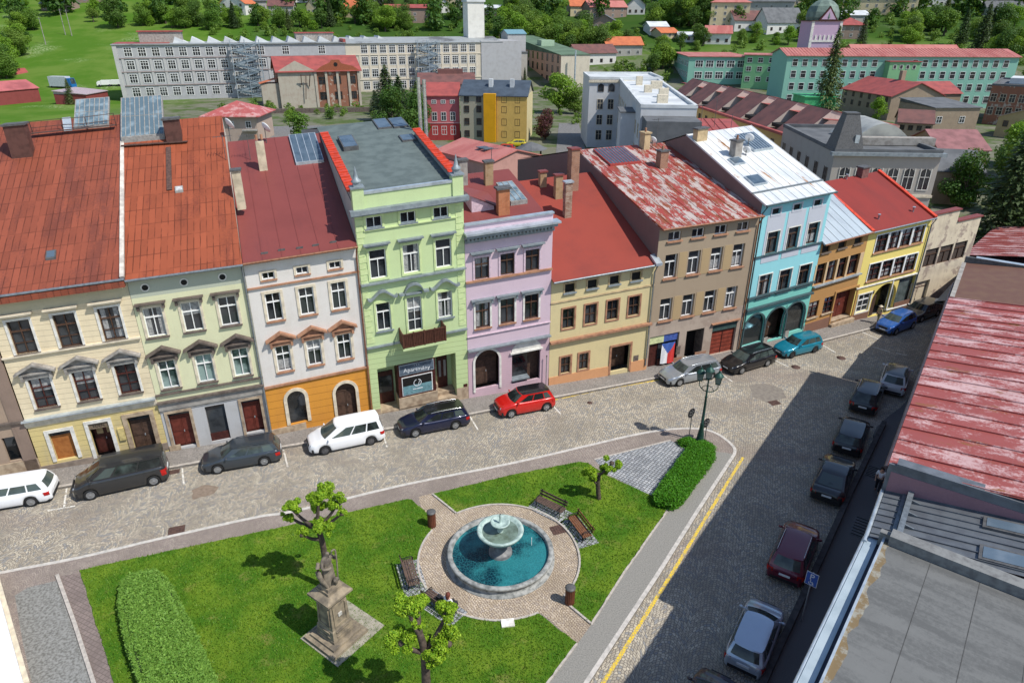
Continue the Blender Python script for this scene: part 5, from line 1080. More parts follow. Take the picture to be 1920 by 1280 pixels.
        xm = cb0-.22; mb = MB(); mb.lathe([(.02, -.07), (.075, -.05), (.085, 0), (.075, .05), (.02, .07)], 10, c=(0, 0, 0), sx=.6); mb.bar((0, -sg*.16, -.02), (0, 0, -.01), .04); mm = link('mirror', mb.mesh('mirror', paint), root, (xm, sg*(hw+.06), K['belt']+.09)); mm.rotation_euler = (0, R_(0), 0); mm.scale = (1, 1.35, 1)
    mb = MB(); mb.box(xf_-.06, xf_+.012, -hw*.46, hw*.46, zh-.18, zh-.03); mb.box(xf_-.05, xf_+.006, -hw*.58, hw*.58, .26, .40); mb.build('grille', m_trim, root)
    mb = MB(); mb.box(xr_-.012, xr_+.06, -hw*.72, hw*.72, .30, .46); mb.build('rear_bumper', m_trim, root)
    if plate:
        mb = MB(); mb.box(xf_+.0, xf_+.02, -.26, .26, .42, .53); mb.build('number_plate', m_plate, root); mb = MB(); mb.box(xr_-.02, xr_+.01, -.26, .26, .62, .73); mb.build('number_plate', m_plate, root)
    mb = MB()
    for sg in (-1, 1):
        for f in (.22, .5): x = lerp(cb0, cb1, f+.12); mb.box(x-.09, x+.09, sg*(hw*1.0)-.012, sg*(hw*1.0)+.012, K['belt']-.17, K['belt']-.135)
    mb.build('door_handle', paint, root) if False else None
    return root
WH = {}
def side_car(lb, paint, p1, p2, wheelbase, W=1.82, fo=.92, L=4.6, H=1.47, kind='estate', **k):
    """car whose near side wheels (front p1, rear p2) stand at these photo pixels, nose to the left"""
    a, b_ = G(*p1), G(*p2); d = (a-b_); d.normalize(); a2 = math.atan2(d.y, d.x); n = Vector((d.y, -d.x, 0))   # right of travel = away from the camera here
    mid = (a+b_)/2; n = Vector((d.y, -d.x, 0)); n = n if n.y > 0 else -n
    c = mid+n*(W/2-.1); xw1 = L/2-fo; c = c-d*((xw1+(xw1-wheelbase))/2)
    return make_car(lb, paint, c, a2, L, W, H, wheelbase, kind, fo=fo, **k)
cp = carpaint
white = cp('paint_white', (.80, .81, .82), 0, .3); dgrey = cp('paint_dark_grey', (.035, .038, .042)); bluegrey = cp('paint_blue_grey', (.040, .050, .062)); navy = cp('paint_navy', (.010, .014, .045)); red = cp('paint_red', (.55, .012, .008), .1); black = cp('paint_black', (.008, .008, .010), .1)
silver = cp('paint_silver', (.40, .44, .48), .6); turq = cp('paint_turquoise', (.010, .22, .32), .3); blue = cp('paint_blue', (.030, .13, .44), .3); wine = cp('paint_wine', (.13, .008, .026), .4); plum = cp('paint_plum', (.03, .012, .022), .3); silver2 = cp('paint_cool_silver', (.46, .52, .60), .5)
dkrail = plain('dark_rail', (.04, .04, .045), .4)
c = G(98, 905)
d8 = (G(155, 925)-G(60, 945)).normalized()
ss = side_car
ss('white estate car with black rear glass at the left picture edge', white, (-45, 966), (62, 948), 2.76, L=4.77, fo=.95, W=1.84, kind='estate', H=1.48)
ss('long dark grey passenger van with ribbed roof', cp('paint_charcoal', (.030, .031, .033)), (172, 936), (291, 909), 3.28, L=4.98, fo=.88, W=1.92, H=1.90, kind='van', wr=.34)
ss('dark blue grey estate car behind the dark van', bluegrey, (411, 887), (496, 872), 2.69, L=4.66, W=1.81, rails=bluegrey)
ss('white people carrier in front of the orange arched doorway', white, (609, 852), (697.5, 833), 2.92, L=4.85, W=1.90, H=1.72, kind='mpv', fo=.95, alloy=plain('grey_alloy', (.18, .18, .19), .4, .6))
ss('dark navy estate car with silver roof rails in front of the green house', navy, (779.5, 819), (854, 804), 2.75, L=4.77, rails=m_chrome, fo=.93, roofmat=black)
ss('bright red crossover with black roof in front of the pink house', red, (957, 783), (1025.5, 769.5), 2.64, L=4.23, fo=.84, H=1.57, W=1.80, kind='suv', roofmat=black)
ss('silver estate car behind the green street lamp', silver, (1272, 724), (1333, 711), 2.84, L=4.86, fo=.98, W=1.86, rails=silver)
ss('black estate car with silver rails in front of the red garage door', black, (1390, 701), (1437, 687), 2.75, L=4.77, fo=.95, rails=m_chrome)
ss('turquoise estate car in front of the turquoise house', turq, (1484.5, 671), (1525.5, 661), 2.48, L=4.24, fo=.84, W=1.65, H=1.47, wr=.29, alloy=plain('steel_wheel', (.05, .05, .05), .6))
ss('bright blue crossover in front of the yellow house', blue, (1678, 628), (1709, 616), 2.59, L=4.08, fo=.82, W=1.76, H=1.56, kind='suv', rails=dkrail)
ss('dark grey car behind the bright blue crossover, half hidden by the purple wall', dgrey, (1729, 603), (1752, 594), 2.65, L=4.5, kind='estate')
def rear_car(lb, paint, pr, ang=56.5, L=4.5, **k):
    """car seen from behind on the right street; pr = photo pixel of the middle of its rear bumper on the ground"""
    p = G(*pr); a = R_(ang); c = p+Vector((math.cos(a), math.sin(a), 0))*(L/2); return make_car(lb, paint, c, a, L, **k)
rear_car('white crossover with black roof half hidden by the purple wall', cp('paint_pearl', (.62, .62, .63), 0, .3), (1668, 743), 57, 4.3, W=1.82, H=1.6, kind='suv', wb=2.6, roofmat=black, wr=.34)
rear_car('black SUV with silver roof rails on the right street', black, (1613, 779), 56, 4.45, W=1.84, H=1.65, kind='suv', wb=2.67, rails=m_chrome, wr=.35)
rear_car('black hatchback beside the tip of the low stone wall', black, (1583, 857), 57, 4.25, W=1.80, H=1.45, kind='hatch', wb=2.62)
rear_car('black fastback saloon in the shade of the right street', black, (1545, 948), 57, 4.75, W=1.87, H=1.42, kind='fast', wb=2.85, wr=.34)
rear_car('dark red crossover behind the blue parking sign', wine, (1466, 1098), 57, 4.35, W=1.83, H=1.59, kind='suv', wb=2.62, rails=m_chrome, wr=.34)
rear_car('silver hatchback, the nearest car on the right street', silver2, (1388, 1268), 57, 4.1, W=1.72, H=1.42, kind='hatch', wb=2.55, fo=.8, wr=.30)
rear_car('plum coloured car of which only the nose shows at the bottom edge', plum, (1280, 1442), 57, 4.3, W=1.78, H=1.45, kind='hatch', wb=2.6)
# ---------------------------------------------------------------- foliage helpers
def leafcloud(blobs, n, size, fill=.35, up=.25, flat=1.0):
    """n leaf quads spread through ellipsoids (x, y, z, rx, ry, rz); most sit near the surface, tilted at random"""
    B = np.array(blobs, float); vol = (B[:, 3]*B[:, 4]+B[:, 4]*B[:, 5]+B[:, 3]*B[:, 5]); idx = RNG.choice(len(B), n, p=vol/vol.sum()); b = B[idx]
    d = RNG.normal(size=(n, 3)); d /= np.linalg.norm(d, axis=1)[:, None]
    r = np.where(RNG.random(n) < fill, RNG.random(n)**.5, RNG.uniform(.82, 1.06, n)); p = b[:, :3]+d*b[:, 3:]*r[:, None]
    nn = d*1.0+RNG.normal(0, .75, (n, 3)); nn[:, 2] += up; nn /= np.linalg.norm(nn, axis=1)[:, None]
    t = np.cross(nn, RNG.normal(size=(n, 3))); t /= np.linalg.norm(t, axis=1)[:, None]; u = np.cross(nn, t)
    s = (size*RNG.uniform(.6, 1.35, n))[:, None]
    V = np.stack([p-t*s*.5, p+u*s*.36, p+t*s*.55, p-u*s*.36], 1).reshape(-1, 3); return V, np.arange(4*n).reshape(n, 4)
def leaves(name, blobs, n, size, mt, parent=None, loc=None, **k):
    kw = {a: k.pop(a) for a in ('fill', 'up') if a in k}; V, F = leafcloud(blobs, n, size, **kw); return link(name, npmesh(name, V, F, [mt]), parent, loc, **k)
m_lf1 = leafmat('lime_leaves', (.11, .27, .012), (.42, .60, .04)); m_bark = plain('bark', (.11, .085, .065), .95, scale=6, col2=(.055, .042, .035), bumpv=.5)
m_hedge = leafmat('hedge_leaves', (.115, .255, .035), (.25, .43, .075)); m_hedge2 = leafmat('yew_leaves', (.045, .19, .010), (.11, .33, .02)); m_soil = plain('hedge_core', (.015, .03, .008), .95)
# ---------------------------------------------------------------- pollarded trees on the lawn
def pollard(label, base, forks, clumps, r0=.14, leafn=900):
    """base, forks, clumps are photo pixels; the tree stands in the vertical plane through its foot, with depth offsets"""
    b = G(base[0], base[1], LZ); root = empty('pollard_tree', b, 0, label, 'tree', 'pollarded trees on the lawns')
    W_ = lambda x, y, dy=0: at_depth(x, y, b.y+dy)-b
    mb = MB(); tr = [Vector((0, 0, -.1))]+[W_(*f) for f in forks]; k = len(tr); mb.tube(smooth3(tr), [r0*(1.25-.45*i/(k*4-4)) for i in range(len(smooth3(tr)))], 10)
    top = tr[-1]
    for cx, cy, r, dy, fk in clumps:
        c = W_(cx, cy, dy); s = tr[fk]; mid = (s+c)/2+Vector((0, 0, -.12)); P = smooth3([s, mid, c]); n = len(P); mb.tube(P, [r0*.72*(1-.5*i/(n-1)) for i in range(n)], 8)
        mb.lathe([(.02, -.12), (.13, -.05), (.14, .05), (.03, .13)], 8, c=tuple(c))
    mb.build('trunk', m_bark, root)
    bl = []
    for cx, cy, r, dy, fk in clumps:
        c = W_(cx, cy, dy); r *= 1.3
        for q in range(9): d = Vector((random.gauss(0, 1), random.gauss(0, 1), random.gauss(0, .8))).normalized()*r*.52; rr_ = r*random.uniform(.22, .55); d *= random.uniform(.7, 1.75); bl.append((c.x+d.x, c.y+d.y, c.z+d.z+r*.15, rr_, rr_, rr_*.9))
    leaves('crown', bl, int(leafn*sum(c[2]**2 for c in clumps)*22), .082, m_lf1, root, fill=.4)
    return root
def smooth3(P, n=4):
    out = []
    for i in range(len(P)-1):
        a, b, c, d = P[max(i-1, 0)], P[i], P[i+1], P[min(i+2, len(P)-1)]
        for k in range(n): t = k/n; out.append(.5*(2*b+(c-a)*t+(2*a-5*b+4*c-d)*t*t+(3*b-a-3*c+d)*t**3))
    return out+[P[-1]]
pollard('pollarded tree behind the statue with sprouting tufts', (621, 1104), [(612, 1060), (603, 1010), (594, 990)], [(545, 952, .34, .1, 3), (597, 928, .46, 0, 3), (634, 943, .36, .2, 3), (607, 985, .42, -.1, 3), (567, 1002, .28, -.2, 2), (540, 967, .25, .3, 3), (596, 950, .3, .3, 3), (641, 962, .22, -.1, 3)])
pollard('pollarded tree in the foreground with pale green tufts, below the benches', (800, 1335), [(799, 1280), (796, 1222), (788, 1190)], [(764, 1142, .42, .1, 3), (783, 1132, .34, .3, 3), (753, 1205, .42, -.1, 2), (837, 1152, .37, .2, 2), (841, 1207, .42, -.2, 2), (815, 1231, .32, -.5, 2), (803, 1196, .2, .3, 2), (783, 1166, .24, .1, 3)], r0=.165)
pollard('small pollarded tree with two tufts beside the grey sett patch', (1123, 934), [(1121, 905), (1124, 888)], [(1147, 868, .40, 0, 2), (1107, 884, .34, .1, 2), (1135, 880, .26, .2, 2), (1112, 898, .2, -.1, 1)], r0=.12)
# ---------------------------------------------------------------- hedges
def hedge(name, label, top, zt, n, size, mt, wob=.1, round_=.3):
    P = px2(top, zt); cx = sum(p[0] for p in P)/len(P); cy = sum(p[1] for p in P)/len(P); root = empty(name, (cx, cy, LZ), 0, label, 'hedge'); L = [(p[0]-cx, p[1]-cy) for p in P]; h = zt-LZ
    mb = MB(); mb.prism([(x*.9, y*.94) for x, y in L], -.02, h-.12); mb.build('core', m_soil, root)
    A = np.array(L); lo, hi = A.min(0)-.2, A.max(0)+.2; X = RNG.uniform(lo[0], hi[0], n*4); Y = RNG.uniform(lo[1], hi[1], n*4); c = inside(L, X, Y); X, Y = X[c][:n], Y[c][:n]; k = len(X)
    # distance to outline -> rounded shoulder
    dm = np.full(k, 9.0)
    for i in range(len(L)):
        a, b_ = np.array(L[i]), np.array(L[(i+1) % len(L)]); d = b_-a; t = np.clip(((X-a[0])*d[0]+(Y-a[1])*d[1])/(d@d), 0, 1); dm = np.minimum(dm, np.hypot(X-a[0]-t*d[0], Y-a[1]-t*d[1]))
    Z = h-round_*np.clip(1-dm/round_, 0, 1)**2*.8+.06*np.sin(X*2.1+1)*np.cos(Y*1.7)+RNG.normal(0, .035, k)
    side = RNG.random(k) < .0
    S = []
    for i in range(len(L)):                                          # side leaves
        a, b_ = np.array(L[i]), np.array(L[(i+1) % len(L)]); ln = np.linalg.norm(b_-a); m = int(n*.5*ln/7); t = RNG.random(m); q = a+(b_-a)*t[:, None]; S.append(np.stack([q[:, 0]+RNG.normal(0, wob*.6, m), q[:, 1]+RNG.normal(0, wob*.6, m), RNG.uniform(0, h-.1, m)], 1))
    P3 = np.concatenate([np.stack([X, Y, Z], 1)]+S); k = len(P3); nn = RNG.normal(0, .6, (k, 3)); nn[:, 2] += .7; nn /= np.linalg.norm(nn, axis=1)[:, None]
    t = np.cross(nn, RNG.normal(size=(k, 3))); t /= np.linalg.norm(t, axis=1)[:, None]; u = np.cross(nn, t); s = (size*RNG.uniform(.6, 1.4, k))[:, None]
    V = np.stack([P3-t*s*.5, P3+u*s*.25, P3+t*s*.6, P3-u*s*.25], 1).reshape(-1, 3); link('foliage', npmesh('foliage', V, np.arange(4*k).reshape(k, 4), [mt]), root); return root
hedge('clipped_hedge', 'broad rounded hedge on the large lawn at the lower left', [(228,1084),(250,1070),(285,1063),(302,1074),(322,1105),(352,1165),(388,1245),(420,1320),(300,1330),(262,1265),(236,1190),(224,1125)], .95, 26000, .12, m_hedge, round_=.35)
hedge('clipped_hedge', 'narrow bright green hedge strip below the street lamp', [(1296,828),(1322,822),(1338,832),(1338,850),(1276,932),(1262,940),(1234,934),(1228,922)], .75, 12000, .11, m_hedge2, .12, .25)
hedge('low_shrub', 'low green shrub patch at the foot of the street lamp', [(1270,822),(1292,818),(1306,826),(1300,834),(1278,830)], .45, 1500, .1, m_hedge2, .1, .15)
# ---------------------------------------------------------------- fountain
m_basin = plain('basin_stone', (.33, .335, .32), .7, scale=4, col2=(.14, .15, .145), bumpv=.15); m_bowl = plain('verdigris_stone', (.42, .52, .48), .5, scale=5, col2=(.27, .37, .34), bumpv=.15)
fc = Vector((G(839.7,1027,.55).x*.5+G(1037,1027,.55).x*.5, (G(938,966.9,.55).y+G(938,1109.8,.55).y)/2, ISZ)); fr = empty('fountain', fc, 0, 'round stone fountain with teal water and two tiered bowls', 'fountain')
mb = MB(); mb.lathe([(2.78, 0), (2.78, .08), (2.62, .1), (2.60, .36), (2.70, .42), (2.72, .52), (2.66, .57), (2.50, .57), (2.45, .52), (2.43, -.2), (.01, -.2)], 72); mb.build('basin', m_basin, fr)
m_water, t, b = nt('fountain_water'); v = coord(t); rip = noise(t, v, 9, 4, .65)
vo = node(t, 'TexVoronoi', {'Vector': v, 'Scale': 6.5}, feature='DISTANCE_TO_EDGE'); c = mix(t, ramp(t, noise(t, v, .7, 3), .38, .62), (.003, .028, .045), (.022, .165, .185))
c = mix(t, mth(t, 'MULTIPLY', mth(t, 'SUBTRACT', 1.0, ramp(t, mth(t, 'ADD', vo.outputs['Distance'], mth(t, 'MULTIPLY', rip, .08)), .03, .14)), .35), c, (.05, .33, .36))  # pale net imitates caustic light, painted into the water colour
t.links.new(c, b.inputs['Base Color']); b.inputs['Roughness'].default_value = .06; b.inputs['IOR'].default_value = 1.33; bump(t, b, rip, .6, .06)
mb = MB(); mb.lathe([(2.46, .36), (.005, .361)], 64); mb.build('water', m_water, fr)
mb = MB(); mb.lathe([(.60, -.2), (.60, .5), (.56, .56), (.36, .62), (.30, .8), (.30, 1.15), (.40, 1.3), (.42, 1.36)], 32); mb.build('pedestal', plain('dark_pedestal', (.20, .20, .20), .5, scale=4, col2=(.12, .12, .125)), fr)
mb = MB(); mb.lathe([(.38, 1.30), (.75, 1.42), (1.05, 1.62), (1.17, 1.80), (1.18, 1.86), (1.10, 1.89), (1.00, 1.84), (.85, 1.70), (.4, 1.60), (.02, 1.58)], 48); bo = mb.build('lower_bowl', m_bowl, fr)
mb = MB(); mb.lathe([(.93, 1.76), (.01, 1.761)], 40); mb.build('bowl_water', plain('bowl_water', (.16, .22, .18), .08, scale=3, col2=(.09, .12, .09), spec=.6), bo)
mb = MB(); mb.lathe([(.22, 1.55), (.16, 1.7), (.14, 2.0), (.2, 2.12), (.42, 2.24), (.49, 2.33), (.49, 2.37), (.44, 2.39), (.36, 2.30), (.1, 2.27), (.05, 2.3), (.045, 2.62), (.07, 2.66), (.02, 2.82)], 32); mb.build('upper_bowl', m_bowl, fr)
mb = MB(); mb.tube([(0, 0, 2.6), (0, 0, 2.86)], .03, 8); mb.build('spout', m_lead, fr)
mb = MB(); mb.tube([(1.6, .55, .3), (1.6, .55, .85)], .02, 6); mb.build('water_jet', m_white, fr)
# ---------------------------------------------------------------- statue on its pedestal
m_ss = plain('weathered_sandstone', (.30, .245, .17), .95, scale=2.2, col2=(.13, .11, .085), bumpv=.35); m_ss2 = plain('grey_brown_stone', (.22, .185, .14), .95, scale=3.5, col2=(.10, .085, .07), bumpv=.3)
a, b_ = G(627, 1219, .35), G(671, 1181, .35); d = b_-a; W0 = d.length; an = math.atan2(d.y, d.x); nrm = Vector((-d.y, d.x, 0)).normalized(); sc = (a+b_)/2+nrm*W0/2; sc.z = LZ-.02; st = empty('statue', sc, an, 'weathered sandstone saint on a tall pedestal with stepped base', 'statue')
w2_ = W0*.42; mb = MB(); mb.box(-w2_-.42, w2_+.42, -w2_-.42, w2_+.42, -.1, .22); mb.box(-w2_-.22, w2_+.22, -w2_-.22, w2_+.22, .22, .34); mb.build('step', m_ss, st); mb = MB(); mb.prism([(-w2_-.5, -w2_-.75), (w2_+1.1, -w2_-.75), (w2_+1.1, w2_+.6), (-w2_-.5, w2_+.6)], -.1, .06); mb.build('paving_slab', plain('mossy_slab', (.34, .31, .25), .95, scale=3, col2=(.2, .2, .14)), st)
def taper(mb, w0, w1, z0, z1): mb.add([(s*w, t*w, z) for w, z in ((w0, z0), (w1, z1)) for s, t in ((-1,-1),(1,-1),(1,1),(-1,1))], [(0,3,2,1), (4,5,6,7), (0,1,5,4), (1,2,6,5), (2,3,7,6), (3,0,4,7)])
mb = MB(); taper(mb, w2_, w2_, .34, .48); taper(mb, w2_*.97, w2_*.93, .48, .95); taper(mb, w2_*.93, w2_*.86, .95, 1.02); taper(mb, w2_*.86, w2_*.78, 1.02, 2.42); taper(mb, w2_*.78, w2_*.9, 2.42, 2.5)
for s in (0, 1, 2, 3):
    r_ = Matrix.Rotation(s*math.pi/2, 3, 'Z')
    for x0, x1, z0, z1 in ((-.62, .62, 1.12, 1.2), (-.62, .62, 2.2, 2.3), (-.62, -.52, 1.2, 2.2), (.52, .62, 1.2, 2.2), (-.6, .6, .58, .64), (-.6, .6, .84, .9)):
        wz = w2_*(.86-.08*(max(z0, 1.02)-1.02)/1.4) if z0 > 1 else w2_*.97
        c0 = r_ @ Vector(((x0+x1)/2*w2_, -wz-.0, (z0+z1)/2)); ax = r_ @ Vector(((x1-x0)/2*w2_, 0, 0)); ay = r_ @ Vector((0, .03, 0)); mb.obox(c0, ax, ay, (0, 0, (z1-z0)/2))
pd = mb.build('pedestal', m_ss, st); mb = MB(); taper(mb, w2_*.9, w2_*1.18, 2.5, 2.62); taper(mb, w2_*1.2, w2_*1.2, 2.62, 2.72); taper(mb, w2_*1.15, w2_*.72, 2.72, 2.86); taper(mb, w2_*.66, w2_*.66, 2.86, 3.0); taper(mb, w2_*.56, w2_*.52, 3.0, 3.16); mb.build('cornice', m_ss, st)
mb = MB(); mb.box(-.1, .1, -w2_*.86-.03, -w2_*.8, 1.6, 1.78); mb.build('plaque', plain('pale_mark', (.5, .48, .44), .8), st)
def skin(name, nodes, edges, mt, parent=None, sub=2, loc=None):
    """one continuous surface grown over a skeleton: nodes {id: (x, y, z, radius)}, first node is the root"""
    ids = list(nodes); me = bpy.data.meshes.new(name); me.from_pydata([nodes[i][:3] for i in ids], [(ids.index(a), ids.index(b_)) for a, b_ in edges], []); me.materials.append(mt)
    o = link(name, me, parent, loc); md = o.modifiers.new('skin', 'SKIN'); md.use_smooth_shade = True; sv = me.skin_vertices[0].data if me.skin_vertices else None
    if sv is None: return o
    for k, i in enumerate(ids): sv[k].radius = (nodes[i][3], nodes[i][3]); sv[k].use_root = (k == 0)
    s_ = o.modifiers.new('sub', 'SUBSURF'); s_.levels = s_.render_levels = sub; return o
def robe(mb, prof, folds=9, amp=.07, n=44, lean=(0, 0)):
    P = []; z0, z1 = prof[0][1], prof[-1][1]
    for r, z in prof:
        t = (z-z0)/(z1-z0); P.append([((r*(1+amp*(1-t*.7)*math.sin(folds*2*math.pi*j/n+1.3*math.sin(t*5))))*math.cos(2*math.pi*j/n)+lean[0]*t, (r*.8*(1+amp*(1-t*.7)*math.sin(folds*2*math.pi*j/n)))*math.sin(2*math.pi*j/n)+lean[1]*t, z) for j in range(n+1)])
    mb.grid(P, flip=False)
mb = MB(); robe(mb, [(.30, 3.14), (.33, 3.3), (.29, 3.6), (.26, 3.85), (.25, 4.05), (.20, 4.2), (.22, 4.3), (.23, 4.42), (.19, 4.54), (.08, 4.6)], lean=(.06, .0)); fig = mb.build('figure', m_ss2, st)
skin('upper_body', {'c': (.06, 0, 4.35, .2), 'n': (.08, -.03, 4.62, .075), 'h': (.10, -.07, 4.76, .115), 't': (.11, -.06, 4.86, .09), 'sl': (-.18, 0, 4.48, .09), 'el': (-.32, -.14, 4.22, .075), 'wl': (-.12, -.32, 4.2, .06), 'hl': (.0, -.36, 4.26, .05), 'sr': (.28, 0, 4.5, .09), 'er': (.42, -.12, 4.3, .075), 'wr': (.36, -.26, 4.56, .055), 'hr': (.34, -.28, 4.68, .045), 'nz': (.105, -.2, 4.75, .02)},
     [('c','n'),('n','h'),('h','t'),('c','sl'),('sl','el'),('el','wl'),('wl','hl'),('c','sr'),('sr','er'),('er','wr'),('wr','hr'),('h','nz')], m_ss2, fig)
mb = MB(); mb.tube(smooth3([Vector((.3, -.25, 3.2)), Vector((.34, -.28, 4.0)), Vector((.36, -.28, 4.7)), Vector((.30, -.3, 4.95)), Vector((.16, -.3, 4.98)), Vector((.12, -.3, 4.85))]), .035, 7); mb.build('crook', m_ss2, fig)
mb = MB(); mb.tube(smooth3([Vector((-.3, .1, 4.45)), Vector((-.42, .0, 3.95)), Vector((-.3, -.12, 3.45)), Vector((-.2, -.2, 3.2))]), [.07, .09, .11, .12, .12, .12, .11, .1, .09, .08, .08, .07, .06], 8); mb.build('cloak', m_ss2, fig)
skin('lamb', {'b': (.30, -.22, 3.42, .12), 'c': (.12, -.34, 3.44, .11), 'h': (.02, -.42, 3.58, .075), 'm': (-.03, -.5, 3.55, .045), 'l1': (.3, -.24, 3.2, .04), 'l2': (.14, -.36, 3.2, .04)}, [('b','c'),('c','h'),('h','m'),('b','l1'),('c','l2')], m_ss2, fig)
mb = MB(); mb.box(-.3, .3, -.22, .22, -.05, .07); link('plaque', mb.mesh('plaque', plain('white_plaque', (.80, .77, .70), .7)), None, G(952, 1168, LZ), R_(8), label='small white stone plaque lying in the large lawn', cat='plaque')
# ---------------------------------------------------------------- benches and bins
m_slat = plain('bench_slat', (.13, .085, .065), .7, scale=8, col2=(.08, .055, .045)); m_slat2 = plain('bench_slat_red', (.20, .085, .04), .6, scale=8, col2=(.13, .055, .03)); m_cast = plain('cast_iron', (.02, .02, .022), .5, .4)
def bench(label, px, slat):
    p = G(px[0], px[1], ISZ+.01); f_ = CC-p; a = math.atan2(f_.y, f_.x)-math.pi/2; root = empty('park_bench', p, a, label, 'bench', 'benches round the fountain'); L = .92     # local +y looks at the fountain
    mb = MB()
    for i in range(5): y = .22-.11*i; mb.box(-L, L, y-.042, y+.042, .44, .475)
    mb.build('seat', slat, root); mb = MB()
    for i in range(2): z = .62+.17*i; mb.bar((-L, -.31-.05*i, z), (L, -.31-.05*i, z), .03, .12)
    mb.build('backrest', slat, root)
    for sx in (-.78, .78):
        mb = MB(); mb.tube(smooth3([Vector((sx, -.34, 0)), Vector((sx, -.26, .25)), Vector((sx, -.25, .46)), Vector((sx, -.38, .92))]), .025, 6); mb.tube(smooth3([Vector((sx, .3, 0)), Vector((sx, .22, .22)), Vector((sx, .26, .44)), Vector((sx, .24, .64)), Vector((sx, .1, .69)), Vector((sx, -.28, .66))]), .025, 6); mb.bar((sx, -.26, .43), (sx, .26, .43), .04); mb.build('leg_frame', m_cast, root)
    return root, p, a
bench('park bench at the upper right of the fountain, nearer the small tree', (1031, 957), m_slat); bench('reddish slatted bench right of the fountain near the square cover', (1086, 998), m_slat2)
bench('empty bench left of the fountain beside the large lawn', (771, 1084), m_slat); bd = bench('bench below the fountain with a person seated at its end', (826, 1140), m_slat)
for a, b_ in ((1031, 957), (1086, 998), (771, 1084), (826, 1140)):
    p = G(a, b_, ISZ); f_ = (CC-p); an = math.atan2(f_.y, f_.x)-math.pi/2; c_, s_ = math.cos(an), math.sin(an); sheet('bench_pad', [(p.x+c_*x-s_*y, p.y+s_*x+c_*y) for x, y in ((-1.15, -.55), (1.15, -.55), (1.15, .6), (-1.15, .6))], LZ+.008, m_sq, .1, label='small grey sett pad under a park bench', cat='paving')
m_binw = plain('bin_slat', (.16, .055, .03), .6, scale=8)
for px, lb in (((810, 986), 'brown slatted litter bin at the upper left of the plaza'), ((1068, 1130), 'brown slatted litter bin at the lower right of the plaza')):
    root = empty('litter_bin', G(px[0], px[1], ISZ), 0, lb, 'bin', 'litter bins by the plaza'); mb = MB(); mb.lathe([(.19, .03), (.19, .93)], 20); mb.build('liner', m_cast, root); mb = MB()
    for k in range(16): a = 2*math.pi*k/16; mb.obox((.215*math.cos(a), .215*math.sin(a), .5), (-.034*math.sin(a), .034*math.cos(a), 0), (.012*math.cos(a), .012*math.sin(a), 0), (0, 0, .46))
    mb.build('slats', m_binw, root); mb = MB(); mb.lathe([(.25, .95), (.25, 1.0), (.15, 1.03), (.05, 1.04)], 24); mb.build('lid', m_lead, root)
# ---------------------------------------------------------------- street lamp and signs
m_green = plain('lamp_green', (.025, .075, .06), .5, .3); lp = G(1312, 827, ISZ); root = empty('street_lamp', lp, R_(-22), 'ornate dark green street lamp with three lanterns', 'street lamp')
mb = MB(); mb.lathe([(.30, 0), (.30, .12), (.24, .2), (.20, .6), (.15, .9), (.12, 1.3), (.14, 1.36), (.095, 1.42), (.07, 3.3), (.10, 3.34), (.065, 3.4), (.055, 4.2)], 14); mb.build('post', m_green, root)
for k, (an, rr_, z) in enumerate(((150, .62, 4.35), (268, .02, 4.75), (20, .62, 4.35))):
    ca, sa = math.cos(R_(an)), math.sin(R_(an)); at = Vector((ca*rr_, sa*rr_, z)); mb = MB()
    if k != 1: mb.tube(smooth3([Vector((0, 0, 3.75)), Vector((ca*.3, sa*.3, 3.72)), Vector((ca*rr_, sa*rr_, 3.95)), at]), .03, 6); mb.tube(smooth3([Vector((0, 0, 4.15)), Vector((ca*.25, sa*.25, 4.05)), Vector((ca*.4, sa*.4, 3.8))]), .022, 6); ar = mb.build('arm', m_green, root)
    else: mb.tube([(0, 0, 4.2), (0, 0, 4.8)], .045, 8); ar = mb.build('arm', m_green, root)
    mb = MB(); mb.add([(s*w, t*w, zz) for w, zz in ((.13, .0), (.2, .5)) for s, t in ((-1,-1),(1,-1),(1,1),(-1,1))], [(0,3,2,1), (4,5,6,7), (0,1,5,4), (1,2,6,5), (2,3,7,6), (3,0,4,7)]); ln = link('lantern', mb.mesh('lantern', glassmat('lamp_glass', (.10, .12, .11), (.25, .27, .25), .1)), root, at)
    mb = MB()
    for s, t in ((-1,-1),(1,-1),(1,1),(-1,1)): mb.bar((s*.135, t*.135, -.02), (s*.205, t*.205, .5), .03)
    mb.lathe([(.32, .5), (.30, .54), (.14, .70), (.07, .74), (.08, .80), (.01, .92)], 8); mb.box(-.15, .15, -.15, .15, -.06, 0); link('lantern_frame', mb.mesh('lantern_frame', m_green), ln)
m_sgn = plain('sign_back', (.055, .055, .058), .6, .3); m_red = plain('sign_red', (.5, .02, .02), .4)
for px, top, lb in (((1291, 825), 2.05, 'round road sign seen from behind, left of the street lamp'), ((1321, 826), 1.35, 'round road sign seen from behind, right of the street lamp')):
    root = empty('road_sign', G(px[0], px[1], ISZ), R_(38), lb, 'road sign', 'round road signs at the lamp'); mb = MB(); mb.tube([(0, 0, 0), (0, 0, top+.25)], .03, 8); mb.build('pole', m_lead, root)
    mb = MB(); mb.tube([(0, .05, top), (0, .075, top)], .34, 26); mb.build('disc', m_sgn, root); mb = MB(); mb.tube([(0, .076, top), (0, .08, top)], .335, 26); mb.build('sign_face', m_red, root); mb = MB(); mb.box(-.22, .22, -.01, .05, top-.12, top-.08); mb.box(-.22, .22, -.01, .05, top+.08, top+.12); mb.build('bracket', m_lead, root)
root = empty('parking_sign', G(1502, 1165, .0), R_(-40), 'blue parking sign with wheelchair symbol on a grey pole', 'road sign'); H_ = 3.0
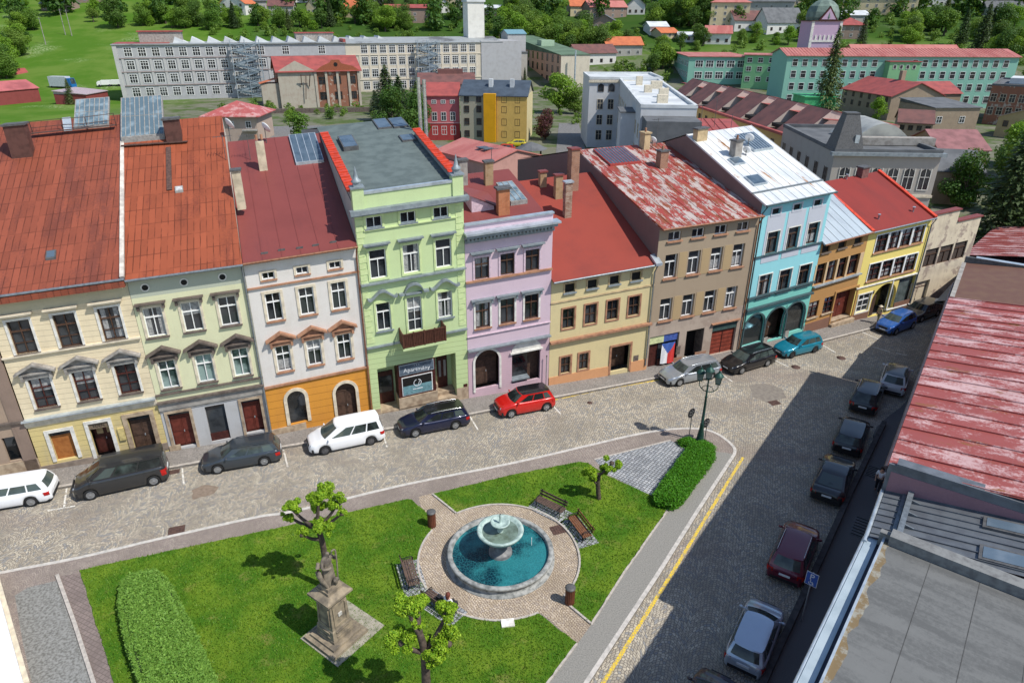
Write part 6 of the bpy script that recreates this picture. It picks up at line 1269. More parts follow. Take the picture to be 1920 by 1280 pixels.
mb = MB(); mb.tube([(0, 0, 0), (0, 0, H_)], .032, 8); mb.build('pole', plain('galvanised', (.36, .37, .38), .5, .5), root)
m_bl = plain('sign_blue_bright', (.055, .12, .42), .4, var=.05); mb = MB(); mb.box(-.26, .26, -.05, -.03, H_-.72, H_); mb.build('rim', m_white, root); mb = MB(); mb.box(-.24, .24, -.056, -.05, H_-.70, H_-.02); sp = mb.build('sign_face', m_bl, root)
text_mesh('P', .42, m_white, sp, (0, -.06, H_-.24)); mb = MB(); N = 16
for k in range(N-4):
    p, q = [(.0+.09*math.cos(t*2*math.pi/N+2.6), -.06, H_-.57+.09*math.sin(t*2*math.pi/N+2.6)) for t in (k, k+1)]; mb.bar(p, q, .028, .006, up=(0, 1, 0))
mb.bar((-.03, -.06, H_-.42), (-.02, -.06, H_-.53), .03, .006, up=(0, 1, 0)); mb.bar((-.02, -.06, H_-.53), (.08, -.06, H_-.53), .03, .006, up=(0, 1, 0)); mb.bar((.08, -.06, H_-.53), (.11, -.06, H_-.64), .03, .006, up=(0, 1, 0)); mb.tube([(-.03, -.06, H_-.39), (-.03, -.056, H_-.39)], .025, 10); mb.build('wheelchair_symbol', m_white, sp)
root = empty('street_pole', G(1023.5, 726, .15), 0, 'thin grey pole on the pavement between the pink and the cream house', 'pole'); mb = MB(); mb.tube([(0, 0, 0), (0, 0, 2.6)], .035, 8); mb.build('shaft', MATS['galvanised'], root); mb = MB(); mb.lathe([(.055, 2.58), (.05, 2.66)], 8); mb.build('cap', m_lead, root)
# flag in the shop window of the brown house
hb = h7; u0 = fl[0]+1.15; zt = fl[3]-.68; root = empty('flag', hb.A+hb.d*u0+Vector((0, 0, zt))-hb.n*.02, hb.ang, 'white, blue and red national flag hung upright at the shop of the brown house', 'flag')
def fab(name, poly, mt):
    mb = MB(); n = 12; P = []
    for j in range(n+1):
        row = []
        for i in range(n+1):
            x = i/n; z = j/n; row.append((x, z))
        P.append(row)
    for j in range(n):
        for i in range(n):
            xc, zc = (i+.5)/n, (j+.5)/n
            if poly(xc, zc): mb.add([(lerp(.0, 1.25, x), .03*math.sin(x*14+z*2)-.04, -z*1.75-.12*x*z) for x, z in (P[j][i], P[j][i+1], P[j+1][i+1], P[j+1][i])], [(3, 2, 1, 0)])
    return mb.build(name, mt, root)
tri = lambda x, z: z < .5*(1-abs(2*x-1))+.04
fab('blue_wedge', tri, plain('flag_blue', (.06, .13, .42), .7, var=.05)); fab('white_band', lambda x, z: not tri(x, z) and x < .5, plain('flag_white', (.75, .76, .78), .7, var=.04)); fab('red_band', lambda x, z: not tri(x, z) and x >= .5, plain('flag_red', (.62, .05, .045), .7, var=.05))
# ---------------------------------------------------------------- people
m_skin = plain('skin', (.55, .33, .24), .6, var=.08); m_hair = plain('hair_auburn', (.16, .045, .03), .7)
def hand(nd, ed, w, hx, s):
    """palm and five fingers at the end of an arm (w = wrist id)"""
    x, y, z = hx; nd[w+'p'] = (x, y-.02, z-.06, .028); ed.append((w, w+'p'))
    for k, (dx, ln) in enumerate(((-.026, .062), (-.009, .072), (.009, .068), (.025, .052))): nd[f'{w}f{k}'] = (x+dx, y-.045, z-.10, .009); nd[f'{w}g{k}'] = (x+dx, y-.06, z-.10-ln*.55, .008); ed += [(w+'p', f'{w}f{k}'), (f'{w}f{k}', f'{w}g{k}')]
    nd[w+'t'] = (x-s*.045, y-.05, z-.07, .010); ed.append((w+'p', w+'t'))
def person(label, pos, rz, mats, sit=False, bag=None, hat=None):
    """faces local -y"""
    root = empty('person', pos, rz, label, 'person'); hp = .50 if sit else .92; dz = hp-.92; S_ = lambda z: z+dz
    nd = {'pel': (0, .02, S_(.98), .12), 'sp': (0, .03, S_(1.18), .115), 'ch': (0, .02, S_(1.36), .125), 'nk': (0, .0, S_(1.5), .055), 'hd': (0, -.02, S_(1.62), .092), 'tp': (0, -.01, S_(1.70), .075), 'nose': (0, -.125, S_(1.615), .013), 'chin': (0, -.08, S_(1.55), .035)}
    ed = [('pel','sp'),('sp','ch'),('ch','nk'),('nk','hd'),('hd','tp'),('hd','nose'),('hd','chin')]
    for s, n in ((-1, 'l'), (1, 'r')):
        nd['sh'+n] = (s*.17, .02, S_(1.42), .058); fw = -.22 if sit else -.03; nd['el'+n] = (s*.24, .04 if not sit else -.02, S_(1.15), .043); nd['wr'+n] = (s*(.22 if not sit else .12), fw, S_(.92 if not sit else 1.02), .031)
        ed += [('ch', 'sh'+n), ('sh'+n, 'el'+n), ('el'+n, 'wr'+n)]; hand(nd, ed, 'wr'+n, nd['wr'+n][:3], s)
        nd['ear'+n] = (s*.095, 0, S_(1.62), .018); ed.append(('hd', 'ear'+n))
        if sit: nd['hi'+n] = (s*.09, 0, hp+.02, .095); nd['kn'+n] = (s*.1, -.43, hp+.04, .062); nd['an'+n] = (s*.1, -.42, .09, .042); nd['to'+n] = (s*.11, -.58, .04, .036)
        else: nd['hi'+n] = (s*.09, .02, .90, .095); nd['kn'+n] = (s*.1, .02-s*.10, .50, .062); nd['an'+n] = (s*.1, .08-s*.20, .09, .042); nd['to'+n] = (s*.11, -.08-s*.2, .04, .036)
        ed += [('pel','hi'+n), ('hi'+n,'kn'+n), ('kn'+n,'an'+n), ('an'+n,'to'+n)]
    skin('body', nd, ed, m_skin, root, 2)
    def cloth(nm, keys, g, mt):
        n2 = {k: nd[k][:3]+(nd[k][3]+g,) for k in keys}; skin(nm, n2, [e for e in ed if e[0] in n2 and e[1] in n2], mt, root, 2)
    cloth('shirt', ['ch', 'sp', 'pel', 'shl', 'ell', 'shr', 'elr'], .018, mats[0]); cloth('trousers', ['pel', 'hil', 'knl', 'anl', 'hir', 'knr', 'anr'], .016, mats[1]); 
    for n in 'lr': skin('shoe', {'a': nd['an'+n][:2]+(.06, .05), 'b': nd['to'+n][:3][:2]+(.045, .045)}, [('a', 'b')], m_trim, root, 2)
    mb = MB()
    if hat: mb.lathe([(.20, S_(1.655)), (.20, S_(1.665)), (.115, S_(1.675)), (.10, S_(1.76)), (.03, S_(1.78))], 18); mb.build('hat', hat, root)
    else: mb.lathe([(.108, S_(1.60)), (.118, S_(1.66)), (.10, S_(1.735)), (.04, S_(1.775))], 16, c=(0, .018, 0)); mb.lathe([(.07, S_(1.42)), (.095, S_(1.55)), (.10, S_(1.66))], 12, c=(0, .05, 0)); mb.build('hair', mats[2], root)
    mb = MB()
    for s in (-1, 1): mb.lathe([(.001, -.012), (.012, 0), (.001, .012)], 8, c=(s*.034, -.10, S_(1.635)))
    mb.build('eyes', m_black, root)
    return root
m_khaki = plain('khaki', (.36, .32, .18), .9, scale=8); m_wshirt = plain('white_shirt', (.78, .78, .80), .8, var=.08, scale=8); m_dkt = plain('dark_trousers', (.03, .03, .035), .85, scale=8); m_beige = plain('beige_hat', (.62, .54, .40), .8)
pp = person('pedestrian in khaki clothes and a pale hat on the pavement by the yellow house', G(1644, 606, .15), R_(-70), (m_khaki, plain('olive_trousers', (.22, .20, .12), .9), m_hair), hat=m_beige)
br, bp, ba = bd; pp = person('person with auburn hair and white shirt seated on the bench below the fountain', bp+Vector((math.cos(ba)*.55, math.sin(ba)*.55, 0)), ba+math.pi, (m_wshirt, m_dkt, m_hair), sit=True)
person('person in a white shirt standing on the shaded pavement under the grey metal roof', G(1643, 922, .1), R_(-35), (m_wshirt, m_dkt, plain('dark_hair', (.03, .02, .015), .7)))
mb = MB(); mb.box(-.16, .16, -.09, .09, 0, .28); mb.tube(smooth3([Vector((-.1, 0, .28)), Vector((-.08, 0, .42)), Vector((.08, 0, .42)), Vector((.1, 0, .28))]), .012, 6); link('bag', mb.mesh('bag', m_dkt), None, bp+Vector((math.cos(ba)*.0, math.sin(ba)*.0, .475)), ba, label='dark bag on the bench beside the seated person', cat='bag')
for px, w_, l_, lb in (((1640, 886), 1.0, 1.3, 'dark cellar hatch in the pavement, the farther of the two'), ((1618, 990), 1.1, 1.8, 'dark cellar hatch in the pavement, the nearer of the two')):
    root = empty('cellar_hatch', G(px[0], px[1], .1), RA, lb, 'hatch'); mb = MB(); mb.box(-l_/2, l_/2, -w_/2, w_/2, -.02, .02); mb.build('frame', m_lead, root); mb = MB()
    for i in range(7): x = -l_/2+.1+i*(l_-.2)/6; mb.box(x-.03, x+.03, -w_/2+.08, w_/2-.08, .02, .035)
    mb.build('grille', m_black, root)
# satellite dishes, aerials
def dish(hs, px, mast, r=.42, az=-60, lb=None):
    u, d, z = hs.onroof(*px); x, y, _ = hs.pt(u, d, 0); mb = MB(); mb.tube([(x, y, z-.1), (x, y, z+mast)], .03, 6); m_ = hs.b(mb, 'aerial_mast', m_lead, hs.roofo)
    mb = MB(); mb.lathe([(.02, 0), (r*.5, .04), (r*.85, .11), (r, .16), (r*.98, .17), (r*.5, .06)], 20); o = link('satellite_dish', mb.mesh('satellite_dish', m_dish), hs.roofo, (x, y, z+mast*.8+hs.s*x)); o.rotation_euler = (R_(62), 0, R_(az)+math.pi)
def aerial(hs, px, h_):
    u, d, z = hs.onroof(*px); x, y, _ = hs.pt(u, d, 0); mb = MB(); mb.tube([(x, y, z-.1), (x, y, z+h_)], .022, 6)
    for k in range(6): mb.bar((x-.5+.18*k, y-.25, z+h_-.1), (x-.5+.18*k, y+.25, z+h_-.1), .02)
    mb.bar((x-.6, y, z+h_-.1), (x+.6, y, z+h_-.1), .02); hs.b(mb, 'aerial', m_lead, hs.roofo)
HA = House.all
dish(HA[1], (432, 262), 1.2); dish(HA[2], (500, 268), 1.3); dish(HA[7], (1402, 276), .9, .4); dish(HA[7], (1398, 292), .5, .35); aerial(HA[4], (922, 345), 2.6); aerial(HA[6], (1230, 276), 2.5); aerial(HA[7], (1310, 264), 3.0); aerial(HA[1], (424, 300), 1.6); aerial(HA[2], (470, 300), 1.8); dish(HA[6], (1222, 280), .9, .35)
# ---------------------------------------------------------------- the town behind
def T(x, y):
    r = ray(x, y); t = 60/r.y; o = Vector((0, 0, CAMH)); last = None
    for k in range(900):
        p = o+r*t; dz = p.z-hill(p.x, p.y)
        if dz <= 0: return Vector((p.x, p.y, hill(p.x, p.y)))
        t += max(.4, abs(dz)*.5)/r.y if r.z < 0 else 1.5/r.y
        if p.y > 1050: break
    return Vector((p.x, p.y, hill(p.x, p.y)))
m_win = glassmat('far_glass', (.014, .016, .02), (.05, .055, .06), .15); BW = {}
def winmesh(w, h, frame, bars=(1, 1), arch=False, sill=.06):
    k = (round(w, 2), round(h, 2), frame.name, bars, arch)
    if k in BW: return BW[k]
    mb = MB()
    if arch: P = [(-w/2, -.02, -h/2), (w/2, -.02, -h/2)]+[(w/2*math.cos(a*math.pi/8), -.02, h/2-w/2+w/2*math.sin(a*math.pi/8)) for a in range(9)]; mb.add(P, [tuple(range(len(P)))], 0)
    else: mb.quad((-w/2, -.02, -h/2), (w/2, -.02, -h/2), (w/2, -.02, h/2), (-w/2, -.02, h/2), 0)
    b = max(.08, w*.07); y0, y1 = -.08, -.021
    for x0, x1, z0, z1 in ((-w/2-b, -w/2, -h/2, h/2), (w/2, w/2+b, -h/2, h/2), (-w/2-b, w/2+b, -h/2-b, -h/2))+(() if arch else ((-w/2-b, w/2+b, h/2, h/2+b),)): mb.box(x0, x1, y0, y1, z0, z1, 1)
    for i in range(bars[0]): x = -w/2+w*(i+1)/(bars[0]+1); mb.box(x-b*.35, x+b*.35, y0+.02, y1, -h/2, h/2, 1)
    for i in range(bars[1]): z = -h/2+h*(i+1)/(bars[1]+1)+h*.1; mb.box(-w/2, w/2, y0+.025, y1-.003, z-b*.35, z+b*.35, 1)
    me = mb.mesh('window', [m_win, frame]); BW[k] = me; return me
class Blk:
    """a house of the town: local x along the front, y inwards, z up from its ground"""
    def __init__(s, name, label, A, B, h, D, wall, roof='flat', rmat=None, rise=2.0, over=.3, cat='building', group=None, z=None, flatmat=None, seam=None):
        A, B = Vector(A), Vector(B); s.z = A.z if z is None else z; d = B-A; d.z = 0; s.L = d.length; s.ang = math.atan2(d.y, d.x); s.h, s.D = h, D; L = s.L
        s.root = empty(name, (A.x, A.y, s.z), s.ang, label, cat, group); mb = MB(); mb.box(0, L, 0, D, -3, h)
        if roof == 'gv': mb.add([(0, 0, h), (L, 0, h), (L/2, 0, h+rise-.15), (0, D, h), (L, D, h), (L/2, D, h+rise-.15)], [(0, 1, 2), (4, 3, 5)])
        if roof == 'gu': mb.add([(0, 0, h), (0, D, h), (0, D/2, h+rise-.15), (L, 0, h), (L, D, h), (L, D/2, h+rise-.15)], [(1, 0, 2), (3, 4, 5)])
        s.wall = mb.build('wall', wall, s.root); mb = MB(); o = over; t_ = .18; rmat = rmat or m_greyr
        def slab(P): n = len(P); mb.add(list(P)+[(p[0], p[1], p[2]-t_) for p in P], [tuple(range(n)), tuple(range(2*n-1, n-1, -1))]+[(i, n+i, n+(i+1) % n, (i+1) % n) for i in range(n)])
        if roof == 'flat': mb.box(-o, L+o, -o, D+o, h, h+.25)
        elif roof == 'par':
            mb.box(.3, L-.3, .3, D-.3, h-.1, h+.02)
            for x0, x1, y0, y1 in ((0, L, 0, .3), (0, L, D-.3, D), (0, .3, .3, D-.3), (L-.3, L, .3, D-.3)): mb.box(x0-.08, x1+.08, y0-.08, y1+.08, h+.0, h+.45)
        elif roof == 'gu': k = rise*o/(D/2); slab([(-o, -o, h-k), (L+o, -o, h-k), (L+o, D/2, h+rise), (-o, D/2, h+rise)]); slab([(L+o, D+o, h-k), (-o, D+o, h-k), (-o, D/2, h+rise), (L+o, D/2, h+rise)])
        elif roof == 'gv': k = rise*o/(L/2); slab([(-o, D+o, h-k), (-o, -o, h-k), (L/2, -o, h+rise), (L/2, D+o, h+rise)]); slab([(L+o, -o, h-k), (L+o, D+o, h-k), (L/2, D+o, h+rise), (L/2, -o, h+rise)])
        elif roof == 'hip':
            q = min(L, D)/2; a, b_ = ((q, D/2), (L-q, D/2)) if L >= D else ((L/2, q), (L/2, D-q)); e = [(-o, -o, h), (L+o, -o, h), (L+o, D+o, h), (-o, D+o, h)]; r0, r1 = (a[0], a[1], h+rise), (b_[0]+.01, b_[1]+.01, h+rise)
            mb.add(e+[r0, r1], [(0, 1, 5, 4), (1, 2, 5), (2, 3, 4, 5), (3, 0, 4)] if L >= D else [(0, 1, 4), (1, 2, 5, 4), (2, 3, 5), (3, 0, 4, 5)]); mb.box(-o, L+o, -o, D+o, h-.15, h-.005)
        elif roof == 'shed': slab([(-o, -o, h), (L+o, -o, h), (L+o, D+o, h+rise), (-o, D+o, h+rise)]); mb.add([(0, 0, h-.2), (0, D, h-.2), (0, D, h+rise-.2), (L, 0, h-.2), (L, D, h-.2), (L, D, h+rise-.2)], [(1, 0, 2), (3, 4, 5)])
        if seam and roof in ('gu', 'shed'):
            yy = D/2 if roof == 'gu' else D
            for i in range(int(L/seam)): mb.bar((i*seam, -o, h+.05), (i*seam, yy, h+rise+.05), .06, .07)
        s.roof = mb.build('roof', rmat, s.root)
    def win(s, n, zs, w, h, frame=None, side='F', m0=None, m1=None, bars=(1, 1), arch=False, skip=()):
        me = winmesh(w, h, frame or m_white, bars, arch); W_ = s.L if side in 'FB' else s.D; m0 = W_/n/2 if m0 is None else m0; m1 = W_-W_/n/2 if m1 is None else m1
        for j, z in enumerate(zs):
            for i in range(n):
                if (i, j) in skip: continue
                t = m0+(m1-m0)*(i/(n-1) if n > 1 else .5)
                loc, rz = {'F': ((t, 0, z), 0), 'L': ((0, s.D-t, z), -math.pi/2), 'R': ((s.L, t, z), math.pi/2)}[side]; link('window', me, s.root, loc, rz)
    def add(s, mb, name, mt, parent=None): return mb.build(name, mt, parent or s.root)
    def boxp(s, name, mt, *q): mb = MB(); mb.box(*q); return s.add(mb, name, mt)
def plan(px, z): p = G(px[0], px[1], z); p.z = 0; return p
def span(a, b_, h, z=0.0): return plan(a, z+h), plan(b_, z+h)      # eave corners seen at these pixels, eave h above the ground
fgrey = plaster('factory_grey', (.40, .40, .41), (.30, .29, .29), .5); fbeige = plaster('factory_beige', (.58, .52, .42), (.46, .41, .35), .4); froof = metalroof('factory_roof', (.29, .31, .31), (.12, .12, .12), .52, .60, .06, (1, 1, 1), rough=.6); rred = plain('far_red_roof', (.33, .075, .065), .65, scale=.5, col2=(.24, .06, .055)); rsal = metalroof('far_salmon_roof', (.48, .18, .15), (.40, .12, .10), .45, .6, .3, (1, .3, .3)); rora = plain('far_orange_roof', (.50, .15, .06), .7, scale=.5, col2=(.42, .12, .055)); rbrn = plain('far_brown_roof', (.17, .075, .065), .7, scale=.5, col2=(.12, .06, .055)); rgry = plain('far_grey_roof', (.13, .135, .14), .8, scale=.5, col2=(.09, .095, .10)); rlight = plain('far_light_roof', (.58, .60, .60), .6, scale=.25, col2=(.46, .48, .49))
# factory, grey wing and beige wing
GA, GB_ = plan((234, 190), 0), plan((655, 176), 0); dd = (GB_-GA).normalized(); GC = GA+dd*130
f1 = Blk('factory', 'long grey four storey factory wing with saw tooth rooflights', GA, GB_, 16.6, 20, fgrey, 'flat', froof, over=.5)
n1 = int(f1.L/4.15); f1.win(n1, (2.6, 6.7, 10.7, 14.6), 2.1, 2.5, m0=4, m1=f1.L-4, bars=(2, 2), skip=[(i, j) for i in range(n1-6, n1) for j in (2, 3) if (i+j) % 3]+[(n1-7, 1), (n1-5, 1), (n1-6, 0)])
mb = MB()
for z in (4.6, 12.75, 8.7): mb.box(-.12, f1.L, -.22, 0, z-.16, z+.12)
f1.add(mb, 'string_course', plain('factory_band', (.30, .24, .23), .8))
mb = MB(); st_ = (f1.L-8)/(n1-1)
for i in range(n1+1): x = 4+st_*(i-.5); mb.box(x-.35, x+.35, -.18, -.003, 4.72, 12.5)
mb.box(-.2, 1.0, -.3, 0, 0, 16.6); f1.add(mb, 'pilaster', plaster('factory_pale', (.47, .46, .45)))
for k in range(14):
    mb = MB(); x = 17+k*5.2; mb.add([(x, 8, 16.8), (x+4.6, 8, 16.8), (x+.8, 8, 18.7), (x, 16, 16.8), (x+4.6, 16, 16.8), (x+.8, 16, 18.7)], [(0, 1, 2), (4, 3, 5), (1, 4, 5, 2), (3, 0, 2, 5)]); f1.add(mb, 'rooflight', [rlight])
mb = MB(); mb.box(7, 20, 10, 17, 16.8, 20.2); f1.add(mb, 'roof_house', m_concr); mb = MB(); mb.box(6.6, 20.4, 9.6, 17.4, 20.2, 20.5); mb.box(-.4, 16, 4, 18, 16.85, 17.0); f1.add(mb, 'red_roof', rred)
mb = MB(); mb.box(f1.L-15, f1.L-2, 12, 18, 16.8, 19.5); f1.add(mb, 'roof_house', m_concr); mb = MB(); mb.box(f1.L-15.3, f1.L-1.7, 11.7, 18.3, 19.5, 19.8); mb.box(f1.L-.5, f1.L+.4, 0, 20, 16.8, 17.9); f1.add(mb, 'red_roof', rred)
f2 = Blk('factory', 'long beige factory wing with a white roof tower', GB_+dd*.05, GC, 16.6, 22, fbeige, 'gu', froof, 1.6, .4)
f2.win(13, (2.6, 6.7, 10.7, 14.6), 2.1, 2.5, m0=6.5, m1=f2.L*.8, bars=(2, 2)); mb = MB()
for z in (4.6, 12.75): mb.box(0, f2.L, -.2, 0, z-.16, z+.12)
for i in range(14): x = 6.5+(f2.L*.8-6.5)*(i-.5)/12; mb.box(x-.35, x+.35, -.15, -.003, 4.72, 12.5)
f2.add(mb, 'string_course', plaster('factory_cream', (.64, .57, .46))); f2.boxp('end_wall', fgrey, f2.L*.86, f2.L+8, -.3, 24, -2, 16.9)
mb = MB(); mb.box(f2.L*.82, f2.L*.82+6.5, 8, 14, 17, 30); f2.add(mb, 'roof_tower', plaster('tower_white', (.72, .70, .64))); mb = MB(); mb.box(f2.L*.82-.4, f2.L*.82+6.9, 7.6, 14.4, 30, 31); f2.add(mb, 'tower_cap', rlight)
def stairs(bk, x0, x1, y0, h_, mt):
    mb = MB(); n = int(h_/2.05)
    for x in (x0, (x0+x1)/2, x1):
        for y in (y0, y0+2.2): mb.bar((x, y, 0), (x, y, h_+1), .2)
    for k in range(n+1):
        z = k*2.05+.3
        for y in (y0, y0+2.2): mb.bar((x0, y, z), (x1, y, z), .14)
        mb.box(x0, x0+1, y0, y0+2.2, z-.05, z+.03); mb.box(x1-1, x1, y0, y0+2.2, z-.05, z+.03)
        if k < n: a, b_ = (x0+.7, x1-.7) if k % 2 else (x1-.7, x0+.7); mb.bar((a, y0+.5, z), (b_, y0+.5, z+2.05), .9, .14, up=(0, 1, 0)); mb.bar((a, y0, z+.9), (b_, y0, z+2.95), .1); mb.bar((b_, y0+1.8, z), (a, y0+1.8, z+2.05), .12)
    return bk.add(mb, 'fire_stairs', mt)
m_steel = plain('steel_blue_grey', (.33, .39, .43), .5, .4)
stairs(f1, 34.5, 43.5, -3.4, 17.0, m_steel); stairs(f2, f2.L*.43, f2.L*.43+8, -3.2, 16.4, m_steel)
# grey block, brown roof building
b = Blk('workshop', 'grey rendered flat roofed block at the right end of the factory', plan((902, 165), 0), plan((988, 163), 0), 12.5, 26, plaster('block_grey', (.40, .38, .34)), 'flat', rgry); b.win(2, (5, 9), 3.2, 1.0, m_greyf, m0=3, m1=b.L-6); b.boxp('tall_window', m_black, b.L*.55, b.L*.72, -.05, .02, 1, 11); b.win(4, (6,), 1.2, 1.2, m_greyf, 'L')
b = Blk('lift_tower', 'narrow grey tower with blue roof at the right end of the factory', plan((952, 158), 0), plan((985, 157), 0), 19, 8, plaster('tower_grey', (.42, .42, .42)), 'gu', plain('blue_sheet', (.16, .30, .36), .5), 1.4); b.win(1, (14,), 3.5, 3, rlight)
b = Blk('workshop', 'low building with rusty red brown roof between conifers and grey block', plan((786, 184), 0), plan((892, 183), 0), 4.5, 16, plaster('dark_plaster', (.22, .19, .17)), 'gu', rbrn, 3.0); b.boxp('roof_vent', rbrn, b.L*.35, b.L*.8, 7, 10, 7, 8.6)
# boiler house
mbrk = plaster('ruined_brick', (.27, .12, .075), (.18, .10, .08), .5, blot=(.40, .34, .28), blot_lo=.55); mru = plaster('ruined_render', (.42, .38, .31), (.33, .25, .2), .6)
b = Blk('boiler_house', 'ruined brick boiler house with red roof and two gables before the factory', plan((529, 204), 0), plan((679, 198), 0), 10.5, 17, mbrk, 'gu', rred, 3.6, .7)
w_ = b.L; mb = MB(); mb.box(.02, w_*.44, -.1, .02, -1, 10.4); mb.add([(.0, -.15, 10.4), (w_*.45, -.15, 10.4), (w_*.22, -.15, 13.2)], [(0, 1, 2)]); b.add(mb, 'grey_front', mru); mb = MB(); mb.add([(w_*.46, -.3, 10.3), (w_, -.3, 10.3), (w_*.92, -.3, 11.5), (w_*.78, -.3, 12.3), (w_*.76, -.3, 13.3), (w_*.66, -.3, 13.3), (w_*.64, -.3, 12.6), (w_*.52, -.3, 11.4)], [tuple(range(8))]); mb.box(w_*.45, w_+.1, -.5, 0, 10.0, 10.4); g_ = b.add(mb, 'brick_gable', plain('gable_brick', (.30, .09, .045), .85)); mb = MB(); mb.tube([(w_*.71, -.35, 12.0), (w_*.71, -.31, 12.0)], .6, 14); b.add(mb, 'round_window', m_black, g_)
mb = MB()
for x in (.45, .58, .72, .86, .985): mb.box(w_*x-.35, w_*x+.35, -.35, 0, 0, 10)
b.add(mb, 'pilaster', mru); b.win(3, (3.2, 7.6), 2.0, 2.0, m_brownf, m0=w_*.53, m1=w_*.9); b.win(1, (7.6,), 1.8, 1.8, m_brownf, m0=w_*.2, m1=w_*.2); mb = MB(); mb.box(-5, 0, 1, 6, -1, 7); b.add(mb, 'annex_wall', mru); mb = MB(); mb.add([(-5.4, .6, 7), (0, .6, 8.4), (0, 6.4, 8.4), (-5.4, 6.4, 7)], [(0, 1, 2, 3)]); b.add(mb, 'annex_roof', rora); mb = MB(); mb.bar((w_*.27, -.4, 6.5), (w_*.27, -1.6, 9.5), .2); mb.bar((w_*.36, -.4, 6), (w_*.38, -1.6, 9.5), .2); mb.bar((w_*.26, -1.5, 9.2), (w_*.39, -1.5, 9.2), .2); mb.bar((w_*.3, -.8, 2.5), (w_*.33, -1.2, 9), .2); b.add(mb, 'rusty_hoist', m_iron)
# coloured houses
b = Blk('apartment_house', 'dark pink and red house with red sheet roof behind the row', plan((800, 263), 0), plan((863, 262.5), 0), 9.6, 11, plaster('dark_pink', (.44, .12, .13), (.36, .09, .10), .2), 'gu', rred, 2.2); b.win(3, (2.1, 5.1), 1.0, 1.7, m_white, m0=2.0, m1=b.L-1.5); b.win(3, (8.2,), .9, .6, m_white, m0=2.0, m1=b.L-1.5); b.boxp('belt_course', plain('rose_band', (.55, .30, .32), .8), 0, b.L, -.12, 0, 3.6, 3.8); b.boxp('red_base', plaster('raspberry', (.36, .05, .05)), -.03, b.L+.03, -.04, .02, -1, 3.6)
b = Blk('apartment_house', 'grey and yellow house with dark blue roof and bright yellow stair tower', plan((865, 264), 0), plan((987, 267), 0), 9.8, 12, plaster('grey_green_wall', (.36, .33, .25), (.3, .28, .22), .2), 'gu', plain('dark_blue_roof', (.065, .085, .11), .5, scale=.5), 2.6)
b.boxp('yellow_front', plaster('warm_yellow', (.60, .40, .12)), b.L*.55, b.L+.02, -.06, .02, -1, 9.7); b.boxp('stair_tower', plaster('egg_yellow', (.66, .33, .015)), b.L*.36, b.L*.54, -.9, .2, -1, 10.1); b.boxp('side_front', plaster('pale_yellow', (.60, .52, .30)), b.L-.02, b.L+.06, -.03, 12, -1, 9.7); b.win(2, (1.6, 4.2, 6.8, 8.9), .95, 1.25, m_brownf, m0=1.4, m1=b.L*.28); b.win(2, (1.6, 4.2, 6.8, 8.9), .95, 1.25, m_brownf, m0=b.L*.66, m1=b.L*.86); b.boxp('chimney', rlight, b.L*.4, b.L*.46, 3, 4, 11, 12.8); b.boxp('chimney', rlight, b.L*.72, b.L*.78, 3, 4, 11, 12.8)
A_, B_ = span((818, 281), (915, 306), 3.4); b = Blk('shed', 'low shed with salmon pink roof and two dark skylights', A_, B_, 3.4, 12, plaster('pink_shed', (.50, .28, .24)), 'gu', rsal, 1.6); mb = MB(); mb.box(b.L*.52, b.L*.6, .8, 3.2, 4.05, 4.15); mb.box(b.L*.62, b.L*.7, .8, 3.2, 4.05, 4.15); sk = b.add(mb, 'skylight', m_pv); sk.location = (0, 2.2, .55); b.boxp('lean_to', plaster('grey_shed', (.3, .26, .24)), -.1, b.L*.55, -2.5, 0, -1, 2.2); b.boxp('lean_to_roof', rred, -.3, b.L*.58, -2.8, .2, 2.2, 2.35)
# pale block with a light flat roof
mp = plaster('pale_grey_wall', (.58, .58, .58), (.44, .43, .42), .4)
b = Blk('apartment_block', 'pale grey block with arched top windows and light flat roof', (15.8, 150, 0), (30.8, 150, 0), 13.6, 14, mp, 'par', rlight); b.win(2, (12.0,), 1.1, 1.5, m_bstone, m0=2.4, m1=4.6, arch=True, bars=(0, 0)); b.win(2, (2.5, 5.6, 8.7), 1.1, 1.9, m_cream, m0=2.4, m1=4.6); b.boxp('cornice', m_cream, -.2, b.L+.2, -.25, 0, 12.95, 13.4)
b2 = Blk('apartment_block', 'long pale grey block with white flat roof and roof hatches', (18.6, 104, 0), (26.6, 103.4, 0), 13.3, 46.5, mp, 'par', rlight); b2.win(11, (3, 6.3, 9.8), 1.1, 1.9, m_cream, 'L'); 
for x, y, w_, d_, h_ in ((3, 6, 1.6, 1.2, 1.2), (4.2, 14, 1.5, 1.3, 1.4), (2.6, 22, 1.3, 1.2, 1.2), (4.5, 29, 2, 1.5, 1.3), (2.4, 36, 1.2, 1.2, 1.6)): b2.boxp('roof_hatch', m_cream, x, x+w_, y, y+d_, 13.3, 13.3+h_)
b2.boxp('bay', mp, -2.2, 0, 8, 14, -1, 11.6); b2.boxp('bay_roof', rgry, -2.4, 0, 7.8, 14.2, 11.6, 11.8); b2.boxp('lower_wing', rgry, .3, b2.L-.2, -6, 0, 6, 12.2)
A_, B_ = span((1235, 247), (1395, 250), 9.5); b = Blk('shed', 'flat red sheet roof with aerials below the pale block', A_, B_, 9.5, 12, plaster('dark_plaster', (.22, .19, .17)), 'shed', rred, .5, seam=1.2); mb = MB()
for x, y, h_ in ((4, 3, 3), (9, 5, 4.5), (11, 2, 2.5), (6, 6, 2)): mb.tube([(x, y, 9.5), (x, y, 9.5+h_)], .04, 6); mb.bar((x-.6, y, 9.3+h_), (x+.6, y, 9.3+h_), .03); mb.bar((x, y-.4, 9.0+h_), (x, y+.4, 9.0+h_), .03)
b.add(mb, 'aerials', m_lead)
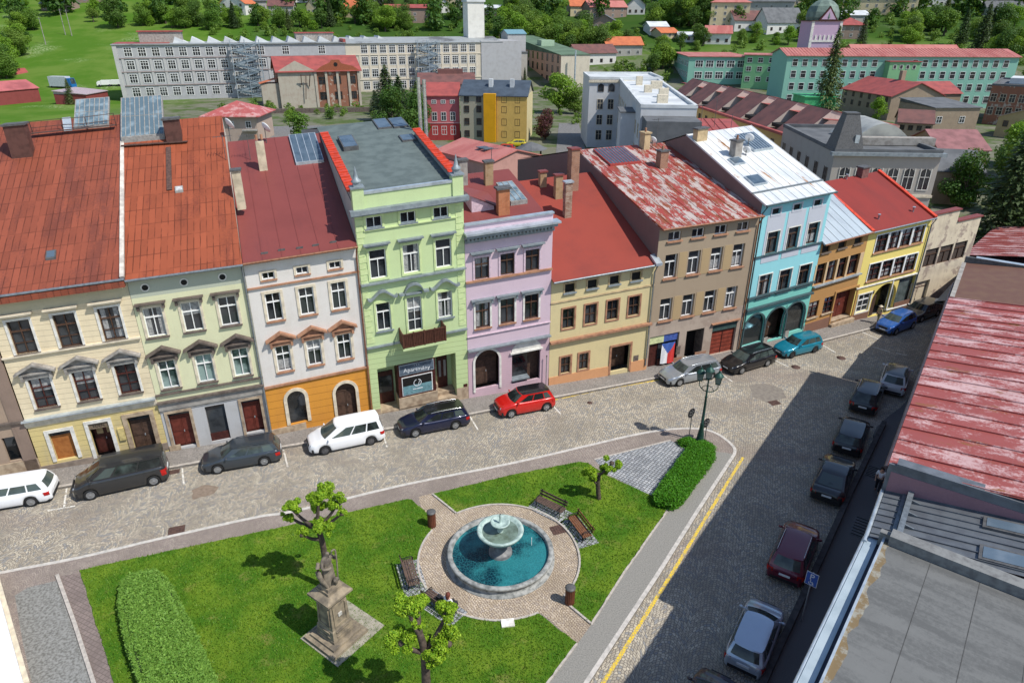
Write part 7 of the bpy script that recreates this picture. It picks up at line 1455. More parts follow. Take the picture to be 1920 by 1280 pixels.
# terrace with red mansard roof
A_ = Vector((46, 112, 0)); B_ = A_+Vector((16, 2, 0)); b = Blk('terrace_house', 'long yellow terrace with red roof, brown loft gables and roof terraces', A_, B_, 7.4, 68, plaster('terrace_yellow', (.56, .40, .18)), 'flat', rbrn, over=.4); b.win(18, (2.2, 5.4), 1.0, 1.7, m_brownf, 'L'); b.boxp('eaves', rred, -.7, .1, 0, 68, 7.5, 7.9)
mb = MB(); mb.add([(4, 0, 10.6), (16.4, 0, 9.6), (16.4, 68, 9.6), (4, 68, 10.6)], [(0, 1, 2, 3)]); b.add(mb, 'roof_top', rred); mb = MB(); mb.add([(-.2, -.05, 7.6), (16.3, -.05, 7.6), (16.3, -.05, 9.55), (4, -.05, 10.55)], [(0, 1, 2, 3)]); b.add(mb, 'gable_wall', plaster('loft_pink', (.45, .28, .24)))
for k in range(6):
    y0 = 2+k*11; mb = MB(); mb.add([(.2, y0, 7.7), (5.5, y0, 11.8), (5.5, y0+7.5, 11.8), (.2, y0+7.5, 7.7)], [(0, 1, 2, 3)]); dr = b.add(mb, 'loft_roof', rbrn); mb = MB(); mb.add([(.2, y, 7.7) for y in (y0, y0+7.5)]+[(5.5, y, z) for y in (y0, y0+7.5) for z in (7.7, 11.8)]+[(11.5, y0, 10.2), (11.5, y0+7.5, 10.2), (11.5, y0, 7.7), (11.5, y0+7.5, 7.7)], [(0, 2, 3), (1, 4, 5), (3, 2, 8, 6), (5, 4, 9, 7), (8, 9, 7, 6)]); b.add(mb, 'loft_wall', plaster('loft_pale', (.55, .46, .40)), dr); mb = MB(); mb.add([(5.5, y0-.2, 11.85), (12, y0-.2, 10.1), (12, y0+7.7, 10.1), (5.5, y0+7.7, 11.85)], [(0, 1, 2, 3)]); b.add(mb, 'loft_red_roof', rred, dr)
    b.boxp('roof_terrace', m_black, 1.0, 3.6, y0+7.8, y0+10.6, 8.0, 8.6)
# museum like building with arched windows
mm_ = plaster('museum_stone', (.40, .37, .33), (.31, .28, .25), .35); A_, B_ = plan((1566, 283), 10.8), plan((1767, 286), 10.8); b = Blk('institute_building', 'grey stone building with arched windows, slate turret and vaulted roof', A_, B_, 10.6, 21, mm_, 'par', rgry)
b.win(6, (7.6,), 1.15, 2.5, m_pale, m0=1.6, m1=b.L-1.3, arch=True, bars=(1, 1)); b.win(6, (3.6,), 1.1, 2.1, m_bstone, m0=1.6, m1=b.L-1.3); b.win(6, (7.4,), 1.0, 2.4, m_bstone, 'L', arch=True); b.boxp('cornice', m_slate, -.45, b.L+.45, -.45, .3, 10.3, 10.7); b.boxp('belt_course', m_cream, -.1, b.L+.1, -.15, 0, 5.4, 5.7)
mb = MB(); taper(mb, 1.7, .75, 0, 4.2); mb.box(-.8, .8, -.8, .8, 4.2, 4.35); t2 = mb.build('turret', m_lead, b.root, (1.6, 1.6, 10.7)); mb = MB(); mb.box(.5, 1.0, -1.5, -1.2, 1.0, 1.9); mb.build('turret_window', m_zinc, t2)
mb = MB(); P = [[(4.5+7.5*i/14, y, 10.9+2.2*math.sin(math.pi*i/14)) for i in range(15)] for y in (7, 15)]; mb.grid(P); mb.add([P[0][i] for i in range(15)], [tuple(range(15))]); b.add(mb, 'vaulted_roof', plain('vault_sheet', (.42, .42, .38), .5, .2, scale=.6, col2=(.3, .3, .28))); b.boxp('roof_step', m_concr, 4, 14, 5.2, 6.6, 10.7, 11.6)
# school
sg = plaster('mint_wall', (.26, .50, .40), (.22, .42, .34), .2); sg2 = plaster('fresh_green_wall', (.22, .47, .24), (.18, .38, .2), .2); SA, SB = plan((1462, 199), 0), plan((1884, 203), 0)
b = Blk('school', 'long mint green school with pale red seamed roof', SA, SB, 14.8, 16, sg, 'gu', rsal, 1.8, .5, seam=1.0); b.win(22, (2.4, 5.9, 9.4, 12.7), 1.45, 1.9, m_white, m0=2.5, m1=b.L-3.5, bars=(0, 1), skip=[(i, j) for i in (9, 10, 11) for j in range(4)]); x = b.L*.43; b.boxp('stair_bay', sg2, x, x+9, -3.2, 0, -1, 13.2); b.boxp('stair_bay_roof', rred, x-.3, x+9.3, -3.5, 0, 13.2, 13.4); mb = MB(); me = winmesh(.8, 1.0, m_white, (0, 0))
for j in (6.8, 11.8):
    for i in range(4): link('window', me, b.root, (x+1.6+1.9*i, -3.2, j))
A_, B_ = plan((1286, 168), 0), plan((1398, 169), 0); b = Blk('school', 'mint green school wing with ten large windows and pale red roof', A_, B_, 11.6, 34, sg, 'flat', rsal, over=.5); b.win(5, (5.2, 9.2), 2.6, 2.2, m_white, m0=4, m1=b.L-3, bars=(2, 1)); b.win(9, (5.2, 9.2), 1.6, 2, m_white, 'L')
A_, B_ = plan((1400, 176), 0), plan((1462, 178), 0); b = Blk('school', 'green link building between the two mint green school wings', A_+Vector((0, 8, 0)), B_+Vector((0, 8, 0)), 12.6, 14, sg2, 'flat', rsal, over=.4); b.win(3, (4.5, 8.0, 11.0), 1.6, 1.5, m_white)
# church tower
p = plan((1630, 86), 8); p.z = 6; lil = plaster('lilac', (.52, .38, .50), (.44, .32, .42), .2); b = Blk('church_tower', 'lilac and white tower with green copper dome', (104, 262, 4), (114.5, 262, 4), 20, 10.5, lil, 'flat', m_brownf, over=.4)
mb = MB(); L = b.L; mb.box(-.1, .8, -.2, .0, -2, 20); mb.box(L-.8, L+.1, -.2, 0, -2, 20); mb.box(0, L, -.22, 0, 13.4, 14.0)
for i in range(14):
    a0, a1 = i*math.pi/14, (i+1)*math.pi/14; mb.add([(L/2+r*math.cos(t), -.2, 7+r*math.sin(t)) for r, t in ((2.6, a0), (3.3, a0), (3.3, a1), (2.6, a1))], [(3, 2, 1, 0)])
for i in range(5): mb.box(1.7+i*1.5, 2.3+i*1.5, -.2, 0, 14, 15.6)
b.add(mb, 'white_ornament', m_pale); b.win(1, (7.4,), 1.6, 3, m_redf); mb = MB(); mb.lathe([(5.6, 20.2), (5.9, 21.2), (5.7, 23), (4.9, 24.8), (3.2, 26.2), (1.4, 27), (.8, 27.8), (1.0, 28.5), (.3, 29.5), (.05, 31)], 8, c=(L/2, L/2, 0), smooth=False); b.add(mb, 'dome', plain('copper_green', (.17, .23, .19), .6, scale=.6, col2=(.10, .14, .12))); mb = MB(); mb.add([(L/2-3.4, -.4, 20.2), (L/2+3.4, -.4, 20.2), (L/2, -.4, 24.8), (L/2, 4, 24.8)], [(0, 1, 2), (1, 3, 2), (0, 2, 3)]); gb = b.add(mb, 'dormer_gable', m_redf); mb = MB(); mb.add([(L/2-2.5, -.45, 20.6), (L/2+2.5, -.45, 20.6), (L/2, -.45, 24)], [(0, 1, 2)]); b.add(mb, 'gable_field', lil, gb)
b = Blk('parish_house', 'low yellow building with worn red roof right of the lilac tower', (116, 250, 2), (152, 249, 2), 11.5, 14, plaster('ochre_yellow', (.52, .37, .14)), 'gu', rsal, 3.4); b.win(14, (9.5,), .9, 1.2, m_brownf)
# brown and brick houses at the right
cw = plaster('brown_old_wall', (.32, .25, .18), (.22, .17, .13), .5, blot=(.38, .33, .27)); 
b = Blk('old_house', 'old brown house with bright red sheet roof before the mint school', plan((1662, 226), 0), plan((1757, 224), 0), 6.4, 22, cw, 'gv', rred, 3.2, .5); b.win(6, (3, 5.2), .9, 1.2, m_brownf, 'L'); b.boxp('cross_wing', cw, b.L, b.L+9, 4, 16, -1, 6.2); mb = MB(); mb.add([(b.L-2, 3.6, 6.2), (b.L+9.4, 3.6, 6.2), (b.L+9.4, 10, 9), (b.L-2, 10, 9)], [(0, 1, 2, 3)]); b.add(mb, 'wing_roof', rred); b.boxp('chimney', cw, b.L*.5, b.L*.5+1.2, 8, 9.2, 8, 12)
b = Blk('old_house', 'brown house with grey flat roof below the red roofed old house', plan((1742, 253), 0), plan((1825, 252), 0), 6.2, 14, cw, 'shed', rgry, .8); b.win(2, (3.4,), 1.2, 1.4, m_white, m0=1.5, m1=b.L-4)
b = Blk('old_house', 'small brown house with dark brown roof left of the grey flat roof', plan((1676, 268), 0), plan((1740, 272), 0), 4.6, 9, cw, 'gu', rbrn, 2.2); b.win(4, (3.4,), .8, .9, m_brownf)
A_, B_ = span((1762, 279), (1856, 280), 5.5); b = Blk('old_house', 'house with dusky pink roof right of the stone institute', A_, B_, 5.5, 11, cw, 'gu', plain('dusky_pink_roof', (.27, .12, .12), .7, scale=.6), 2.4)
A_, B_ = span((1758, 318), (1846, 322), 5); b = Blk('old_house', 'house with dark slate roof below the dusky pink roof', A_, B_, 5, 11, cw, 'gu', rgry, 2.2); b.win(3, (6.2,), .8, .8, rlight, m0=2, m1=b.L-2) if False else None
b = Blk('brick_works', 'tall red brick building with grey roof at the right edge', plan((1840, 232), 0), plan((1945, 240), 0), 9.5, 26, mbrk, 'par', rgry); b.win(6, (3.4, 6.6), 1.2, 1.8, m_cream); b.win(6, (4, 7), 1.0, 1.5, m_brownf, 'L'); b.boxp('roof_house', rlight, 3, 14, 8, 18, 9.6, 11)
A_, B_ = plan((1862, 255), 0), plan((1960, 266), 0); b = Blk('old_house', 'small ochre house with pale gable roof at the right edge', A_, B_, 4.6, 10, plaster('ochre_house', (.42, .32, .17)), 'gv', plain('pale_roof', (.42, .33, .27), .8), 2.0); b.win(3, (3,), .9, 1.2, m_brownf)
b = Blk('shed', 'bright green sheet metal shed below the conifer', plan((1503, 223), 0), plan((1561, 223), 0), 5.6, 8, plain('green_sheet', (.07, .40, .16), .5, scale=.5), 'flat', plain('green_sheet_roof', (.08, .44, .18), .5)); b.boxp('door', m_iron, b.L*.72, b.L*.86, -.05, .02, .5, 3)
# beside the factory on the left, the peach works on the right of it
b = Blk('workshop', 'peach works with green flat roof and small roof house', plan((1050, 170.6), 0), plan((1103, 169.4), 0), 12.5, 80, plaster('peach', (.55, .34, .24)), 'shed', plain('green_felt', (.11, .17, .11), .9, scale=.2), 5); b.win(12, (3, 7, 10.8), 1.8, 2.4, m_brownf, 'L'); b.boxp('end_front', plaster('cream_end', (.62, .55, .44)), .02, b.L-.02, -.1, 0, -1, 12.4); b.boxp('roof_house', plaster('mint_small', (.38, .50, .36)), 1.5, 7, 30, 36, 12.5, 16.5); mb = MB(); mb.tube([(b.L*.42, -2.5, 0), (b.L*.42, -2.5, 14)], .3, 10); b.add(mb, 'flue', m_zinc)
b = Blk('house', 'house with red pyramid roof behind the maroon roof', plan((392, 268), 0), plan((487, 268), 0), 5.6, 11, plaster('dusky_wall', (.42, .33, .27)), 'hip', metalroof('worn_red_pyramid', (.40, .10, .09), (.52, .28, .26), .5, .6, .6, (1, 1, 1)), 2.6, .9); b.win(3, (3.8,), 1.0, 1.3, m_white, 'F'); b.boxp('balcony', m_concr, b.L*.72, b.L, -1.2, 0, 2.6, 2.9)
grg = plaster('garage_red_wall', (.24, .06, .055))
b = Blk('garage', 'dark red garage with pinkish roof at the left edge, the nearer of the two', plan((-40, 202), 0), plan((78, 190), 0), 4.2, 11, grg, 'gv' if False else 'gu', plain('pink_red_roof', (.42, .12, .12), .6, scale=.3), 2.2); b.win(2, (2,), 1.6, 1.5, m_white, 'R')
b = Blk('garage', 'dark red garage at the left edge, the farther of the two', plan((-40, 168), 0), plan((62, 162), 0), 4, 10, grg, 'gu', rred, 2.4)
b = Blk('garage', 'low shed with pale pink roof beside the factory corner', plan((165, 196), 0), plan((205, 188), 0), 3, 10, grg, 'shed', plain('pale_pink_roof', (.42, .34, .36), .6), 1.0)
# truck and vans in the yard
def vehicle(name, label, px, ang, L, W, H, mt, cab, cat, cabmat):
    p = T(*px); root = empty(name, p, ang, label, cat); mb = MB(); mb.box(-L/2, L/2-cab, -W/2, W/2, .7, H); mb.build('cargo_box', mt, root); mb = MB(); mb.add([(x, y, z) for y in (-W/2+.1, W/2-.1) for x, z in ((L/2-cab+.05, .5), (L/2, .5), (L/2, 1.5), (L/2-.4, H*.86), (L/2-cab+.05, H*.86))], [(0,1,2,3,4), (9,8,7,6,5), (0,5,6,1), (1,6,7,2), (2,7,8,3), (3,8,9,4)]); cb = mb.build('cab', cabmat, root); mb = MB(); mb.add([(L/2+.01, -W/2+.25, 1.55), (L/2+.01, W/2-.25, 1.55), (L/2-.38, W/2-.25, H*.84), (L/2-.38, -W/2+.25, H*.84)], [(0, 1, 2, 3)]); mb.build('windshield', m_cglass, cb)
    for x in (-L/2+.9, L/2-.8):
        for y in (-W/2+.1, W/2-.1): mb = MB(); mb.tube([(x, y-.12, .42), (x, y+.12, .42)], .42, 14); mb.build('wheel', m_tyre, root)
vehicle('truck', 'box truck with pale grey box and blue end in the yard left of the factory', (120, 166), R_(-10), 9, 2.6, 4.0, plain('pale_box', (.55, .57, .6), .5), 2.0, 'truck', plain('truck_blue', (.02, .16, .45), .4))
vehicle('white_van', 'white van parked at the factory corner, the left one', (198, 163), R_(200), 5, 2, 2.2, m_white, 1.4, 'van', m_white); vehicle('white_van', 'white van parked at the factory corner, the right one', (216, 162), R_(190), 5, 2, 2.2, m_white, 1.4, 'van', m_white)
# yard with gazebo and cars
p = T(996, 303); root = empty('gazebo', p, 0, 'garden gazebo with dark grey hipped roof in the yard', 'gazebo'); mb = MB()
for s, t in ((-1,-1),(1,-1),(1,1),(-1,1)): mb.box(s*1.8-.09, s*1.8+.09, t*1.8-.09, t*1.8+.09, 0, 2.4)
mb.build('post', m_brownf, root); mb = MB(); mb.lathe([(3.1, 2.35), (3.0, 2.5), (1.5, 3.2), (.2, 3.6)], 8, smooth=False); mb.build('roof', rgry, root); mb = MB(); mb.box(-.8, .8, -.5, .5, .6, .7); mb.box(-.1, .1, -.1, .1, 0, .6); mb.build('table', m_brownf, root)
gy = 'cars parked in the back yard'
for px, a, mt, lb in (((968, 275), 175, cp('paint_yellow', (.62, .50, .02), .1), 'bright yellow car in the back yard beside the yellow house'), ((951, 292), 160, navy, 'dark blue car in the back yard left of the gazebo, the nearer one'), ((946, 284), 165, red, 'red car in the back yard below the yellow house'), ((975, 298), 100, dgrey, 'dark grey car parked beside the gazebo')):
    make_car(lb, mt, T(*px), R_(a), 4.4, 1.8, 1.48, 2.65, 'hatch', group=gy, plate=False)
# low river wall
a, b_ = T(486, 214), T(705, 210); strip('river_wall', [(a.x, a.y), (b_.x, b_.y)], .6, -1, 1.2, m_bstone, 'low stone wall with greenery before the boiler house', 'wall', kind=None)
a, b_ = T(497, 250), T(800, 300); sheet('street', [(p.x, p.y) for p in (T(495, 238), T(600, 236), T(900, 286), T(870, 325), T(600, 275), T(488, 268))], .012, plain('back_street', (.18, .175, .17), .9, scale=2), label='grey asphalt street behind the row of houses', cat='street')
sheet('street', [(p.x, p.y) for p in (T(1048, 232), T(1085, 232), T(1100, 290), T(1042, 290))], .012, MATS['back_street'], label='grey asphalt drive beside the dark red tree', cat='street')
# houses on the far hillside
hw_ = [plaster('far_white', (.68, .66, .62)), plaster('far_cream', (.60, .50, .32)), plaster('far_grey', (.40, .38, .35)), plaster('far_brown', (.30, .22, .18))]
def farhouse(label, px, wpx, h, wall, rmat, roof='gu', D=10, rise=3.5, n=3, ang=0, name='house'):
    c = T(*px); L = wpx/1280*math.hypot(c.y, c.x*.4)*1.06; d = Vector((math.cos(R_(ang)), math.sin(R_(ang)), 0)); z = c.z; b = Blk(name, label, c-d*L/2, c+d*L/2, h, D, wall, roof, rmat, rise, .6, cat='house', group='houses on the far slope', z=z)
    b.win(n, [1.7+2.7*k for k in range(max(1, int(h/2.7)))], 1.1, 1.3, m_white if wall != hw_[0] else m_brownf); return b
FH = [('white gabled house with orange roof at the top left', (438, 28), 44, 5.5, 0, rora, 'gv', 5), ('grey house with brown roof above the factory', (528, 30), 38, 5, 2, rbrn, 'gu', 3), ('small grey house at the top edge left of centre', (485, 20), 26, 5, 2, rgry, 'gu', 3), ('cream house with bright orange roof above the factory', (660, 34), 44, 5, 1, rora, 'gu', 4), ('yellow gabled house beside trees above the factory', (588, 28), 22, 5, 1, rbrn, 'gv', 4), ('wide brown house with dark red roof above the factory', (768, 44), 74, 7.5, 3, rred, 'gu', 1.6), ('grey gabled house right of the wide brown house', (826, 26), 30, 5, 0, rgry, 'gv', 4), ('orange gabled house left of the white factory tower', (852, 18), 20, 5, 1, rora, 'gv', 4), ('low grey house right of the white factory tower', (915, 30), 34, 4, 3, rlight, 'gu', 1.5), ('long house with bright orange roof at the top centre', (1105, 30), 62, 5, 1, rora, 'gu', 4), ('brown house with salmon roof right of the long orange roof', (1140, 36), 64, 6, 3, rsal, 'gu', 3), ('white gabled house among trees at the top centre', (1192, 28), 28, 5, 0, rgry, 'gv', 4), ('low wooden house behind the trees at the top centre', (1132, 56), 38, 4, 3, rgry, 'gv', 3),
      ('dark barn with orange tile roof left of the mint school', (1170, 106), 60, 5, 2, rora, 'gu', 3), ('long low building with dark red roof left of the orange tiled barn', (1118, 122), 70, 5, 0, rbrn, 'gu', 3), ('tall beige house with dark gable end at the top right', (1365, 55), 60, 12, 1, rsal, 'hip', 2.5), ('long grey roofed house at the top right', (1430, 30), 90, 7, 2, rgry, 'gu', 3), ('dark roofed white house in the trees at the top right', (1405, 58), 52, 5, 0, rbrn, 'gu', 4), ('white house with steep dark grey roof at the top right', (1470, 62), 66, 5, 0, rgry, 'gu', 6), ('red roofed brown house left of the lilac tower', (1594, 74), 40, 6, 3, rred, 'hip', 3), ('long cream building with two rows of windows at the top right', (1640, 28), 118, 9, 1, rgry, 'gu', 2), ('grey green shed with ribbed roof left of the lilac tower', (1590, 44), 70, 4, 2, rlight, 'gu', 2), ('white house with grey roof at the right of the top edge', (1840, 10), 60, 6, 0, rgry, 'gu', 3), ('white farmhouse with red roof at the top edge on the right', (1735, 14), 60, 6, 0, rbrn, 'gu', 4), ('grey shed with blue green roof at the top left', (100, 22), 42, 4, 3, plain('blue_green_roof', (.22, .28, .28), .6), 'gu', 3), ('red barn at the top left edge', (160, 6), 46, 5, 3, rred, 'gu', 4), ('orange roofed house at the top edge left of centre', (560, 6), 36, 5, 0, rora, 'gu', 4), ('white house with orange roof at the top edge above the factory', (700, 8), 40, 5, 0, rora, 'gv', 4), ('cream house at the top edge, right of centre', (975, 8), 34, 5, 1, rbrn, 'gu', 4), ('grey roofed house at the top edge, right of centre', (1030, 6), 36, 5, 0, rgry, 'gu', 4), ('orange roofed house at the top edge on the right', (1270, 6), 40, 5, 0, rora, 'gu', 4), ('brown roofed house at the top edge on the right', (1510, 12), 40, 5, 1, rbrn, 'gu', 4), ('low white house with grey roof at the top right', (1880, 34), 50, 5, 0, rgry, 'gu', 3),
      ('grey flat house above the barn with the orange tiles', (1235, 66), 30, 4, 0, rlight, 'gu', 2), ('small shed with yellow front among the trees', (1255, 74), 30, 3, 1, rora, 'gu', 2), ('white low shed right of centre among trees', (1290, 80), 30, 3, 0, rlight, 'gu', 1.5), ('white house with red roof behind the school', (1345, 84), 40, 5, 0, rsal, 'gu', 3)]
for k, (lb, px, wp, h_, wi, rm, rf, rs) in enumerate(FH): farhouse(lb, px, wp, h_, hw_[wi], rm, rf, 11, rs, 9 if wp > 100 else (4 if wp > 55 else 3), [-12, 8, 18, -6][k % 4])
# ---------------------------------------------------------------- trees
lm_d = leafmat('dark_leaves', (.030, .085, .012), (.075, .16, .025), (.10, .17, .03), .25); lm_m = leafmat('mid_leaves', (.055, .14, .016), (.13, .25, .03), (.17, .25, .04), .3); lm_b = leafmat('bright_leaves', (.10, .23, .015), (.22, .40, .03), (.2, .3, .04), .35); lm_s = leafmat('spruce_needles', (.022, .055, .018), (.06, .105, .03), (.075, .10, .04), .12); lm_r = leafmat('red_leaves', (.07, .022, .03), (.15, .05, .055), None, .25); lm_g = leafmat('olive_needles', (.05, .09, .025), (.13, .16, .05), None, .15)
TM = {}
def crown_round(R=3.2, H=7.5, n=2600, seed=0, size=.42, base=2.2):
    rs = random.Random(seed); bl = []
    for k in range(17):
        a = rs.uniform(0, 6.28); q = rs.uniform(.0, 1)**.6; z = base+(H-base)*rs.random(); w_ = math.sin(math.pi*min(.97, max(.12, (z-base+.6)/(H-base+.9))))**.7; r_ = R*rs.uniform(.30, .5); d = max(0, R*w_-r_*.6)*q; bl.append((d*math.cos(a), d*math.sin(a), z, r_, r_, r_*.8))
    return leafcloud(bl, n, size, .25, .5)
def crown_spruce(R=2.4, H=13, n=3200, seed=0, size=.38):
    rs = np.random.default_rng(seed); V = []; k = n; t = rs.random(k)**.62; lay = np.floor(t*22)/22+.045*rs.random(k); z = H*(1-lay)*.93+.8; tip = (1-z/H).clip(.02, 1); rr_ = R*tip**.85*(.75+.5*((t*22) % 1)); a = rs.uniform(0, 6.28, k); q = rs.random(k)**.45; lob = 1+.22*np.sin(a*7+lay*60)
    P = np.stack([np.cos(a)*rr_*q*lob, np.sin(a)*rr_*q*lob, z-.35*q*rr_*.5+rs.normal(0, .06, k)], 1); nn = np.stack([np.cos(a)*.4, np.sin(a)*.4, np.ones(k)], 1)+rs.normal(0, .45, (k, 3)); nn /= np.linalg.norm(nn, axis=1)[:, None]
    o = np.stack([np.cos(a), np.sin(a), -.35*np.ones(k)], 1); t_ = o-nn*(o*nn).sum(1)[:, None]; t_ /= np.linalg.norm(t_, axis=1)[:, None]; u = np.cross(nn, t_); s = (size*rs.uniform(.6, 1.4, k))[:, None]
    return np.stack([P-t_*s*.3, P+u*s*.32, P+t_*s, P-u*s*.32], 1).reshape(-1, 3), np.arange(4*k).reshape(k, 4)
def trunkmesh(H, r, limbs=5, seed=1):
    rs = random.Random(seed); mb = MB(); mb.tube([(0, 0, -.8), (.05, 0, H*.3), (-.05, .05, H*.6), (0, 0, H*.92)], [r*1.2, r*.9, r*.55, r*.12], 8)
    for k in range(limbs): a = 6.28*k/limbs+rs.random(); z = H*rs.uniform(.3, .6); e = H*.28; mb.tube([(0, 0, z), (math.cos(a)*e*.5, math.sin(a)*e*.5, z+e*.45), (math.cos(a)*e, math.sin(a)*e, z+e*.8)], [r*.4, r*.25, r*.06], 6)
    return mb.mesh('trunk', m_bark)
KIND = {'round': [('round_tree', lambda s: crown_round(3.4, 7.5, 2600, s), 6.5, .22)], }
def proto(kind, v):
    k = (kind, v)
    if k not in TM:
        mt = {'round': [lm_d, lm_m, lm_b], 'bush': [lm_m, lm_d, lm_b], 'spruce': [lm_s, lm_s, lm_g], 'red': [lm_r]*3, 'broad': [lm_d, lm_m, lm_b]}[kind][v % 3]
        V, F = {'round': lambda: crown_round(3.3, 8, 2400, v+1), 'bush': lambda: crown_round(2.6, 4, 1500, v+20, .36, .5), 'spruce': lambda: crown_spruce(2.5, 13, 3400, v), 'red': lambda: crown_round(3.2, 7, 3800, 9, .32, 1.2), 'broad': lambda: crown_round(4.6, 9, 5200, v+40, .40, 1.8)}[kind]()
        H = {'round': 7, 'bush': 3, 'spruce': 12.5, 'red': 6, 'broad': 8}[kind]; TM[k] = (npmesh('crown', V, F, [mt]), trunkmesh(H, {'spruce': .22}.get(kind, .26), 0 if kind == 'spruce' else 5, v))
    return TM[k]
CN = {'round': ('broadleaf_tree', 'tree'), 'bush': ('shrub', 'shrub'), 'spruce': ('spruce_tree', 'tree'), 'red': ('red_leaved_tree', 'tree'), 'broad': ('broadleaf_tree', 'tree')}
BH = {'round': 8.6, 'bush': 4.4, 'spruce': 13.3, 'red': 7.8, 'broad': 10}
def tree(kind, v, px, top=None, label=None, wide=1.0, group=None, z0=None):
    """foot and top of the tree as photo pixels"""
    p = T(*px) if z0 is None else G(px[0], px[1], z0); h_ = BH[kind]*(top if isinstance(top, float) else 1.0)
    if top is not None and not isinstance(top, float):
        lo, hi = 1., 40.
        for _ in range(30):
            m_ = (lo+hi)/2; q = ROT.transposed() @ Vector((p.x, p.y, p.z+m_-CAMH)); yy = 640+FPX*q.y/q.z
            if yy > top: lo = m_
            else: hi = m_
        h_ = lo
    s = h_/BH[kind]; cm, tm = proto(kind, v); nm, ct = CN[kind]; root = empty(nm, p, random.uniform(0, 6.28), label, ct, group); root.scale = (s*wide, s*wide, s); link('crown', cm, root); link('trunk', tm, root); return root
# trees one can point to
tree('spruce', 2, (1543, 222), 44, 'tall olive green conifer before the mint green school', .9)
tree('spruce', 0, (728, 228), 118, 'slim dark conifer left of the pink house, the tallest of its clump', 1.7); tree('spruce', 1, (752, 236), 138, 'dark conifer in the middle of the clump left of the pink house', 1.8); tree('spruce', 2, (785, 246), 150, 'dark conifer at the right end of the clump, touching the pink house', 1.7); tree('spruce', 1, (705, 214), 168, 'short dark conifer at the left end of the clump beside the boiler house', 1.8); tree('round', 0, (772, 300), 205, 'dark tree behind the green house beside the steel flue')
tree('broad', 0, (738, 252), 165, 'broad dark tree at the foot of the conifer clump, the left one', 1.0); tree('broad', 0, (778, 268), 172, 'broad dark tree at the foot of the conifer clump, beside the pink house', .9)
tree('broad', 2, (1048, 212), 132, 'large bright green tree between yellow house and pale block', 1.15); tree('broad', 1, (1078, 214), 155, 'mid green tree touching the pale block'); tree('red', 0, (1022, 262), 199, 'dark red leaved tree in the yard right of the yellow house', 1.1); tree('broad', 0, (1120, 262), 182, 'dark ivy covered tree against the wall of the pale block', .75); tree('spruce', 0, (1058, 152), 110, 'dark slim conifer before the cream end of the peach works', .8); tree('spruce', 1, (1030, 150), 112, 'small dark conifer beside the peach works', .8); tree('spruce', 1, (984, 152), 125, 'small dark conifer below the grey tower', .9)
tree('bush', 0, (562, 262), 212, 'green bush beside the back street behind the maroon roof', 1.0); tree('bush', 2, (545, 228), 207, 'low bush on the river bank before the boiler house', 1.2); tree('bush', 1, (620, 224), 207, 'low bush on the river bank right of the boiler house', 1.2)
tree('spruce', 2, (135, 196), 145, 'dark conifer behind the garages at the left', 1.1); tree('round', 2, (1640, 236), 183, 'bright green tree before the old brown house', .9); tree('round', 0, (1870, 238), 232, 'small bush at the brick building', 1.0) if False else None
tree('broad', 2, (1905, 330), 225, 'bright green tree at the right edge above the spruce', 1.1); tree('broad', 0, (1800, 392), 285, 'dark green tree behind the ruined wall', 1.0); tree('broad', 1, (1925, 440), 290, 'mid green tree at the right edge behind the spruce', 1.1); tree('broad', 0, (1868, 400), 270, 'dark tree beside the tall spruce at the right edge', .9); tree('spruce', 0, (1872, 455), 238, 'tall dark spruce rising behind the ruined wall', 1.7); tree('bush', 2, (1680, 380), 340, 'light green bush behind the dark red roof', 1.0); tree('spruce', 0, (1733, 392), 345, 'small dark conifer behind the dark red roof', 1.2); tree('broad', 1, (1775, 365), 318, 'green tree right of the dark slate roof', .9)
tree('spruce', 0, (1612, 96), 28, 'dark conifer left of the lilac tower', 1.1); tree('spruce', 1, (1800, 86), 12, 'tall dark spruce in the wood right of the lilac tower, the left one', 1.1); tree('spruce', 0, (1835, 96), 0, 'tall dark spruce in the wood right of the lilac tower, the right one', 1.1)
# belts of trees
GT = 'trees of the far slope and gardens'
def belt(pts, n, kinds, hs, lab, jit=(14, 5)):
    for k in range(n):
        t = random.random()*(len(pts)-1); i = min(int(t), len(pts)-2); f = t-i; x = pts[i][0]*(1-f)+pts[i+1][0]*f+random.uniform(-jit[0], jit[0]); y = pts[i][1]*(1-f)+pts[i+1][1]*f+random.uniform(-jit[1], jit[1])
        kd = random.choice(kinds); v = random.randrange(3); tree(kd, v, (x, max(y, -2)), float(random.uniform(*hs)), lab, 1.15, GT)
belt([(-20, 60), (70, 58), (40, 90), (10, 120)], 12, ['broad', 'round', 'bush'], (.8, 1.2), 'one of the leafy trees around the meadow at the top left'); belt([(-10, 12), (80, 16), (200, 40)], 9, ['round', 'broad'], (.8, 1.1), 'one of the leafy trees around the meadow at the top left')
tree('broad', 0, (222, 52), -12, 'big dark tree beside the meadow left of the factory', 1.1); belt([(270, 44), (400, 52)], 14, ['broad', 'round', 'bush'], (.8, 1.15), 'one of the leafy trees behind the left end of the factory', (10, 6)); belt([(-5, 150), (20, 130)], 4, ['broad'], (.9, 1.2), 'one of the leafy trees around the meadow at the top left')
belt([(440, 46), (560, 50), (640, 44), (720, 46)], 22, ['broad', 'round', 'bush', 'spruce'], (.7, 1.1), 'one of the trees in the gardens above the factory', (12, 8)); belt([(700, 30), (860, 40)], 12, ['round', 'broad', 'spruce'], (.7, 1.1), 'one of the trees in the gardens above the factory', (14, 8)); belt([(480, 14), (900, 12)], 14, ['round', 'broad', 'spruce'], (.7, 1.0), 'one of the trees in the gardens above the factory', (14, 8))
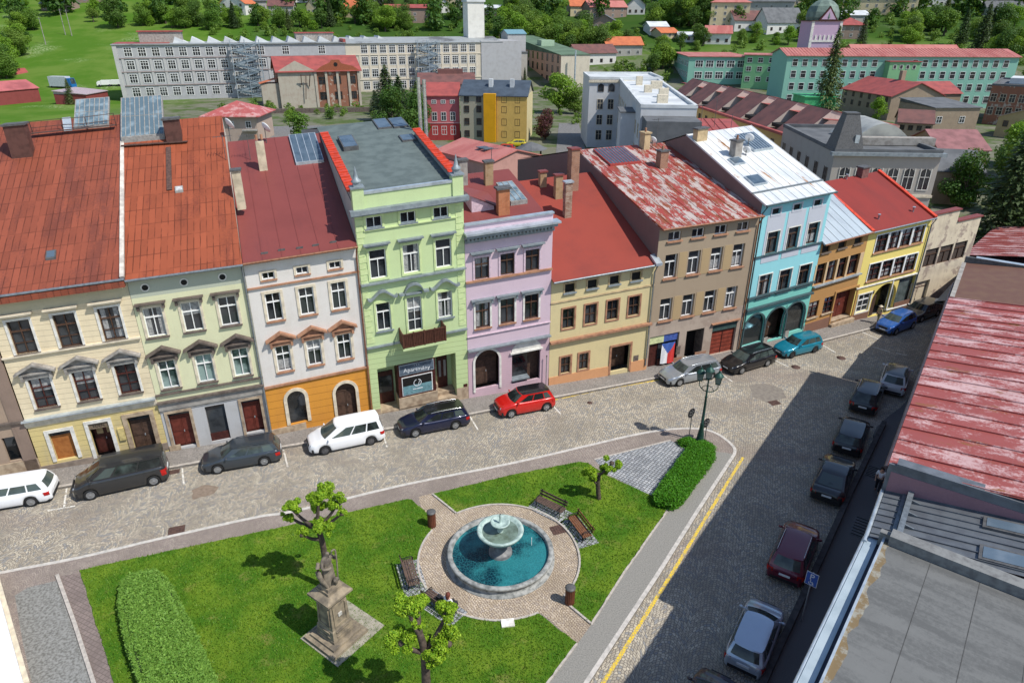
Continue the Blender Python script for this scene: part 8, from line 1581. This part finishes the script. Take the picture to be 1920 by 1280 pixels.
belt([(935, 60), (1010, 62), (1080, 88), (1140, 92)], 26, ['broad', 'round', 'broad'], (.9, 1.35), 'one of the trees in the grove above the peach works', (16, 14)); belt([(930, 28), (1060, 34)], 10, ['broad', 'round'], (.8, 1.2), 'one of the trees in the grove above the peach works'); belt([(1200, 50), (1340, 48)], 18, ['broad', 'broad', 'round'], (1.1, 1.6), 'one of the tall trees at the top right of centre', (16, 8)); belt([(1180, 88), (1260, 96), (1340, 84)], 12, ['round', 'bush'], (.8, 1.2), 'one of the trees left of the mint school', (12, 6)); belt([(1340, 82), (1560, 80)], 14, ['round', 'bush'], (.7, 1.0), 'one of the trees behind the mint school', (10, 4)); belt([(1500, 60), (1560, 40)], 8, ['round', 'broad'], (.8, 1.1), 'one of the trees behind the mint school'); belt([(1225, 132), (1250, 122)], 4, ['broad', 'round'], (.8, 1.0), 'one of the trees left of the mint school', (10, 4))
belt([(1700, 60), (1800, 70), (1920, 60)], 16, ['broad', 'spruce', 'round', 'broad'], (.9, 1.4), 'one of the trees in the wood right of the lilac tower', (14, 12)); belt([(1850, 100), (1935, 110)], 9, ['broad', 'round'], (.9, 1.3), 'one of the trees in the wood right of the lilac tower', (14, 8)); belt([(1700, 22), (1930, 26)], 14, ['broad', 'round', 'spruce'], (.7, 1.0), 'one of the trees in the wood right of the lilac tower'); belt([(1290, 22), (1560, 14)], 12, ['round', 'broad'], (.7, 1.0), 'one of the trees at the top edge on the right'); belt([(1900, 300), (1935, 380)], 5, ['broad', 'bush'], (.7, 1.0), 'one of the trees at the right edge beside the spruce', (10, 10)); belt([(1090, 10), (1300, 8)], 8, ['round', 'broad'], (.7, 1.0), 'one of the trees at the top edge on the right')
belt([(250, 40), (640, 46), (760, 52)], 20, ['broad', 'round', 'broad'], (.9, 1.3), 'one of the trees in the gardens above the factory', (16, 10)); belt([(1180, 140), (1240, 128), (1250, 108)], 8, ['broad', 'round', 'bush'], (.8, 1.2), 'one of the trees left of the mint school', (14, 8)); belt([(940, 100), (1000, 84), (1100, 100), (1180, 96)], 14, ['broad', 'round'], (1.0, 1.4), 'one of the trees in the grove above the peach works', (16, 10)); belt([(1690, 100), (1720, 70)], 4, ['broad', 'round'], (.8, 1.1), 'one of the trees in the wood right of the lilac tower')
for px, tp, lb in (((135, 68), 24, 'thin grey power pole in the meadow, the right one'), ((123, 66), 32, 'thin grey power pole in the meadow, the left one'), ((86, 84), 48, 'dark lattice power pole at the meadow edge')):
    p = T(*px); root = empty('power_pole', p, 0, lb, 'pole'); mb = MB(); mb.tube([(0, 0, -.5), (0, 0, 11)], [.2, .12], 6); mb.build('shaft', m_concr, root); mb = MB(); mb.bar((-1, 0, 10.4), (1, 0, 10.4), .15); mb.build('crossarm', m_lead, root)

# far wood on the hillside: reads as one mass
Vs, Fs, nv = [], [], 0
for k in range(200):
    x = random.uniform(-330, 330); y = random.uniform(370, 560); q = random.uniform(.9, 1.6); V, F = crown_round(4.2, 9, 420, k, 1.15, 1.0); V = V*q+np.array([x, y, hill(x, y)]); Vs.append(V); Fs.append(F+nv); nv += len(V)
link('far_wood', npmesh('far_wood', np.concatenate(Vs), np.concatenate(Fs), [lm_d]), label='dark leafy wood covering the far hillside', cat='wood', kind='stuff')

HP = [(o.matrix_world.translation if False else o.location) for o in COL.objects if o.parent is None and o.get('category') in ('house', 'building')]
Vs, Fs, nv, k = [], [], 0, 0
for i in range(70):
    x, y = (random.uniform(-85, -38), random.uniform(196, 218)) if i < 40 else (random.uniform(0, 60), random.uniform(172, 205)); q = random.uniform(.3, .7); V, F = crown_round(2.6, 3.6, 170, i, .75, .3); V = V*q+np.array([x, y, 0]); Vs.append(V); Fs.append(F+nv); nv += len(V)
while k < 420:
    x = random.uniform(-150, 230); y = random.uniform(258, 400)
    if x < -60 and y < 330 or any((p.x+6-x)**2+(p.y+5-y)**2 < 150 for p in HP): k += 1; continue
    if -150 < x < 20 and y < 292 or 80 < x < 175 and y < 282 and y > 215: k += 1; continue
    q = random.uniform(.5, 1.15); V, F = crown_round(2.6, 3.6, 170, k, .75, .3); V = V*q+np.array([x, y, hill(x, y)]); Vs.append(V); Fs.append(F+nv); nv += len(V); k += 1
link('undergrowth', npmesh('undergrowth', np.concatenate(Vs), np.concatenate(Fs), [lm_m]), label='low garden shrubs and undergrowth between the far houses', cat='shrubs', kind='stuff')
